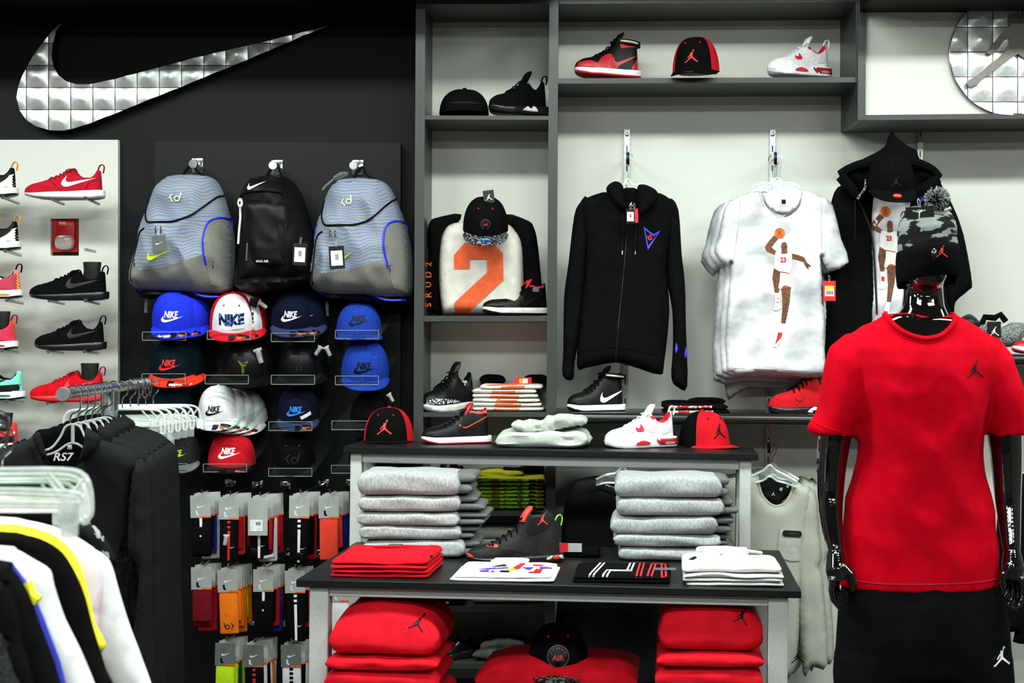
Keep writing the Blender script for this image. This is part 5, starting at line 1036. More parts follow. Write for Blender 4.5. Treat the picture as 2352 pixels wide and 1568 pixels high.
lay(z4(N2), NY, tr, ORN, T, 'number', .003, .012); lay(z4([(495, 812), (560, 812), (560, 822), (495, 822)]), NY, tr, ORN, T, 'number', .003, .012)
for i, ch in enumerate('JORDAN'[:5]): 
    decal(cutgrid(text2d('SRUD2'[i], .024, bold=.02), .01), *z4([(128, 760-i*62)])[0], NY+.03, bvh(worldpuff(z4([(100, 400), (160, 400), (160, 820), (100, 820)]), NY-.03, .01, .01, .02, .02)), ORN, T, 'sleeve_print', .003, rot=PI/2)
# ---- lower hanging sweatshirts
z5 = lambda p: Zm(p, 1260, 840, 3.409); LY = 5.40
T = thing('sweatshirt', 'black crew neck sweatshirt hanging behind the tables', 'sweatshirt', P(1440, 1550, LY))
gpart(T, 'body', z5([(410, 860), (240, 885), (180, 930), (140, 1050), (110, 1200), (100, 1600), (105, 2440), (1000, 2440), (1050, 1600), (1060, 1100), (1000, 940), (900, 888), (760, 850), (740, 900), (590, 968), (440, 920)]), LY, cloth('charcoal_jersey', (27, 29, 31), keep=True), .05, .03, .08, .018, folds(.014, 7, 2, 4))
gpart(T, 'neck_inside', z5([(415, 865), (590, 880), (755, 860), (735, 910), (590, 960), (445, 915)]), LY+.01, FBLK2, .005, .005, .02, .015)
part('neck_tape', tube([P(*q, LY-.052) for q in catmull(z5([(415, 905), (470, 945), (570, 965), (680, 935), (745, 890)]), 5, False)], .004, 6), mat('speckled_tape', (30, 30, 32), .8, kind='camo', col2=(200, 200, 200), scale=300, contrast=(.5, .52)), T, world=True)
hanger(1430, 1020, 1073, LY-.055, 'clear hanger in the black sweatshirt under the upper table', w=.20, drop=.045)
def greysweat(dx, dy, Y, label, seed, full):
    T = thing('sweatshirt', label, 'sweatshirt', P(1770+dx, 1550, Y), group='grey sweatshirts on the low arm')
    o = lambda p: [(x+dx, y+dy) for x, y in z5(p)]
    gpart(T, 'sleeve', o([(1360, 890), (1300, 935), (1275, 990), (1285, 1200), (1260, 1700), (1260, 2380), (1440, 2380), (1470, 1500), (1480, 1000)]), Y+.02, GRYH, .04, .03, .05, .018, folds(.006, 9, 4, seed))
    gpart(T, 'sleeve', o([(1990, 930), (2060, 960), (2100, 1030), (2120, 1300), (2140, 1500), (2120, 1560), (2150, 1700), (2185, 2330), (2060, 2350), (1990, 2400), (1930, 1700), (1900, 1200)]), Y+.012, GRYH, .045, .03, .05, .018, folds(.006, 9, 4, seed+1))
    tr, _ = gpart(T, 'body', o([(1625, 845), (1500, 868), (1370, 890), (1330, 940), (1400, 1400), (1420, 2380), (1720, 2400), (1930, 2380), (1990, 1500), (2060, 1010), (1990, 930), (1915, 905), (1905, 980), (1860, 1060), (1790, 1095), (1720, 1070), (1660, 990)]), Y, GRYH, .045, .03, .07, .016, folds(.006, 8, 3, seed+2))
    if full:
        gpart(T, 'neck_inside', o([(1630, 850), (1760, 880), (1912, 910), (1890, 1000), (1790, 1085), (1720, 1060), (1655, 980)]), Y+.012, mat('camo_lining', (24, 24, 26), .8, kind='camo', col2=(170, 172, 170), scale=22, contrast=(.6, .62)), .006, .005, .02, .015)
        pull(o([(1628, 860), (1660, 985), (1720, 1070), (1790, 1098), (1862, 1062), (1905, 980), (1915, 915)]), Y, .006, GRYH, T, 'collar', tr, .002)
        lay(o([(1800, 1265), (1990, 1285), (1975, 1520), (1880, 1515), (1775, 1480)]), Y, tr, mat('satin_grey_pocket', (188, 192, 182), .45), T, 'chest_pocket', .004, .014); pill = [(1818+20+20*math.cos(a), 1298-24*math.sin(a)) for a in [PI/2+q*PI/6 for q in range(7)]]+[(1952+20*math.cos(a), 1306-24*math.sin(a)) for a in [-PI/2+q*PI/6 for q in range(7)]]; lay(o(pill), Y, tr, mat('rubber_badge', (52, 52, 50), .5), T, 'rubber_badge', .008, .01)
        decal(cutgrid(text2d('JORDAN', .006, bold=.03, wmax=.034), .01), *o([(1892, 1302)])[0], Y, tr, STEEL, T, 'badge_lettering', .011); decal(flat(shape(JUMP, .014), .01), *o([(1756, 1000)])[0], Y+.01, bvh(worldpuff(o([(1630, 850), (1912, 860), (1890, 1080), (1660, 1080)]), Y+.01, .006, .005, .02, .02)), WHITE, T, 'neck_label', .003)
    decal(flat(shape(JUMP, .050), .01), *o([(1935, 2255)])[0], Y, bvh(worldpuff(o([(1850, 2000), (2100, 2000), (2150, 2400), (1850, 2400)]), Y-.034, .01, .01, .02, .03)), BLK_P, T, 'sleeve_emblem', .003)
    return T
greysweat(0, 0, 5.34, 'front grey crew neck sweatshirt with a satin chest pocket', 1, True); greysweat(14, -12, 5.41, 'rear grey sweatshirt showing behind the one with the pocket', 5, False)
hanger(1768, 1016, 1068, 5.32, 'clear hanger in the front grey sweatshirt', w=.20, drop=.06); hanger(1774, 1020, 1064, 5.37, 'clear hanger behind in the rear grey sweatshirt', w=.20, drop=.06)
T = thing('jacket', 'black garment hanging at the right edge behind the mannequin arm', 'jacket', P(2320, 1450, 5.3)); gpart(T, 'body', [(2300, 1120), (2330, 1090), (2420, 1080), (2500, 1100), (2510, 1440), (2340, 1478), (2330, 1450), (2296, 1440), (2288, 1250)], 5.3, FBLK, .05, .03, .06, .02, folds(.014, 8, 3, 3))
part('shoulder_hanger', tube([P(2310, 1105, 5.3), P(2400, 1070, 5.3), P(2480, 1100, 5.3)], .008, 6), CLEARH, T, world=True)
# ================================================================ nested display tables
TOPM = mat('charcoal_table_top', (40, 43, 44), .38, scale=150, bump=.05, stretch=(1, 6, 1), col2=(34, 37, 38)); LEGM = mat('light_grey_table_frame', (196, 200, 198), .5, scale=200, bump=.03, col2=(186, 190, 188)); EDGEB = mat('table_top_edge', (34, 37, 38), .5, bump=.05)
class Frame:
    def __init__(s, FL, FR, depth):
        s.o = FL; s.U = (FR-FL); s.w = s.U.length; s.U.normalize(); s.V = Vector((-s.U.y, s.U.x, 0)).normalized(); s.N = s.U.cross(s.V).normalized(); s.d = depth; s.yaw = math.atan2(s.U.y, s.U.x)
    def at(s, u, v, n=0): return s.o+s.U*u+s.V*v+s.N*n
    def ray(s, px, py, lift=0):
        d = P(px, py, 1)-Vector((0, 0, CH)); c = Vector((0, 0, CH)); q = s.o+s.N*lift; t = (q-c).dot(s.N)/d.dot(s.N); return c+d*t
    def box(s, u0, u1, v0, v1, n0, n1):
        v, f = rbox(u0, u1, v0, v1, n0, n1, .0025, 1); return [tuple(s.at(*p)) for p in v], f
def table(fr, label, legw, legh, leg_in=(.02, .02), ap=.045, shelf=None):
    t = thing('display_table', label, 'table', (fr.at(fr.w/2, fr.d/2).x, fr.at(fr.w/2, fr.d/2).y, 0))
    th = .023; part('table_top', fr.box(0, fr.w, 0, fr.d, -th, 0), TOPM, t, world=True)
    for u0 in (leg_in[0], fr.w-leg_in[1]-legw):
        for v0 in (.02, fr.d-.02-legw): part('leg', fr.box(u0, u0+legw, v0, v0+legw, -legh, -th), LEGM, t, world=True, smooth=False)
    a, b_ = leg_in[0]+legw, fr.w-leg_in[1]-legw
    for v0 in (.03, fr.d-.05): part('apron', fr.box(a, b_, v0, v0+.02, -th-ap, -th), LEGM, t, world=True, smooth=False)
    for u0 in (leg_in[0]+.01, fr.w-leg_in[1]-legw*.6): part('apron', fr.box(u0, u0+.02, .02+legw, fr.d-.02-legw, -th-ap, -th), LEGM, t, world=True, smooth=False)
    if shelf: part('lower_shelf', fr.box(leg_in[0]+.005, fr.w-leg_in[1]-.005, .02, fr.d-.02, -shelf-.03, -shelf), TOPM, t, world=True, smooth=False)
    return t
LT = Frame(P(680, 1330, 4.17), P(1840.7, 1355.6, 4.06), .80); UT = Frame(P(788, 1024.5, 4.98), P(1742, 1042, 4.88), .30)
table(LT, 'lower charcoal topped display table with light grey legs', .056, .785, (.035, .035), .030, shelf=.46)
table(UT, 'upper charcoal topped display table standing behind the lower one', .040, 1.12, (.022, .022), .036)
# ---- folded clothes
def foldslab(w, d, h, seed=0, amp=.004, taper=0.0, k=26, n=30, ex=.34, lean=0, endp=22, drop=0.0):
    rg = []
    for i in range(k+1):
        u = -1+2*i/k; u = math.sin(u*PI/2); e = max(.02, 1-abs(u)**endp)**.5; r = []
        for j in range(n):
            a = 2*PI*j/n; cy, sz = math.cos(a), math.sin(a); y = math.copysign(abs(cy)**ex, cy); z = math.copysign(abs(sz)**.55, sz)
            zz = (z*.5*e+.5); yy = y*d/2*(1-.05*(1-e)); tp = 1-taper*zz
            x = u*w/2*tp+.004*nz(zz*6, yy*8, seed+5)
            q = Vector((x, yy*(1-taper*.6*zz)+lean*zz, zz*h)); q.z += amp*(nz(x*9, yy*7, seed*3.7)+.5*nz(x*20, yy*16, seed))*min(1, zz*2)+drop*(u*u)*zz*-1; q.y += amp*1.2*nz(x*10, zz*3+seed, 2.2)
            r.append(q)
        rg.append(r)
    return loft(rg)
GRYF = cloth('heather_grey_fleece', (168, 172, 172), kind='plain', col2=(146, 150, 151), scale=160, stretch=(1, 1, .5)); GRYD = cloth('grey_fleece_inside', (104, 108, 108), scale=160); REDF = cloth('red_fleece', (204, 12, 32), rough=.85, col2=(192, 8, 28)); REDJ = cloth('red_jersey', (196, 10, 28)); WHJ = cloth('white_jersey', (236, 236, 240)); LGJ = cloth('pale_grey_jersey', (206, 210, 204), col2=(194, 198, 192), scale=220); LGF = cloth('pale_grey_fleece', (190, 196, 188), col2=(172, 178, 170), scale=180)
def stack(items, base, yaw, name, labelf, m, seed=1, group=None, n=1, inner=None, cat='clothes', N=Vector((0, 0, 1))):
    """items: (width, depth, height, dx, dy, opts) from the bottom up; every folded piece is a thing"""
    z = 0; out = []; c, s = math.cos(yaw), math.sin(yaw)
    for i, it in enumerate(items):
        w, d, h, dx, dy = it[:5]; o = it[5] if len(it) > 5 else {}
        loc = base+N*z+Vector((c*dx-s*dy, s*dx+c*dy, 0)); T = thing(name, labelf(i, len(items)), cat, loc, (0, 0, yaw+o.get('yaw', 0)), group)
        vf = foldslab(w, d, h*1.04, seed+i*1.7, o.get('amp', .004), o.get('taper', 0), ex=o.get('ex', .34), lean=o.get('lean', 0), drop=o.get('drop', 0), endp=o.get('endp', 22)); part('folded_body', vf, o.get('m', m), T, angle=180)
        if inner:
            for k in range(inner[0]): 
                hh = h*.92/inner[0]; q = foldslab(w*.5, d*.85, hh, seed+i+k*.6, .003, endp=9, ex=.5); dxx = w*.5-w*.25+inner[1]*(1+.4*math.sin(seed+i*2+k))
                part('inner_fold', ([(p[0]+dxx, p[1]+.015+.012*k, p[2]+k*hh+h*.03) for p in q[0]], q[1]), inner[2], T, angle=180)
        out.append((T, vf)); z += h
    return out
PXL = lambda px, Y: px*Y/F
ordn = ('bottom', 'second', 'third', 'fourth', 'fifth', 'sixth', 'seventh', 'eighth')
# grey stacks on the lower table
b0 = LT.ray(945, 1283); hs_ = [.058, .044, .046, .052, .076]
stack([(.33, .26, h, dx, .13, dict(amp=.006, yaw=yw)) for h, dx, yw in zip(hs_, (0.005, -.008, -.012, -.010, -.012), (0, .02, -.02, .01, 0))], b0, LT.yaw+.05, 'folded_sweatpants', lambda i, n: '%s folded grey fleece in the left stack of five behind the red shirts' % ('top' if i == n-1 else ordn[i]), GRYF, 3, 'left grey fleece stack', inner=(2, .065, GRYD))
b0 = LT.ray(1535, 1290); hs_ = [.044, .040, .060, .058, .070]
stack([(.345, .26, h, dx, .13, dict(amp=.006, yaw=yw)) for h, dx, yw in zip(hs_, (.012, -.004, -.012, .004, .0), (0, .01, -.02, .02, 0))], b0, LT.yaw+.03, 'folded_sweatpants', lambda i, n: '%s folded grey fleece in the right stack behind the striped black shirt' % ('top' if i == n-1 else ordn[i]), GRYF, 9, 'right grey fleece stack', inner=(2, .04, GRYD))
# red shirts on the lower table
b0 = LT.ray(869, 1328)
R = stack([(.295, .30, .0125, 0, .15, dict(amp=.002)), (.290, .30, .0125, .002, .15, dict(amp=.003)), (.290, .30, .0125, -.001, .15, dict(amp=.003)), (.302, .30, .020, .0, .15, dict(amp=.006, taper=.10, lean=.02))], b0, LT.yaw, 'folded_t_shirt', lambda i, n: '%s red shirt of the small folded stack on the front left of the lower table' % ('top' if i == n-1 else ordn[i]), REDJ, 5, 'red shirt stack on the lower table')
T = R[-1][0]; part('collar', tube(catmull([(-.07, .11, .018), (-.045, .085, .022), (0, .075, .024), (.05, .085, .022), (.08, .11, .018)], 5, False), .005, 6), REDJ, T); part('neck_label', box(-.02, .02, .10, .13, .022, .026), mat('grey_label', (80, 82, 78), .6), T)
for x in (.128, .135): part('side_print', rbox(x-.008, x+.010, -.10+x*.2, -.07+x*.2, .002, .018, .003), BLK_P, T)
# white shirt with a colour print
b0 = LT.ray(1152, 1337); R = stack([(.305, .26, .010, 0, .13, dict(amp=.002, ex=.25)), (.300, .26, .012, 0, .135, dict(amp=.004, taper=.12, ex=.25))], b0, LT.yaw, 'folded_t_shirt', lambda i, n: ('lower' if i == 0 else 'upper')+' white shirt of the pair with a colourful letter print', WHJ, 2)
def ontop(T, vf, poly, m, name='print', off=.001, h=.012):
    tr = bvh(vf); return part(name, press(flat(poly, h), tr, (0, 0, .2), U=(1, 0, 0), W=(0, 1, 0), D=(0, 0, -1), off=off, far=.3), m, T, angle=180)
T, vf = R[-1]; PU = mat('violet_print', (78, 46, 200), .6); YE = mat('yellow_print', (250, 190, 20), .6)
AIRP = [(PU, [(-.095, -.055), (-.04, -.02), (-.03, -.045), (-.06, -.065)]), (BLK_P, [(-.06, -.01), (-.02, .045), (-.005, .0), (-.035, -.005)]), (YE, [(-.025, -.005), (-.010, -.002), (-.018, -.030), (-.028, -.028)]), (PU, [(-.035, -.03), (.0, -.02), (.005, -.035), (-.03, -.05)]), (REDP, [(.01, -.06), (.035, .06), (.05, .055), (.04, -.05)]), (YE, [(.0, -.075), (.012, -.03), (.028, -.045), (.02, -.078)]), (PU, [(.045, -.02), (.085, -.01), (.075, -.07)]), (REDP, [(.075, .04), (.115, .03), (.11, .01), (.078, .015)]), (PU, [(.10, -.01), (.155, .0), (.11, -.05)]), (REDP, [(.09, -.09), (.12, -.09), (.115, -.05), (.095, -.045)]), (BLK_P, [(-.02, -.10), (.015, -.10), (.01, -.08), (-.015, -.08)]), (PU, [(-.085, -.105), (-.05, -.105), (-.055, -.08), (-.08, -.082)]), (REDP, [(-.05, -.105), (-.03, -.105), (-.04, -.085)]), (REDP, [(.075, -.12), (.12, -.12), (.115, -.10), (.08, -.10)])]
for k, (m, p) in enumerate(AIRP): ontop(T, vf, [(x*.92+.004, y*1.05+.02) for x, y in p], m, off=.001+.0001*k)
part('collar', tube(catmull([(-.06, .12, .012), (-.03, .095, .016), (.02, .10, .02), (.05, .115, .016)], 5, False), .005, 6), WHJ, T); part('shoulder_fold', [q for q in [foldslab(.11, .05, .014, 3, .002)]][0], WHJ, T).location = (.0, .115, .008)
# black shirt with stripes
b0 = LT.ray(1427, 1340); R = stack([(.285, .27, .012, 0, .135, dict(amp=.001, ex=.25)), (.290, .27, .010, 0, .135, dict(amp=.002, ex=.25, taper=.08))], b0, LT.yaw, 'folded_t_shirt', lambda i, n: ('lower' if i == 0 else 'upper')+' black shirt of the pair with white and red double stripes', FBLK2, 8)
T, vf = R[-1]
def stripe(pts, m, w=.0055, gap=.012):
    for s in (-gap/2, gap/2):
        q = [(x+s, y) for x, y in pts]
        for (x0, y0), (x1, y1) in zip(q, q[1:]):
            dx, dy = x1-x0, y1-y0; L_ = math.hypot(dx, dy); nx, ny = -dy/L_*w/2, dx/L_*w/2
            ontop(T, vf, [(x0+nx, y0+ny), (x1+nx, y1+ny), (x1-nx, y1-ny), (x0-nx, y0-ny)], m, 'stripe')
stripe([(-.088, -.132), (-.066, .12)], WHITE); stripe([(-.048, -.132), (-.040, -.03)], WHITE); stripe([(.020, -.030), (.026, .12)], WHITE); ontop(T, vf, [(-.048, -.035), (.022, -.035), (.022, -.026), (-.046, -.026)], WHITE, 'stripe'); ontop(T, vf, [(-.040, -.052), (.030, -.052), (.030, -.043), (-.040, -.043)], WHITE, 'stripe')
stripe([(.050, -.132), (.056, .12)], REDP); stripe([(.082, -.132), (.092, .10)], REDP); stripe([(.124, -.132), (.122, .10)], REDP); ontop(T, vf, [(.085, .10), (.128, .10), (.128, .11), (.085, .11)], REDP, 'stripe')
t = thing('hang_tag', 'thin clear tag lying between the striped shirt and the pale grey shirts', 'tag', LT.ray(1530, 1325)); part('card', rbox(-.035, .03, -.02, .02, .024, .0255, .0005, 1), GREYTAG, t)
# pale grey shirts
b0 = LT.ray(1685, 1347)
R = stack([(.280, .28, .012, .005, .14, dict(amp=.003)), (.285, .28, .011, -.002, .14, dict(amp=.004)), (.290, .28, .012, .0, .14, dict(amp=.005)), (.300, .27, .026, -.004, .15, dict(amp=.009, taper=.10, drop=.004))], b0, LT.yaw, 'folded_t_shirt', lambda i, n: '%s pale grey shirt of the folded stack at the right of the lower table' % ('top' if i == n-1 else ordn[i]), LGJ, 12, 'pale grey shirt stack')
T, vf = R[-1]; part('collar', tube(catmull([(-.0, .12, .028), (.03, .08, .036), (.07, .08, .034), (.10, .11, .026)], 5, False), .006, 6), LGJ, T); part('shoulder_fold', foldslab(.16, .06, .03, 3, .004), LGJ, T).location = (-.02, .10, .014)
for p in ([(-.125, -.01), (-.105, .02), (-.098, -.02), (-.112, -.045)], [(.06, -.02), (.085, -.012), (.08, -.025)], [(-.03, .02), (-.022, .02), (-.022, .012), (-.03, .012)]): ontop(T, vf, p, BLK_P)
# tall black shoe
K = dict(loc=LT.ray(1183, 1290), rot=(0, 0, .18), L=.315)
INFR = mat('infrared_rubber', (250, 66, 50), .5); NEON = mat('neon_green_loop', (150, 226, 60), .5); BONE = mat('bone_grey_rubber', (176, 190, 172), .5); CHAR = mat('charcoal_nubuck', (44, 44, 43), .55, bump=.12)
T = shoe('basketball_shoe', 'large black high basketball shoe with green loop and coral sole tips', SEVEN, up=CHAR, mid=FOAMB, out=FOAMB, lining=FOAMB, lace=LACEB, loop=NEON, tongc=INFR, over=[('toe_tip', [(-.01, .0), (-.01, .034), (.06, .028), (.12, .012), (.08, .0)], INFR), ('vamp_panel', [(.16, .022), (.26, .052), (.40, .060), (.50, .045), (.42, .024)], LEAB), ('quarter_panel', [(.34, .050), (.44, .080), (.56, .085), (.66, .06), (.60, .03), (.46, .045)], mat('charcoal_leather', (54, 54, 52), .45)), ('ankle_panel', [(.62, .09), (.60, .15), (.68, .168), (.80, .165), (.88, .13), (.76, .10)], LEAB), ('heel_panel', [(.72, .03), (.76, .08), (.90, .11), (1, .11), (1.02, .03)], mat('charcoal_leather', (54, 54, 52), .45)), ('lace_window', [(.20, .056), (.24, .062), (.30, .062), (.30, .054)], INFR), ('sole_wedge', [(.80, .014), (.90, .040), (1.0, .012), (.96, .012), (.90, .030), (.84, .012)], BONE), ('sole_heel_tip', [(.84, .002), (.90, .024), (.97, .008), (.95, -.002)], INFR), ('sole_mid_wedge', [(.52, .004), (.56, .020), (.60, .004)], BONE)], jump=(.77, .136, .034, mat('infrared_print', (250, 56, 40), .5)), **K)
# small boxes behind
t = thing('folded_t_shirt', 'black folded shirt with red and white label behind the tall black shoe', 't-shirt', LT.ray(1325, 1275), (0, 0, LT.yaw)); part('folded_body', foldslab(.15, .12, .03, 4, .003), FBLK2, t); part('label_band', box(-.055, .02, -.062, -.058, .02, .048), mat('grey_card', (170, 172, 172), .6), t); part('red_label', box(-.055, -.025, -.0635, -.060, .02, .048), REDP, t)
# ---- upper table goods
q = UT.ray(889, 1016)+Vector((0, .05, 0)); C, tr, bt, _ = cap('peaked_cap', 'black cap with red sides and red figure at the left of the upper table', q+Vector((0, .0, .003)), (0, 0, -.05), crown=CRED, front=CBLK, brim=CBLK, button=CRED, H=.115, scale=1.06, down=.0, curve=.02, fw=58, brimlen=.05); jump_on(C, tr, JRED, .052, .052); on_brim(C, bt, 'brim_lettering', text2d('JORDAN', .005, wmax=.03), mat('green_print', (60, 120, 80), .5), y=-.13)
T = shoe('high_top_shoe', 'black leather high top with red lining and white sole on the upper table', HIGH, loc=UT.ray(1046, 1021)+Vector((0, .06, 0)), rot=(0, 0, .35), L=.262, up=LEAB, mid=FOAMW, out=LEAR, lining=LEAR, lace=LACEB, swoosh=LEAB, tongc=LEAR, over=AJ1over(LEAB, LEAB, LEAB)+[('piping', [(.50, .07), (.53, .062), (.60, .058), (.72, .072), (.92, .098), (.92, .101), (.72, .076), (.60, .062), (.54, .066), (.51, .073)], INFR), ('wing_print', [(.86, .112), (.88, .135), (.96, .136), (.94, .112)], INFR)], sw=(.50, .46, .050, 1, .12), hs=.86)
T = thing('folded_hoodie', 'pale grey folded hoodie in the middle of the upper table', 'hoodie', UT.ray(1248, 1030)+Vector((0, .11, 0)), (0, 0, UT.yaw)); part('folded_body', foldslab(.325, .22, .062, 3, .014, endp=8), LGF, T)
hd = fuse([foldslab(.19, .14, .045, 5, .006, endp=4), ([(p[0]+.10, p[1], p[2]+.018) for p in foldslab(.15, .15, .045, 6, .006, endp=3)[0]], foldslab(.15, .15, .045, 6, .006, endp=3)[1])], .006, 8, disp=lambda p: .011*(nz(p.x*25, p.y*25, p.z*30)-.9*abs(nz(p.x*38, p.y*20, p.z*40)))); part('hood', ([(p[0]-.02, p[1]+.0, p[2]+.052) for p in hd[0]], hd[1]), LGF, T, angle=180)
part('sleeve_end', ([(p[0]+.145, p[1]+.02, p[2]+.008) for p in foldslab(.05, .12, .035, 8, .004, endp=3)[0]], foldslab(.05, .12, .035, 8, .004, endp=3)[1]), LGF, T)
four('large white and red basketball shoe on the upper table', dict(loc=UT.ray(1474, 1030)+Vector((0, .06, 0)), rot=(0, 0, .42), L=.285), 1.0)
q = UT.ray(1622, 1028)+Vector((0, .08, 0)); C, tr, bt, _ = cap('peaked_cap', 'red cap with black side and black figure at the right end of the upper table', q+Vector((0, 0, .003)), (0, 0, .55), crown=CBLK, front=CRED, brim=CRED, button=CRED, H=.120, scale=1.05, down=.0, curve=.02, fw=58, eye=BLK_P, brimlen=.065); jump_on(C, tr, BLK_P, .054, .054)
# ---- shelf goods in the narrow bay
zs = lambda py: P(0, py, 5.30).z
RW = mat('white_orange_jersey', (228, 224, 214), .9, bump=.2)
b0 = Vector((P(1168, 0, 5.33).x, 5.33, zs(946)+.001)); R = stack([(.265-.006*i, .22, .0165, (-.004*i if i < 5 else .01), .11, dict(amp=.003)) for i in range(6)], b0, 0, 'folded_t_shirt', lambda i, n: '%s of the folded white shirts with orange print on the narrow shelf' % (ordn[i] if i < n-1 else 'top one'), CREAM, 4, 'folded white and orange shirts')
for i, (T, vf) in enumerate(R):
    tr = bvh(vf); part('orange_print', press(flat([(-.06+.01*(i % 3), .0025), (.04+.012*(i % 2), .0025), (.04+.01*(i % 2), .0138), (-.055+.01*(i % 3), .0138)], .0032), tr, (0, 0, 0), off=.001, far=.4), ORN, T, angle=180)
T, vf = R[-1]; ontop(T, vf, [(-.10, -.10), (.02, -.10), (.09, -.02), (.09, .07), (.0, .07), (-.04, -.02)], ORN, 'orange_print'); part('shoulder_fold', ([(p[0]-.08, p[1]+.10, p[2]+.008) for p in foldslab(.10, .05, .045, 2, .003, endp=3)[0]], foldslab(.10, .05, .045, 2, .003, endp=3)[1]), FBLK2, T); part('shoulder_fold', ([(p[0]+.09, p[1]+.10, p[2]+.008) for p in foldslab(.10, .05, .045, 5, .003, endp=3)[0]], foldslab(.10, .05, .045, 5, .003, endp=3)[1]), FBLK2, T)
t = thing('hang_tag', 'red and yellow tag standing on the folded white and orange shirts', 'tag', P(1200, 880, 5.44)); part('card', box(-.03, .035, -.001, .001, -.005, .022), REDP, t); part('yellow_patch', box(-.012, -.002, -.002, -.001, .0, .018), YE, t); part('barcode_sticker', box(.0, .02, -.002, -.001, .0, .018), PAPER, t)
CAMO = mat('green_camo_jersey', (106, 104, 20), .85, kind='voronoi', col2=(150, 240, 40), scale=52, contrast=(.30, .22), stretch=(1, 1, 1.6)); OLV = cloth('olive_jersey', (150, 146, 30))
CAMO2 = mat('lime_blob_print', (44, 50, 20), .85, kind='camo', col2=(176, 255, 50), scale=60, contrast=(.47, .48), keep=True)
b0 = Vector((P(1173, 0, 5.33).x, 5.33, zs(1172)+.001)); R = stack([(.255, .22, .0145, (-.002 if i % 2 else .002), .11, dict(amp=.003, m=OLV)) for i in range(8)], b0, 0, 'folded_t_shirt', lambda i, n: '%s of the folded olive and lime camouflage shirts' % (ordn[i] if i < n-1 else 'top one'), OLV, 14, 'folded camouflage shirts')
for i, (T, vf) in enumerate(R):
    tr = bvh(vf)
    for x0, x1 in ((-.115, -.07), (-.045, .035), (.045, .10)): part('lime_print', press(flat([(x0, .0022), (x1, .0022), (x1, .0122), (x0, .0122)], .0032), tr, (0, 0, 0), off=.0012, far=.4), CAMO2, T, angle=180)
T, vf = R[-1]; part('shoulder_fold', ([(p[0]-.04, p[1]+.03, p[2]+.01) for p in foldslab(.17, .14, .03, 2, .006, endp=3)[0]], foldslab(.17, .14, .03, 2, .006, endp=3)[1]), OLV, T); part('black_collar', tube(catmull([(-.03, -.01, .042), (.03, -.01, .040), (.07, .0, .055), (.12, .02, .075)], 5, False), [.008]*16, 8), FBLK2, T)
part('collar_panel', ([(p[0]+.085, p[1]+.06, p[2]+.02) for p in foldslab(.08, .06, .055, 4, .003)[0]], foldslab(.08, .06, .055, 4, .003)[1]), FBLK2, T)
GYC = mat('grey_lime_print', (136, 140, 134), .85, kind='camo', col2=(196, 240, 70), scale=16, contrast=(.60, .61))
b0 = Vector((P(1165, 0, 5.34).x, 5.34, zs(1392)+.001)); stack([(.27-.004*i, .2, .040, -.002*i, .11, dict(amp=.005, m=GYC if i in (0, 4, 6) else LGJ)) for i in range(7)], b0, 0, 'folded_t_shirt', lambda i, n: '%s grey and lime shirt in the tall stack behind the tables' % (ordn[i] if i < n-1 else 'top'), LGJ, 24, 'tall grey and lime stack')
T, vf = foldslab(.1, .1, .02), None
t = thing('folded_t_shirt', 'black folded shirt with a white bar on the lower narrow shelf', 't-shirt', Vector((P(1015, 0, 5.36).x, 5.40, zs(1392)))); part('folded_body', foldslab(.17, .18, .022, 2, .002), FBLK2, t); part('white_bar', box(-.03, .03, -.093, -.089, .010, .014), WHITE, t)
K = dict(loc=Vector((P(1010, 0, 5.42).x, 5.42, zs(1172))), rot=(0, 0, .9), L=.26); shoe('basketball_shoe', 'black basketball shoe with loops behind the left grey fleece stack', SEVEN, up=LEAB, mid=FOAMB, lining=LEAB, lace=LACEB, loop=LACEB, tongc=LEAB, **K)
K = dict(loc=Vector((P(1062, 0, 5.42).x, 5.44, zs(1172))), rot=(0, 0, .9), L=.26); shoe('running_shoe', 'white shoe with maroon trim between the grey stack and the camouflage shirts', LOW, up=LEAW, mid=FOAMW, lining=LEAR, lace=LACEW, over=[('heel_panel', [(.88, .03), (.88, .09), (1, .11), (1, .03)], cloth('maroon_panel', (110, 20, 36)))], **K)
t = thing('folded_shorts', 'crumpled dark grey garment on the lowest narrow shelf', 'clothes', Vector((P(1148, 0, 5.36).x, 5.42, zs(1523)))); part('folded_body', fuse([foldslab(.21, .18, .04, 2, .004, endp=3), ([(p[0]+.01, p[1], p[2]+.03) for p in foldslab(.17, .15, .045, 6, .008, endp=3)[0]], foldslab(.17, .15, .045, 6, .008, endp=3)[1])], .006, 6, disp=lambda p: .006*nz(p.x*30, p.y*20, p.z*20)), cloth('moss_grey_fleece', (78, 82, 78)), t, angle=180)
part('drawcord', tube(catmull([(-.03, -.085, .03), (.0, -.095, .045), (.03, -.09, .04), (.08, -.09, .03)], 4, False), .003, 5), BLK_P, t)
K = dict(loc=Vector((P(1045, 0, 5.42).x, 5.40, zs(1523))), rot=(0, 0, .4), L=.16); shoe('sandal', 'small black shoe beside the crumpled grey garment', LOW, up=LEAB, mid=FOAMB, lining=LEAB, lace=LACEW, hs=.55, **K)
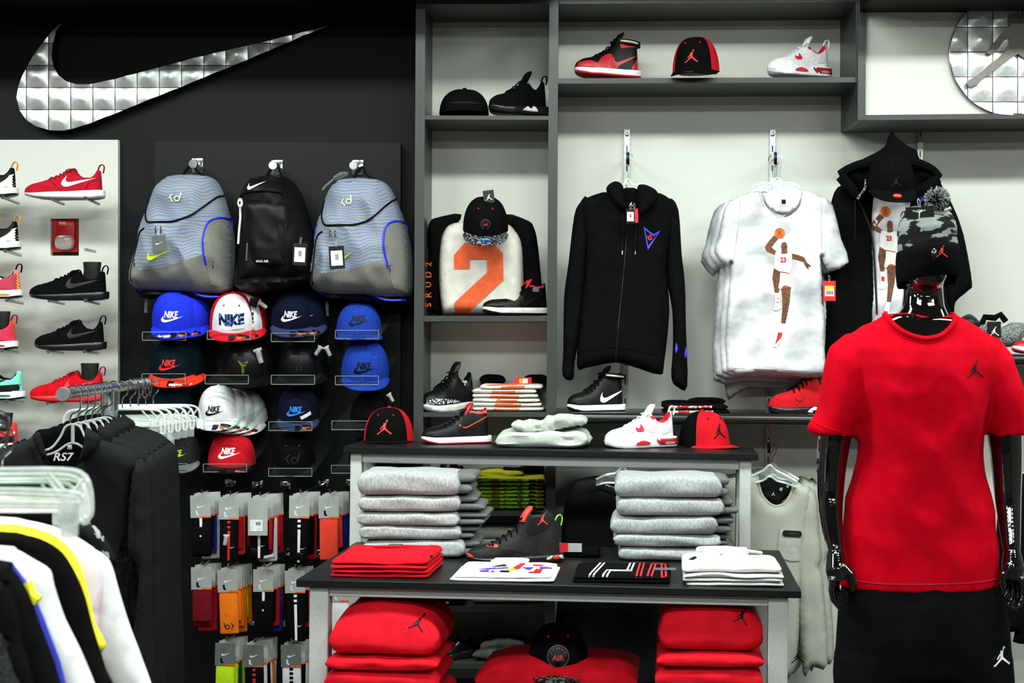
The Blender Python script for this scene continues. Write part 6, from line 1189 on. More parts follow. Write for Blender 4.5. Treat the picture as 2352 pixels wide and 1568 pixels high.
# ---- long shelf goods
zl = P(0, 957, 5.22).z+.006
PR = mat('red_white_graphic', (200, 40, 30), .8, kind='camo', col2=(236, 230, 216), scale=70, contrast=(.5, .52))
b0 = Vector((P(1600, 0, 5.3).x, 5.26, zl)); R = stack([(.24, .2, .018, 0, .1, dict(amp=.003)), (.235, .2, .020, -.004, .1, dict(amp=.005))], b0, 0, 'folded_t_shirt', lambda i, n: ('lower' if i == 0 else 'upper')+' black shirt with red and white graphic on the long shelf', FBLK2, 34)
for T, vf in R: part('graphic', press(flat([(-.11, .003), (.05, .003), (.06, .015), (-.10, .015)], .0035), bvh(vf), (0, 0, 0), off=.0012, far=.4), PR, T, angle=180)
T, vf = R[-1]; part('shoulder_fold', ([(p[0]+.05, p[1]+.04, p[2]+.012) for p in foldslab(.14, .08, .03, 5, .004, endp=3)[0]], foldslab(.14, .08, .03, 5, .004, endp=3)[1]), FBLK2, T); part('shoulder_fold', ([(p[0]-.06, p[1]+.04, p[2]+.010) for p in foldslab(.12, .08, .022, 5, .004, endp=3)[0]], foldslab(.12, .08, .022, 5, .004, endp=3)[1]), FBLK2, T)
# ---- gloves on the right shelf
SPK = mat('speckled_grey_knit', (50, 54, 54), .95, col2=(176, 182, 180), scale=420, contrast=(.45, .6), bump=.4)
t = thing('knit_cap', 'speckled grey knit cap with black tag on the right shelf', 'beanie', P(2295, 812, 5.35)); c = P(2300, 765, 5.35)
v, f = fuse([loft([[(c.x+.058*k*math.cos(a)+.01*i, 5.35+.05*k*math.sin(a), c.z-.052+.015*i*1.0) for a in [2*PI*q/16 for q in range(16)]] for i, k in enumerate((.6, .9, 1, 1, .95, .8, .45))]), loft([[(c.x-.05+.045*k*math.cos(a), 5.33+.04*k*math.sin(a), c.z-.01+.012*i) for a in [2*PI*q/16 for q in range(16)]] for i, k in enumerate((.6, .95, 1, .8, .5))])], .006, 5, disp=lambda p: .006*nz(p.x*30, p.y*30, p.z*30)); part('knit', (v, f), SPK, t, world=True, angle=180)
g = P(2283, 757, 5.27); part('tag_card', rbox(g.x-.026, g.x+.026, 5.268, 5.272, g.z-.03, g.z+.03, .002, 1), mat('dark_tag', (44, 46, 46), .5), t, world=True); part('tag_emblem', (lambda a: ([(g.x+x, 5.2665, g.z+z-.006) for x, z in a[0]], a[1]))(flat(shape(JUMP, .036), .01)), WHITE, t, world=True, smooth=False)
part('rolled_edge', tube([P(x, y, 5.33) for x, y in ((2255, 745), (2262, 728), (2285, 730), (2298, 722), (2310, 738))], .012, 8), FBLK2, t, world=True)
t = thing('shoe', 'dark grey shoe top rising behind the mannequin shoulder', 'shoe', P(2230, 812, 5.38)); part('upper', worldpuff([(2205, 740), (2215, 725), (2232, 722), (2255, 742), (2275, 760), (2290, 812), (2200, 812)], 5.40, .04, .03, .04, .01), mat('dim_leather', (52, 54, 56), .35), t, world=True, angle=180)
# ---- red fleece below the lower table
def fleece(px0, px1, tops, Yf, label, seed):
    w = (px1-px0)*Yf/F; base = LT.o.z-.46
    zt = [P(0, y, Yf).z for y in tops]; zs_ = zt[::-1]; z0 = LT.ray((px0+px1)/2, 1340).z-.46; items = []; prev = z0
    lv = [z0+(zs_[0]-z0)*i/3 for i in range(1, 3)]+zs_
    for i, z in enumerate(lv):
        topm = i == len(lv)-1; items.append((w*(1.02 if topm else .96), .34, z-prev, .0 if topm else .008*math.sin(i*2), .17, dict(amp=.010 if topm else .006, taper=.17 if topm else 0, lean=.05 if topm else 0, ex=.5 if topm else .34, endp=9, drop=.02 if topm else 0))); prev = z
    b0 = Vector((P((px0+px1)/2, 0, Yf).x, Yf, z0)); return stack(items, b0, LT.yaw, 'folded_sweatshirt', lambda i, n: '%s red sweatshirt of the %s stack under the lower table' % (ordn[i] if i < n-1 else 'top', label), REDF, seed, '%s red sweatshirt stack' % label)
R = fleece(738, 1012, (1402, 1515, 1545), 4.10, 'left', 3); T, vf = R[-1]; tr = bvh(vf); part('emblem', press(flat(shape(JUMP, .045, rot=-.3), .01), tr, (.10, 0, .10), off=.002, far=.4), BLK_P, T, angle=180)
part('neck_roll', tube(catmull([(-.10, .08, .118), (-.04, .03, .140), (.03, .04, .138), (.10, .09, .112)], 5, False), .014, 8), REDF, T)
R = fleece(1505, 1762, (1388, 1505, 1538), 4.08, 'right', 7); T, vf = R[-1]; tr = bvh(vf); part('emblem', press(flat(shape(JUMP, .045, rot=-.3), .01), tr, (.09, 0, .105), off=.002, far=.4), BLK_P, T, angle=180)
part('collar', tube(catmull([(-.09, .06, .140), (-.05, .03, .125), (.0, .025, .122), (.05, .035, .125), (.085, .07, .14)], 5, False), .010, 8), REDF, T); part('neck_label', box(-.022, .014, .028, .034, .128, .146), mat('dark_tag', (44, 46, 46), .5), T)
zb = LT.o.z-.46
b0 = Vector((P(1275, 0, 4.3).x, 4.3, LT.ray(1275, 1340).z-.46)); hh = P(0, 1528, 4.3).z-b0.z
stack([(.50, .30, hh*.5, 0, .15, dict(amp=.006)), (.52, .30, hh*.5, 0, .15, dict(amp=.012, endp=5, taper=.1))], b0, LT.yaw, 'folded_sweatshirt', lambda i, n: ('lower' if i == 0 else 'upper')+' red sweatshirt under the cap in the middle', REDF, 33)
q = P(1282, 1520, 4.38); C, tr, bt, _ = cap('peaked_cap', 'black cap with round emblem on red clothes under the lower table', Vector((q.x, 4.42, P(0, 1538, 4.4).z)), (0, 0, 0), crown=CBLK, brim=mat('elephant_print', (38, 38, 40), .6), button=CBLK, eye=REDP, H=.125, scale=1.12, down=.1, curve=.04, brimlen=.055); airbadge(C, tr, 1.5, .052); on_brim(C, bt, 'brim_print', flat([(-.02, -.003), (.02, -.003), (.02, .003), (-.02, .003)], .01), mat('green_hologram', (60, 200, 60), .4), y=-.128)
# ================================================================ signs made of bulging mirror tiles
def clip(poly, x0, x1, y0, y1):
    def cut(p, f, inter):
        o = []
        for i in range(len(p)):
            a, b = p[i-1], p[i]; fa, fb = f(a), f(b)
            if fb: 
                if not fa: o.append(inter(a, b))
                o.append(b)
            elif fa: o.append(inter(a, b))
        return o
    ix = lambda X: (lambda a, b: (X, a[1]+(b[1]-a[1])*(X-a[0])/(b[0]-a[0]+1e-12))); iy = lambda Y: (lambda a, b: (a[0]+(b[0]-a[0])*(Y-a[1])/(b[1]-a[1]+1e-12), Y))
    for f, g in ((lambda p: p[0] >= x0, ix(x0)), (lambda p: p[0] <= x1, ix(x1)), (lambda p: p[1] >= y0, iy(y0)), (lambda p: p[1] <= y1, iy(y1))):
        if poly: poly = cut(poly, f, g)
    return poly
TILE = mat('mirror_tile', (212, 216, 214), .27, .7, bump=.01); TILEB = mat('dark_grout', (34, 36, 36), .6); TILER = mat('tile_glass', (236, 240, 238), .27, .55, bump=.01)
def tiles(T, outline_px, Y, ox, oy, pit, m, amp=.0065):
    """tiles pitch pit, one object each, cut along the outline"""
    A = np.array(outline_px); lo, hi = A.min(0), A.max(0); k = Y/F; g = .9
    for i in range(int((lo[0]-ox)//pit)-1, int((hi[0]-ox)//pit)+2):
        for j in range(int((lo[1]-oy)//pit)-1, int((hi[1]-oy)//pit)+2):
            x0, y0 = ox+i*pit, oy+j*pit; q = clip(list(outline_px), x0+g, x0+pit-g, y0+g, y0+pit-g)
            if not q or len(q) < 3: continue
            w_ = [((x-CX)*k, CH+(CY-y)*k) for x, y in q]; d = []
            for p in w_:
                if not d or math.hypot(p[0]-d[-1][0], p[1]-d[-1][1]) > 1e-4: d.append(p)
            if len(d) > 1 and math.hypot(d[0][0]-d[-1][0], d[0][1]-d[-1][1]) < 1e-4: d.pop()
            ar = abs(sum(d[a-1][0]*d[a][1]-d[a][0]*d[a-1][1] for a in range(len(d))))/2 if len(d) > 2 else 0
            if ar < 4e-5: continue
            try: V, Tt, dd = fill2d(d, .0085)
            except Exception: continue
            cx, cz = ((x0+pit/2-CX)*k, CH+(CY-y0-pit/2)*k); R = pit*k/2; v = []
            for x, z in V:
                u, w2 = (x-cx)/R, (z-cz)/R; h = math.cos(u*PI/2*.98)*math.cos(w2*PI/2*.98); r = math.hypot(u, w2); h = h**.8+.25*math.exp(-(r*3)**2)
                v.append((x, Y-.003-amp*h, z))
            if Tt: part('glass_tile', (v, Tt), m, T, world=True, angle=180)
sw = [(x/2.94, y/2.94) for x, y in SW]; sw = catmull(sw[:-1]+[sw[-1]], 3)
# keep the two tips sharp
T = thing('swoosh_sign', 'big tick shaped sign of bulging mirror tiles on the dark wall', 'sign', P(300, 180, 5.58)); SY = 5.555
def prism(poly, Ya, Yb):
    n = len(poly); a = [P(x, y, Ya) for x, y in poly]; b_ = [Vector((p.x, Yb, p.z)) for p in a]; V, Tt, _ = fill2d([(p.x, p.z) for p in a], 1.0)
    idx = {(round(p.x, 6), round(p.z, 6)): i for i, p in enumerate(a)}; f = [tuple(idx[(round(V[i][0], 6), round(V[i][1], 6))] for i in t) for t in Tt]
    return [tuple(p) for p in a+b_], f+[(i, (i+1) % n, n+(i+1) % n, n+i) for i in range(n)]
SWP = [(x/2.94, y/2.94) for x, y in SW]
part('backing', prism(SWP, SY, 5.598), TILEB, T, world=True, smooth=False); tiles(T, SWP, SY-.001, 61.2, 48.3+.5, 50.9, TILE)
T = thing('round_sign', 'round sign of bulging mirror tiles with a leaping figure, cut by the right edge', 'sign', P(2321, 125, 5.3)); RY = 5.288
circ = [(2321+140*math.cos(a), 125-140*math.sin(a)) for a in [2*PI*q/64 for q in range(64)]]
circ = [(min(x, 2470), max(y, -15)) for x, y in circ]
part('backing', prism(circ, RY, 5.299), TILEB, T, world=True, smooth=False); tiles(T, circ, RY-.001, 2223-58*1, 5-56.5*1, 57.2, TILER)
fig = [(2220+(u-1)*2.37, 196-(v-3)*2.2) for u, v in JM]; part('leaping_figure', prism(fig, RY-.022, RY-.012), mat('brushed_figure', (120, 116, 110), .45, .3), T, world=True, smooth=False)
part('rim', tube([P(x, y, RY-.002) for x, y in circ], .0022, 5, False, True), CHROME, T, world=True)
# ================================================================ mannequin
GB = mat('glossy_black_mannequin', (5, 5, 6), .05, bump=0, coat=1, spec=.8)
MY = 3.84; MS = MY/F
def mp(px, py, dy=0): p = P(px, py, MY); return Vector((p.x, MY+dy, p.z))
M_ = thing('mannequin', 'glossy black mannequin in a red t-shirt, black shorts and camouflage pompom beanie', 'mannequin', (P(2112, 0, MY).x, MY, 0))
def ell(c, rx, ry, rz, n=20, m=12, sup=1.0):
    rg = []
    for i in range(m+1):
        e = -PI/2+PI*i/m; r = max(.002, math.cos(e)**sup); rg.append([(c[0]+rx*r*math.cos(2*PI*j/n), c[1]+ry*r*math.sin(2*PI*j/n), c[2]+rz*math.sin(e)) for j in range(n)])
    return loft(rg)
def ringpx(py, xl, xr, ry, dy=0, n=28, sup=.8):
    a = mp(xl, py, dy); b = mp(xr, py, dy); cx = (a.x+b.x)/2; rx = (b.x-a.x)/2
    return [(cx+rx*math.copysign(abs(math.cos(2*PI*j/n))**sup, math.cos(2*PI*j/n)), a.y+ry*math.copysign(abs(math.sin(2*PI*j/n))**sup, math.sin(2*PI*j/n)), a.z) for j in range(n)]
hd = mp(2122, 572)
shells = [ell(mp(2122, 590), .070, .084, .108), ell(mp(2124, 622, -.045), .050, .045, .052), ell(mp(2124, 590, -.092), .012, .016, .022), ell(mp(2124, 645, -.060), .030, .022, .018),
          loft([ringpx(630, 2082, 2166, .050, .02), ringpx(680, 2078, 2168, .052, .015), ringpx(705, 2074, 2170, .056, .012), ringpx(735, 2050, 2184, .07, .01), ringpx(765, 2010, 2220, .065, .01), ringpx(800, 1985, 2245, .07, .01)], )]
def limb(pts, rs, n=14): return tube(catmull([tuple(p) for p in pts], 4, False), list(np.interp(np.linspace(0, len(pts)-1, (len(pts)-1)*4+1), range(len(pts)), rs).tolist()), n)
arms = []
for s in (0, 1):
    if s == 0: pts = [mp(1965, 850, 0), mp(1932, 930, 0), mp(1913, 1040, .0), mp(1906, 1130, -.01), mp(1904, 1200, -.04), mp(1908, 1258, -.07)]; fx = 1
    else: pts = [mp(2265, 850, 0), mp(2300, 930, 0), mp(2311, 1040, .0), mp(2312, 1130, -.01), mp(2310, 1200, -.035), mp(2308, 1258, -.06)]; fx = -1
    arms.append(limb(pts, [.055, .050, .043, .036, .029, .0215])); w = pts[-1]
    pc = w+Vector((-.0*fx, -.01, -.045)); 
    arms.append(tube([w, w+Vector((0, -.004, -.02)), pc, pc+Vector((.004*fx, -.006, -.03))], [.022, .026, .030, .026], 12))
    base = pc+Vector((0, -.005, -.02))
    for k, (dx, dyy, L_, sp) in enumerate(((-.014, -.016, .074, -.006), (-.007, -.006, .084, -.003), (.001, .008, .078, .002), (.008, .022, .060, .006))):
        b0 = base+Vector((dx*fx, dyy, 0)); q1 = b0+Vector((-.004*fx, sp, -L_*.42)); q2 = q1+Vector((.004*fx, sp*.3-.004, -L_*.34)); q3 = q2+Vector((.014*fx, -.004, -L_*.24)); arms.append(tube([b0, q1, q2, q3], [.0100, .0092, .0082, .0055], 10))
    t0 = pc+Vector((.014*fx, -.014, .012)); t1 = t0+Vector((.020*fx, -.010, -.022)); t2 = t1+Vector((.006*fx, -.004, -.026)); t3 = t2+Vector((-.003*fx, 0, -.018)); arms.append(tube([t0, t1, t2, t3], [.014, .0115, .0100, .0065], 10))
legs = [loft([ringpx(y, 1985 if s == 0 else 2130, 2100 if s == 0 else 2235, r) for y, r in ((1350, .08), (1500, .08), (1700, .065))]) for s in (0, 1)]
for s in (0, 1):
    cx = 2040 if s == 0 else 2185; p = mp(cx, 1690); legs.append(limb([p, Vector((p.x, MY+.01, .48)), Vector((p.x, MY+.02, .33)), Vector((p.x, MY+.01, .12)), Vector((p.x, MY, .07))], [.062, .052, .056, .036, .04])); legs.append(ell((p.x, MY-.06, .045), .04, .12, .035))
torso = loft([ringpx(790, 1960, 2270, .08), ringpx(900, 1985, 2235, .10), ringpx(1100, 2000, 2220, .09), ringpx(1250, 1975, 2240, .10), ringpx(1380, 1970, 2250, .09)])
body = fuse(shells+legs+[torso], .0055, 5, .5); part('body', body, GB, M_, world=True, angle=180)
for s in (0, 1): part('arm', fuse(arms[s*7:s*7+7], .0026, 5, .5), GB, M_, world=True, angle=180)
part('stand_base', loft([[(M_.location.x+.2*math.cos(q*PI/16)*k, MY+.2*math.sin(q*PI/16)*k, z) for q in range(32)] for z, k in ((0, 1), (.010, 1), (.013, .98))]), CHROME, M_, world=True)
# ---- t-shirt
RT = cloth('red_cotton', (190, 2, 26), col2=(180, 1, 22), rough=.9, spec=.05)
def tdisp(p):
    x = p.x-M_.location.x; z = p.z; a = 0; he = max(0, min(1, (z-.88)*12))
    for sx, px in ((-1, -.19), (1, .19)):          # folds that run from the armpits down across the chest
        u = (x-px)*(-sx); v = 1.33-z
        a += .013*math.exp(-((u-.05)**2+(v-.10)**2)/.03)*math.sin(34*(u*.8-v*.4)+3*nz(u*6, v*6, 1))
    a += .012*nz(x*4, z*9, p.y*3)*max(0, min(1, (1.15-z)*4)) + .004*nz(x*9, z*3, 2)+.006*(1-2*abs(nz(x*7+z*4, z*5-x*3, 7)))
    return a*he
RB = [(1345, 1926, 2294, .125), (1330, 1926, 2293, .125), (1250, 1936, 2284, .122), (1150, 1950, 2272, .118), (1050, 1962, 2262, .118), (980, 1968, 2258, .122), (900, 1955, 2270, .125), (840, 1935, 2295, .115), (800, 1925, 2300, .10), (775, 1942, 2285, .085), (755, 1975, 2250, .072), (738, 2010, 2212, .062), (725, 2032, 2190, .056)]
tb = loft([ringpx(y, a, b, r, 0, 36, .85) for y, a, b, r in RB]); sl = []
def sleeve(pts):
    rg = []
    for (xl, yl, xr, yr, ry) in pts:
        a, b = mp(xl, yl), mp(xr, yr); c = (a+b)/2; h = (b-a)/2; rg.append([tuple(c+h*math.cos(2*PI*j/24)+Vector((0, ry*math.sin(2*PI*j/24), 0))) for j in range(24)])
    return loft(rg)
sl.append(sleeve([(1945, 765, 2020, 830, .06), (1912, 800, 1995, 880, .075), (1892, 870, 1978, 925, .080), (1874, 940, 1966, 975, .078), (1861, 988, 1958, 1012, .074)]))
sl.append(sleeve([(2215, 830, 2290, 770, .06), (2240, 890, 2325, 812, .075), (2258, 930, 2346, 880, .080), (2265, 975, 2362, 940, .078), (2272, 1010, 2370, 985, .074)]))
tv, tf_ = fuse([tb]+sl, .0075, 5, .5); Nn = vnormals(tv, tf_); tv = [p+Nn[i]*tdisp(p) for i, p in enumerate(tv)]
TS = part('t_shirt', (tv, tf_), RT, M_, world=True, angle=180, label='plain red crew neck t-shirt with small black figure'); ttr = bvh((tv, tf_))
NK = [(2030, 722), (2033, 735), (2045, 752), (2065, 767), (2090, 776), (2112, 778), (2140, 772), (2162, 758), (2178, 740), (2188, 716)]
def mlay(poly, m, name, off, h=.01, parent=M_):
    q = [((x-CX)*MS, CH+(CY-y)*MS) for x, y in poly]; V, Tt, _ = fill2d(q, h); return part(name, press(([tuple(p) for p in V], Tt), ttr, (0, MY, 0), off=off, far=.5), m, parent, world=True, angle=180)
mlay(NK+[(2170, 700), (2110, 696), (2050, 704)], GB, 'chest_opening', .003)
def mtube(path, r, m, name, off=.002, parent=M_, n=5):
    out = []
    for x, y in catmull(path, n, False):
        q = P(x, y, MY); h = ttr.ray_cast(q-Vector((0, .5, 0)), Vector((0, 1, 0)), 1.0); out.append((h[0] if h[0] else ttr.find_nearest(q)[0])-Vector((0, off, 0)))
    return part(name, tube(out, r, 8), m, parent, world=True)
mtube(NK, .0075, RT, 'collar', .002); mtube([(x+(x-2108)*.10, y+9) for x, y in NK], .0014, RT, 'collar_seam', .001)
mtube([(1932, 1322), (2000, 1325), (2110, 1324), (2220, 1322), (2288, 1318)], .0016, mat('red_seam', (150, 2, 20), .9), 'hem_seam', .001)
mtube([(1866, 970), (1900, 984), (1955, 996)], .0014, RT, 'sleeve_hem', .001)
jl = shape(JUMP, .048); o = mp(2213, 846); part('emblem', press(flat(jl, .006), ttr, o, off=.002, far=.5), BLK_P, M_, world=True, angle=180)
# ---- shorts
SHM = cloth('black_fleece_shorts', (24, 26, 28), rough=.95)
sv = fuse([loft([ringpx(y, a, b, r) for y, a, b, r in ((1322, 1945, 2280, .112), (1380, 1930, 2298, .125), (1450, 1924, 2310, .13), (1540, 1922, 2316, .12))]), loft([ringpx(y, a, b, r) for y, a, b, r in ((1500, 1922, 2112, .11), (1600, 1922, 2105, .11), (1760, 1925, 2098, .105))]), loft([ringpx(y, a, b, r) for y, a, b, r in ((1500, 2116, 2314, .11), (1600, 2124, 2320, .11), (1760, 2132, 2326, .105))])], .009, 5, .5, disp=lambda p: .008*(1-2*abs(nz(p.x*6, p.z*2.5, 3)))+.004*nz(p.x*14, p.z*5, 8))
part('shorts', sv, SHM, M_, world=True, angle=180, label='black fleece shorts with small white figure'); ttr = bvh(sv)
o = mp(2275, 1488); part('emblem', press(flat(shape(JUMP, .052), .006), ttr, o, off=.002, far=.5), WHITE, M_, world=True, angle=180)
# ---- beanie
BCUF = cloth('black_rib_knit', (17, 17, 18), bump=.5); BCAM = mat('camo_knit', (24, 25, 26), .95, kind='camo', col2=(120, 128, 124), scale=20, bump=.5, contrast=(.50, .51), stretch=(.7, 1, 2.6))
top = fuse([loft([ringpx(y, a, b, r, dy, 28, 1) for y, a, b, r, dy in ((605, 2064, 2196, .086, .0), (560, 2062, 2198, .095, .0), (525, 2066, 2196, .095, .01), (500, 2070, 2192, .088, .02), (482, 2078, 2180, .068, .03), (474, 2095, 2165, .04, .03))])], .006, 5, disp=lambda p: .005*nz(p.x*10, p.y*6, p.z*28)); part('beanie_crown', top, BCAM, M_, world=True, angle=180, label='grey and black camouflage knit crown of the beanie')
rg = []
for k, (z_, e) in enumerate(((-.058, 1.0), (-.05, 1.05), (-.02, 1.09), (.01, 1.09), (.030, 1.06), (.034, 1.0))):
    r = []
    for j in range(160):
        a = 2*PI*j/160; c = mp(2131, 600); rib = 1+.012*math.cos(80*a/1.0); r.append((c.x+.076*e*rib*math.cos(a)*1.0, c.y+.094*e*rib*math.sin(a), c.z+z_+.006*math.cos(a)-.012*abs(math.sin(a))*(-1 if math.sin(a) < 0 else 0)+(-.010 if k < 3 else 0)*(1 if math.sin(a) > 0 else -.4)))
    rg.append(r)
part('beanie_cuff', loft(rg, False, False), BCUF, M_, world=True, angle=180); ctr = bvh(loft(rg, False, False)); part('emblem', press(flat(shape(JUMP, .034), .005), ctr, mp(2140, 583), off=.002, far=.4), mat('jump_red', (228, 40, 30)), M_, world=True, angle=180)
pc = mp(2144, 462, -.04); pb = MB(); random.seed(3)
for i in range(1500):
    d = Vector((random.gauss(0, 1), random.gauss(0, 1), random.gauss(0, 1))).normalized(); s = d.orthogonal().normalized()*.0011; e = pc+d*random.uniform(.029, .036)+Vector((random.uniform(-.002, .002), 0, random.uniform(-.002, .002))); t_ = d.cross(s)
    pb.add(([pc+s, pc+t_, pc-s, e+s*.8, e+t_*.8, e-s*.8], [(0, 1, 4, 3), (1, 2, 5, 4), (2, 0, 3, 5), (3, 4, 5)]), i % 2)
part('pompom', pb, [cloth('pompom_dark', (40, 42, 42)), cloth('pompom_light', (190, 196, 194))], M_, world=True, smooth=False, kind='stuff')
t = hangtag(2112, 474, MY-.10, .075, .030, 'black card tag with white leaping figure on the pompom beanie', m=mat('dark_tag', (44, 46, 46), .5), rot=-.06); part('emblem', (lambda a: ([(x, -.0018, z-.014) for x, z in a[0]], a[1]))(flat(shape(JUMP, .030, rot=-1.0), .01)), WHITE, t, smooth=False)
t = sectag(mp(2156, 488, -.10), 'white ring tag on the pompom beanie', rot=(0, 1.2, 0), s=.4)
# ================================================================ clothes rails at the left
def rail(a, b, r, name, label, post=None):
    t = thing(name, label, 'clothes rail', (a.x, a.y, 0)); part('rail', tube([a, b], r, 16), STEEL, t, world=True); d = (a-b).normalized()
    part('end_cap', tube([a, a+d*.004, a+d*.012], [r*1.28, r*1.28, r*1.2], 24), mat('satin_cap', (170, 172, 176), .35, .6, bump=.02), t, world=True); part('end_cap', tube([b, b-d*.01], r*1.2, 24), STEEL, t, world=True)
    if post:
        for u in post:
            p = a.lerp(b, u); part('post', rbox(p.x-.022, p.x+.022, p.y-.022, p.y+.022, .02, p.z-r*.6, .003), mat('steel_post', (120, 124, 122), .3, .8, bump=.02), t, world=True)
        p = a.lerp(b, post[0]); part('foot', rbox(p.x-.03, p.x+.03, a.y-.2, b.y+.2, 0, .03, .004), STEEL, t, world=True)
    return t
RA, RB_ = P(146, 905, 3.95), P(334, 880, 5.05); rail(RA, RB_, .0155, 'clothes_rail', 'steel clothes rail carrying black pullovers and clear clip hangers', post=(.50,))
def railpt(u): return RA.lerp(RB_, u)
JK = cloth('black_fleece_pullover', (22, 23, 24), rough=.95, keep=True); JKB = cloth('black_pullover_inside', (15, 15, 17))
zj = lambda p: Zm(p, 0, 860, 2.214)
def curvedhanger(loc, label):
    """clear curved hanger hooked over the rail at loc"""
    t = thing('hanger', label, 'hanger', loc, (0, 0, .1), group='hangers on the pullover rail'); r = .022
    part('hook', tube(catmull([(-.020, 0, -.008), (-.014, 0, .014), (.002, 0, .021), (.019, 0, .008), (.022, 0, -.03), (.018, 0, -.048), (-.004, 0, -.062), (-.008, 0, -.085)], 5, False), .0022, 6), CHROME, t)
    top = catmull([(-.095, 0, -.165), (-.06, 0, -.155), (-.035, 0, -.125), (-.020, 0, -.095), (0, 0, -.088), (.020, 0, -.095), (.035, 0, -.125), (.06, 0, -.152), (.095, 0, -.165)], 5, False); bot = catmull([(-.09, 0, -.178), (-.05, 0, -.168), (-.015, 0, -.145), (0, 0, -.142), (.015, 0, -.145), (.05, 0, -.168), (.09, 0, -.185)], 5, False)
    part('shoulder_arm', tube(top, .0035, 6), CLEARE, t); part('lower_rib', tube(bot, .0035, 6), CLEARE, t); part('stem', tube([(0, 0, -.088), (0, 0, -.142)], .005, 6), CLEARE, t); return t
CLEARE = mat('milky_clear_plastic', (214, 222, 220), .12, bump=0, alpha=.55, spec=.9)
J0 = railpt(.09); JYW = J0.y+.01
T0 = thing('pullover', 'front black quarter zip pullover on the steel rail with white letters inside the neck', 'pullover', P(150, 1568, JYW), group='black pullovers on the rail')
gpart(T0, 'sleeve', zj([(748, 462), (700, 420), (672, 500), (652, 700), (650, 880), (690, 960), (705, 1030), (690, 1200), (650, 1500), (640, 1900), (780, 1900), (790, 1500), (772, 1200), (775, 985), (765, 700), (760, 540)]), JYW-.01, JK, .06, .04, .06, .015, folds(.014, 10, 4, 3))
gpart(T0, 'sleeve', zj([(-150, 440), (-90, 420), (-60, 600), (-70, 1000), (-60, 1900), (-220, 1900), (-200, 1000), (-190, 600)]), JYW-.01, JK, .06, .04, .06, .02, folds(.014, 10, 4, 3))
tr, _ = gpart(T0, 'body', zj([(180, 300), (150, 325), (60, 362), (0, 385), (-120, 430), (-150, 470), (-110, 900), (-140, 1900), (700, 1900), (670, 1200), (650, 900), (665, 700), (690, 520), (745, 462), (700, 410), (640, 370), (510, 330), (440, 310), (415, 400), (350, 520), (260, 500), (200, 400)]), JYW, JK, .055, .04, .07, .015, folds(.016, 7, 2.5, 1))
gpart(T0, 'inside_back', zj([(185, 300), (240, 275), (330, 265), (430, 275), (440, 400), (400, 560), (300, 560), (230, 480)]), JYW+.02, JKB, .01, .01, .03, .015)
gpart(T0, 'collar', zj([(178, 292), (200, 285), (215, 330), (235, 400), (250, 455), (225, 450), (190, 385), (170, 330)]), JYW-.03, JK, .02, .01, .015, .01); gpart(T0, 'collar', zj([(437, 272), (470, 285), (515, 325), (480, 400), (420, 440), (390, 470), (405, 420), (425, 350)]), JYW-.045, JK, .03, .02, .02, .01, folds(.006, 20, 20, 4))
bt_ = bvh(worldpuff(zj([(185, 300), (430, 275), (440, 400), (400, 560), (300, 560), (230, 480)]), JYW+.02-.012, .002, .01, .03, .02)); decal(cutgrid(text2d('RS7', .024, shear=.25, bold=.02, wmax=.060), .01), *zj([(322, 418)])[0], JYW, bt_, WHITE, T0, 'neck_lettering', .003)
lay(zj([(640, 800), (680, 820), (700, 900), (695, 1050), (640, 1060), (600, 1000)]), JYW, tr, mat('embossed_black_knit', (40, 42, 43), .5, kind='voronoi', col2=(20, 20, 21), scale=160), T0, 'side_panel', .004)
q = P(160, 1027, JYW-.02); tt = sectag(q, 'small pearl security stud inside the pullover neck', kind='disc', s=.4)
cs = []
for i, u in enumerate((.22, .34, .45, .56, .66)):
    d = railpt(.09+u*.62)-railpt(.09); q = dup(T0, loc=Vector(T0.location)+d+Vector((0, 0, .004*i)), label='%s black pullover behind the front one on the rail' % ('second', 'third', 'fourth', 'fifth', 'rearmost')[i])
for i, u in enumerate((.09, .17, .25, .32, .39, .45)): curvedhanger(railpt(u)+Vector((0, 0, -.001)), '%s clear hanger on the pullover rail, counted from the rail end' % ('first', 'second', 'third', 'fourth', 'fifth', 'sixth')[i])
MILK = mat('milky_hanger_plastic', (240, 244, 240), .12, bump=0, alpha=.5, spec=.9); CLIPM = mat('clear_clip', (214, 224, 220), .12, alpha=.35, bump=0)
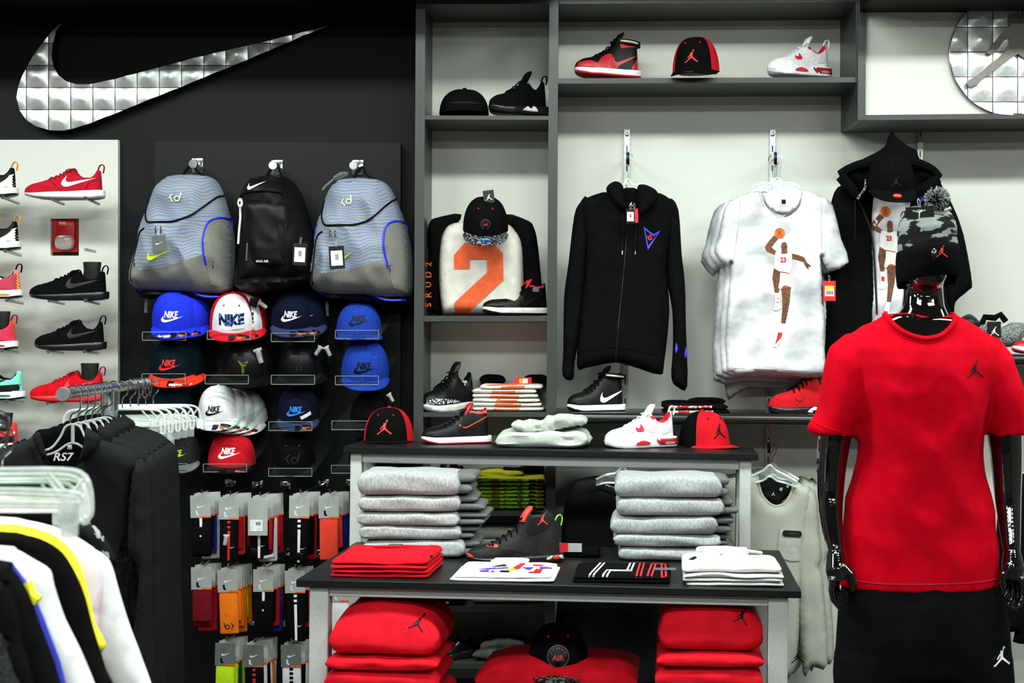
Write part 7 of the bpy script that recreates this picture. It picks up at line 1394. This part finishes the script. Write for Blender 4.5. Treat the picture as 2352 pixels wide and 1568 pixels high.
def cliphanger(loc, label, w=.30, yaw=.0, hookh=.09, cloth_=None, s=1.0, group='clear clip hangers', r=.0042):
    """moulded trouser hanger: a long rounded loop with two clips"""
    t = thing('clip_hanger', label, 'hanger', loc, (0, 0, yaw), group=group); h = w/2
    part('hook', tube(catmull([(-.02, 0, hookh-.025), (-.014, 0, hookh-.004), (.0, 0, hookh), (.018, 0, hookh-.012), (.016, 0, hookh-.04), (0, 0, hookh-.06), (0, 0, 0)], 4, False), .0022, 6), CHROME, t)
    part('outer_loop', tube(catmull([(0, 0, .004), (h*.7, 0, .004), (h*.93, 0, -.006), (h, 0, -.035), (h, 0, -.07), (h*.93, 0, -.072), (h*.92, 0, -.045), (h*.85, 0, -.034), (h*.5, 0, -.03), (0, 0, -.028), (-h*.5, 0, -.03), (-h*.85, 0, -.034), (-h*.92, 0, -.045), (-h*.93, 0, -.072), (-h, 0, -.07), (-h, 0, -.035), (-h*.93, 0, -.006), (-h*.7, 0, .004)], 3), r, 6, False, True), MILK, t)
    part('middle_rib', tube([(-h*.9, 0, -.050), (h*.9, 0, -.050)], r*.9, 6), MILK, t); part('brace', tube([(h*.55, 0, .0), (h*.72, 0, -.03)], r*.8, 5), MILK, t); part('brace', tube([(h*.82, 0, -.034), (h*.96, 0, -.005)], r*.8, 5), MILK, t)
    part('web', rbox(-h*.9, h*.9, -.001, .001, -.03, .003, .0005, 1), CLEART, t)
    for x in (-h*.72, h*.78): part('clip', rbox(x-.013, x+.013, -.008, .008, -.105, -.060, .004), CLIPM, t); part('clip_bar', rbox(x-.012, x+.012, -.013, .013, -.075, -.035, .003), CLIPM, t)
    if cloth_: 
        m, n_ = cloth_; q = thing('hanging_shorts', n_, 'clothes', Vector(loc)+Vector((0, .012, -.36)), (0, 0, yaw), group='pale shorts on clip hangers'); part('cloth', puff([(-h*.7, .27), (h*.42, .27), (h*.45, .1), (h*.46, -.10), (-h*.8, -.10), (-h*.75, .1)], .012, .008, .02, .02, folds(.012, 12, 3, random.random()*9)), m, q, angle=180)
    return t
PALEC = cloth('pale_grey_shorts', (178, 182, 188)); PALEW = cloth('white_shorts', (206, 208, 212))
for i, u in enumerate((.56, .62, .68, .74, .80, .86)):
    p = railpt(u); cliphanger(p+Vector((.0+.012*i, 0, -.075)), '%s clear clip hanger of the rear group on the steel rail' % ('first', 'second', 'third', 'fourth', 'fifth', 'sixth', 'seventh')[i], w=.32, yaw=.05, hookh=.094, cloth_=(PALEC if i % 2 else PALEW, '%s pale pair of shorts under the rear clip hangers' % ('first', 'second', 'third', 'fourth', 'fifth', 'sixth', 'seventh')[i]))
for i, x in enumerate((310, 322, 333, 345)): 
    p = railpt(.80+.05*i); t = thing('hook', '%s empty wire hook at the far end of the steel rail' % ('first', 'second', 'third', 'fourth')[i], 'hook', p, group='wire hooks at the rail end'); part('wire', tube(catmull([(-.02, 0, -.012), (-.012, 0, .014), (.004, 0, .019), (.022, 0, .0), (.024, 0, -.03), (.03, 0, -.045)], 4, False), .0022, 6), CHROME, t)
# ---- near rail at the lower left, out of focus
N0, N1 = Vector((P(-330, 0, 1.75).x, 1.75, P(0, 985, 1.75).z)), Vector((P(-150, 0, 3.0).x, 3.05, P(0, 985, 1.75).z)); rail(N0, N1, .014, 'clothes_rail', 'near clothes rail just outside the left edge', post=(.1, .9))
def fshirt(poly, Y, m, name, label, seed, trim=None, tf=.04):
    T = thing(name, label, 'clothes', P(0, 1568, Y), group='shirts on the near rail'); tr, vf = gpart(T, 'body', poly, Y, m, tf, .02, .04, .014, folds(.010, 9, 3, seed)); return T, tr
PAST = mat('pastel_tie_dye', (232, 226, 232), .9, kind='soft', col2=(214, 120, 150), scale=9, contrast=(.52, .66), stretch=(1, 1, .6)); YELT = mat('yellow_lime_cloth', (246, 232, 40), .9); BLE = mat('pale_blue_cloth', (176, 214, 226), .9); DGH = cloth('dark_moss_heather', (70, 74, 70), scale=200, col2=(44, 46, 44)); WN = cloth('white_jersey_near', (232, 234, 236)); BN = cloth('black_cloth_near', (20, 20, 21))
fshirt([(-300, 1185), (0, 1188), (60, 1196), (130, 1215), (190, 1245), (240, 1275), (258, 1300), (275, 1360), (300, 1440), (330, 1520), (350, 1600), (270, 1600), (200, 1500), (0, 1500), (-300, 1500)], 2.62, WN, 'shirt', 'white shirt furthest right on the near rail', 1)
fshirt([(-300, 1178), (0, 1186), (60, 1194), (120, 1208), (175, 1232), (228, 1272), (236, 1330), (232, 1400), (200, 1500), (0, 1500), (-300, 1500)], 2.55, PAST, 'shirt', 'pastel tie dyed shirt on the near rail', 2)
fshirt([(-300, 1200), (0, 1202), (60, 1208), (108, 1221), (146, 1244), (177, 1284), (199, 1342), (219, 1428), (232, 1500), (0, 1500), (-300, 1500)], 2.46, YELT, 'shirt', 'yellow and lime shirt edge on the near rail', 3)
fshirt([(-300, 1215), (0, 1220), (60, 1228), (105, 1242), (145, 1270), (175, 1318), (196, 1370), (214, 1440), (245, 1540), (262, 1620), (0, 1620), (-300, 1620)], 2.38, BN, 'shirt', 'black shirt between the yellow and the white ones on the near rail', 4)
fshirt([(-300, 1245), (0, 1252), (40, 1262), (80, 1285), (115, 1308), (125, 1345), (150, 1420), (185, 1490), (222, 1580), (235, 1640), (140, 1640), (60, 1500), (-300, 1500)], 2.26, WN, 'shirt', 'bright white shirt in the middle of the near rail', 5)
T, tr = fshirt([(-300, 1275), (0, 1285), (30, 1305), (60, 1350), (78, 1392), (110, 1480), (140, 1568), (150, 1640), (-300, 1640)], 2.14, BN, 'shirt', 'black shirt with yellow and blue edging on the near rail', 6)
part('yellow_edge', tube([P(x, y, 2.15) for x, y in ((60, 1338), (72, 1370), (88, 1380))], .010, 6), YELT, T, world=True); part('blue_edge', tube([P(x, y, 2.15) for x, y in ((20, 1295), (62, 1352), (92, 1420), (130, 1520), (150, 1600))], .006, 6), mat('blue_edge', (50, 60, 190), .9), T, world=True)
fshirt([(-300, 1320), (0, 1330), (20, 1345), (40, 1400), (50, 1470), (60, 1640), (-300, 1640)], 2.04, BN, 'shirt', 'second black shirt near the lower left corner', 7)
fshirt([(-300, 1430), (0, 1455), (14, 1490), (30, 1540), (42, 1640), (-300, 1640)], 1.94, DGH, 'shirt', 'moss grey heather shirt in the lower left corner', 8)
fshirt([(-300, 1160), (0, 1168), (90, 1168), (122, 1176), (118, 1205), (60, 1215), (-300, 1215)], 2.75, BN, 'trousers', 'black trousers waistband under the near clip hangers', 9, tf=.02)
T, tr = fshirt([(150, 1190), (180, 1190), (215, 1205), (245, 1240), (268, 1292), (255, 1302), (235, 1290), (210, 1260), (170, 1230)], 2.90, mat('black_white_floral', (20, 22, 20), .9, kind='camo', col2=(150, 158, 150), scale=34, contrast=(.58, .59)), 'patterned_shirt', 'black and white patterned shirt shoulder behind the near clip hangers', 10)
for i, (Y, px, py) in enumerate(((2.30, 20, 1084), (2.42, 10, 1096), (2.54, 18, 1106), (2.64, 8, 1112))):
    w_ = .30; x1 = (206, 196, 200, 178)[i]; p = P(x1, py, Y); cliphanger(Vector((p.x-w_/2, Y, p.z)), '%s clear clip hanger on the near rail' % ('nearest', 'second', 'third', 'furthest')[i], w=w_, yaw=.03, group='clip hangers on the near rail', r=.0050 if i < 2 else .0042, hookh=.10)
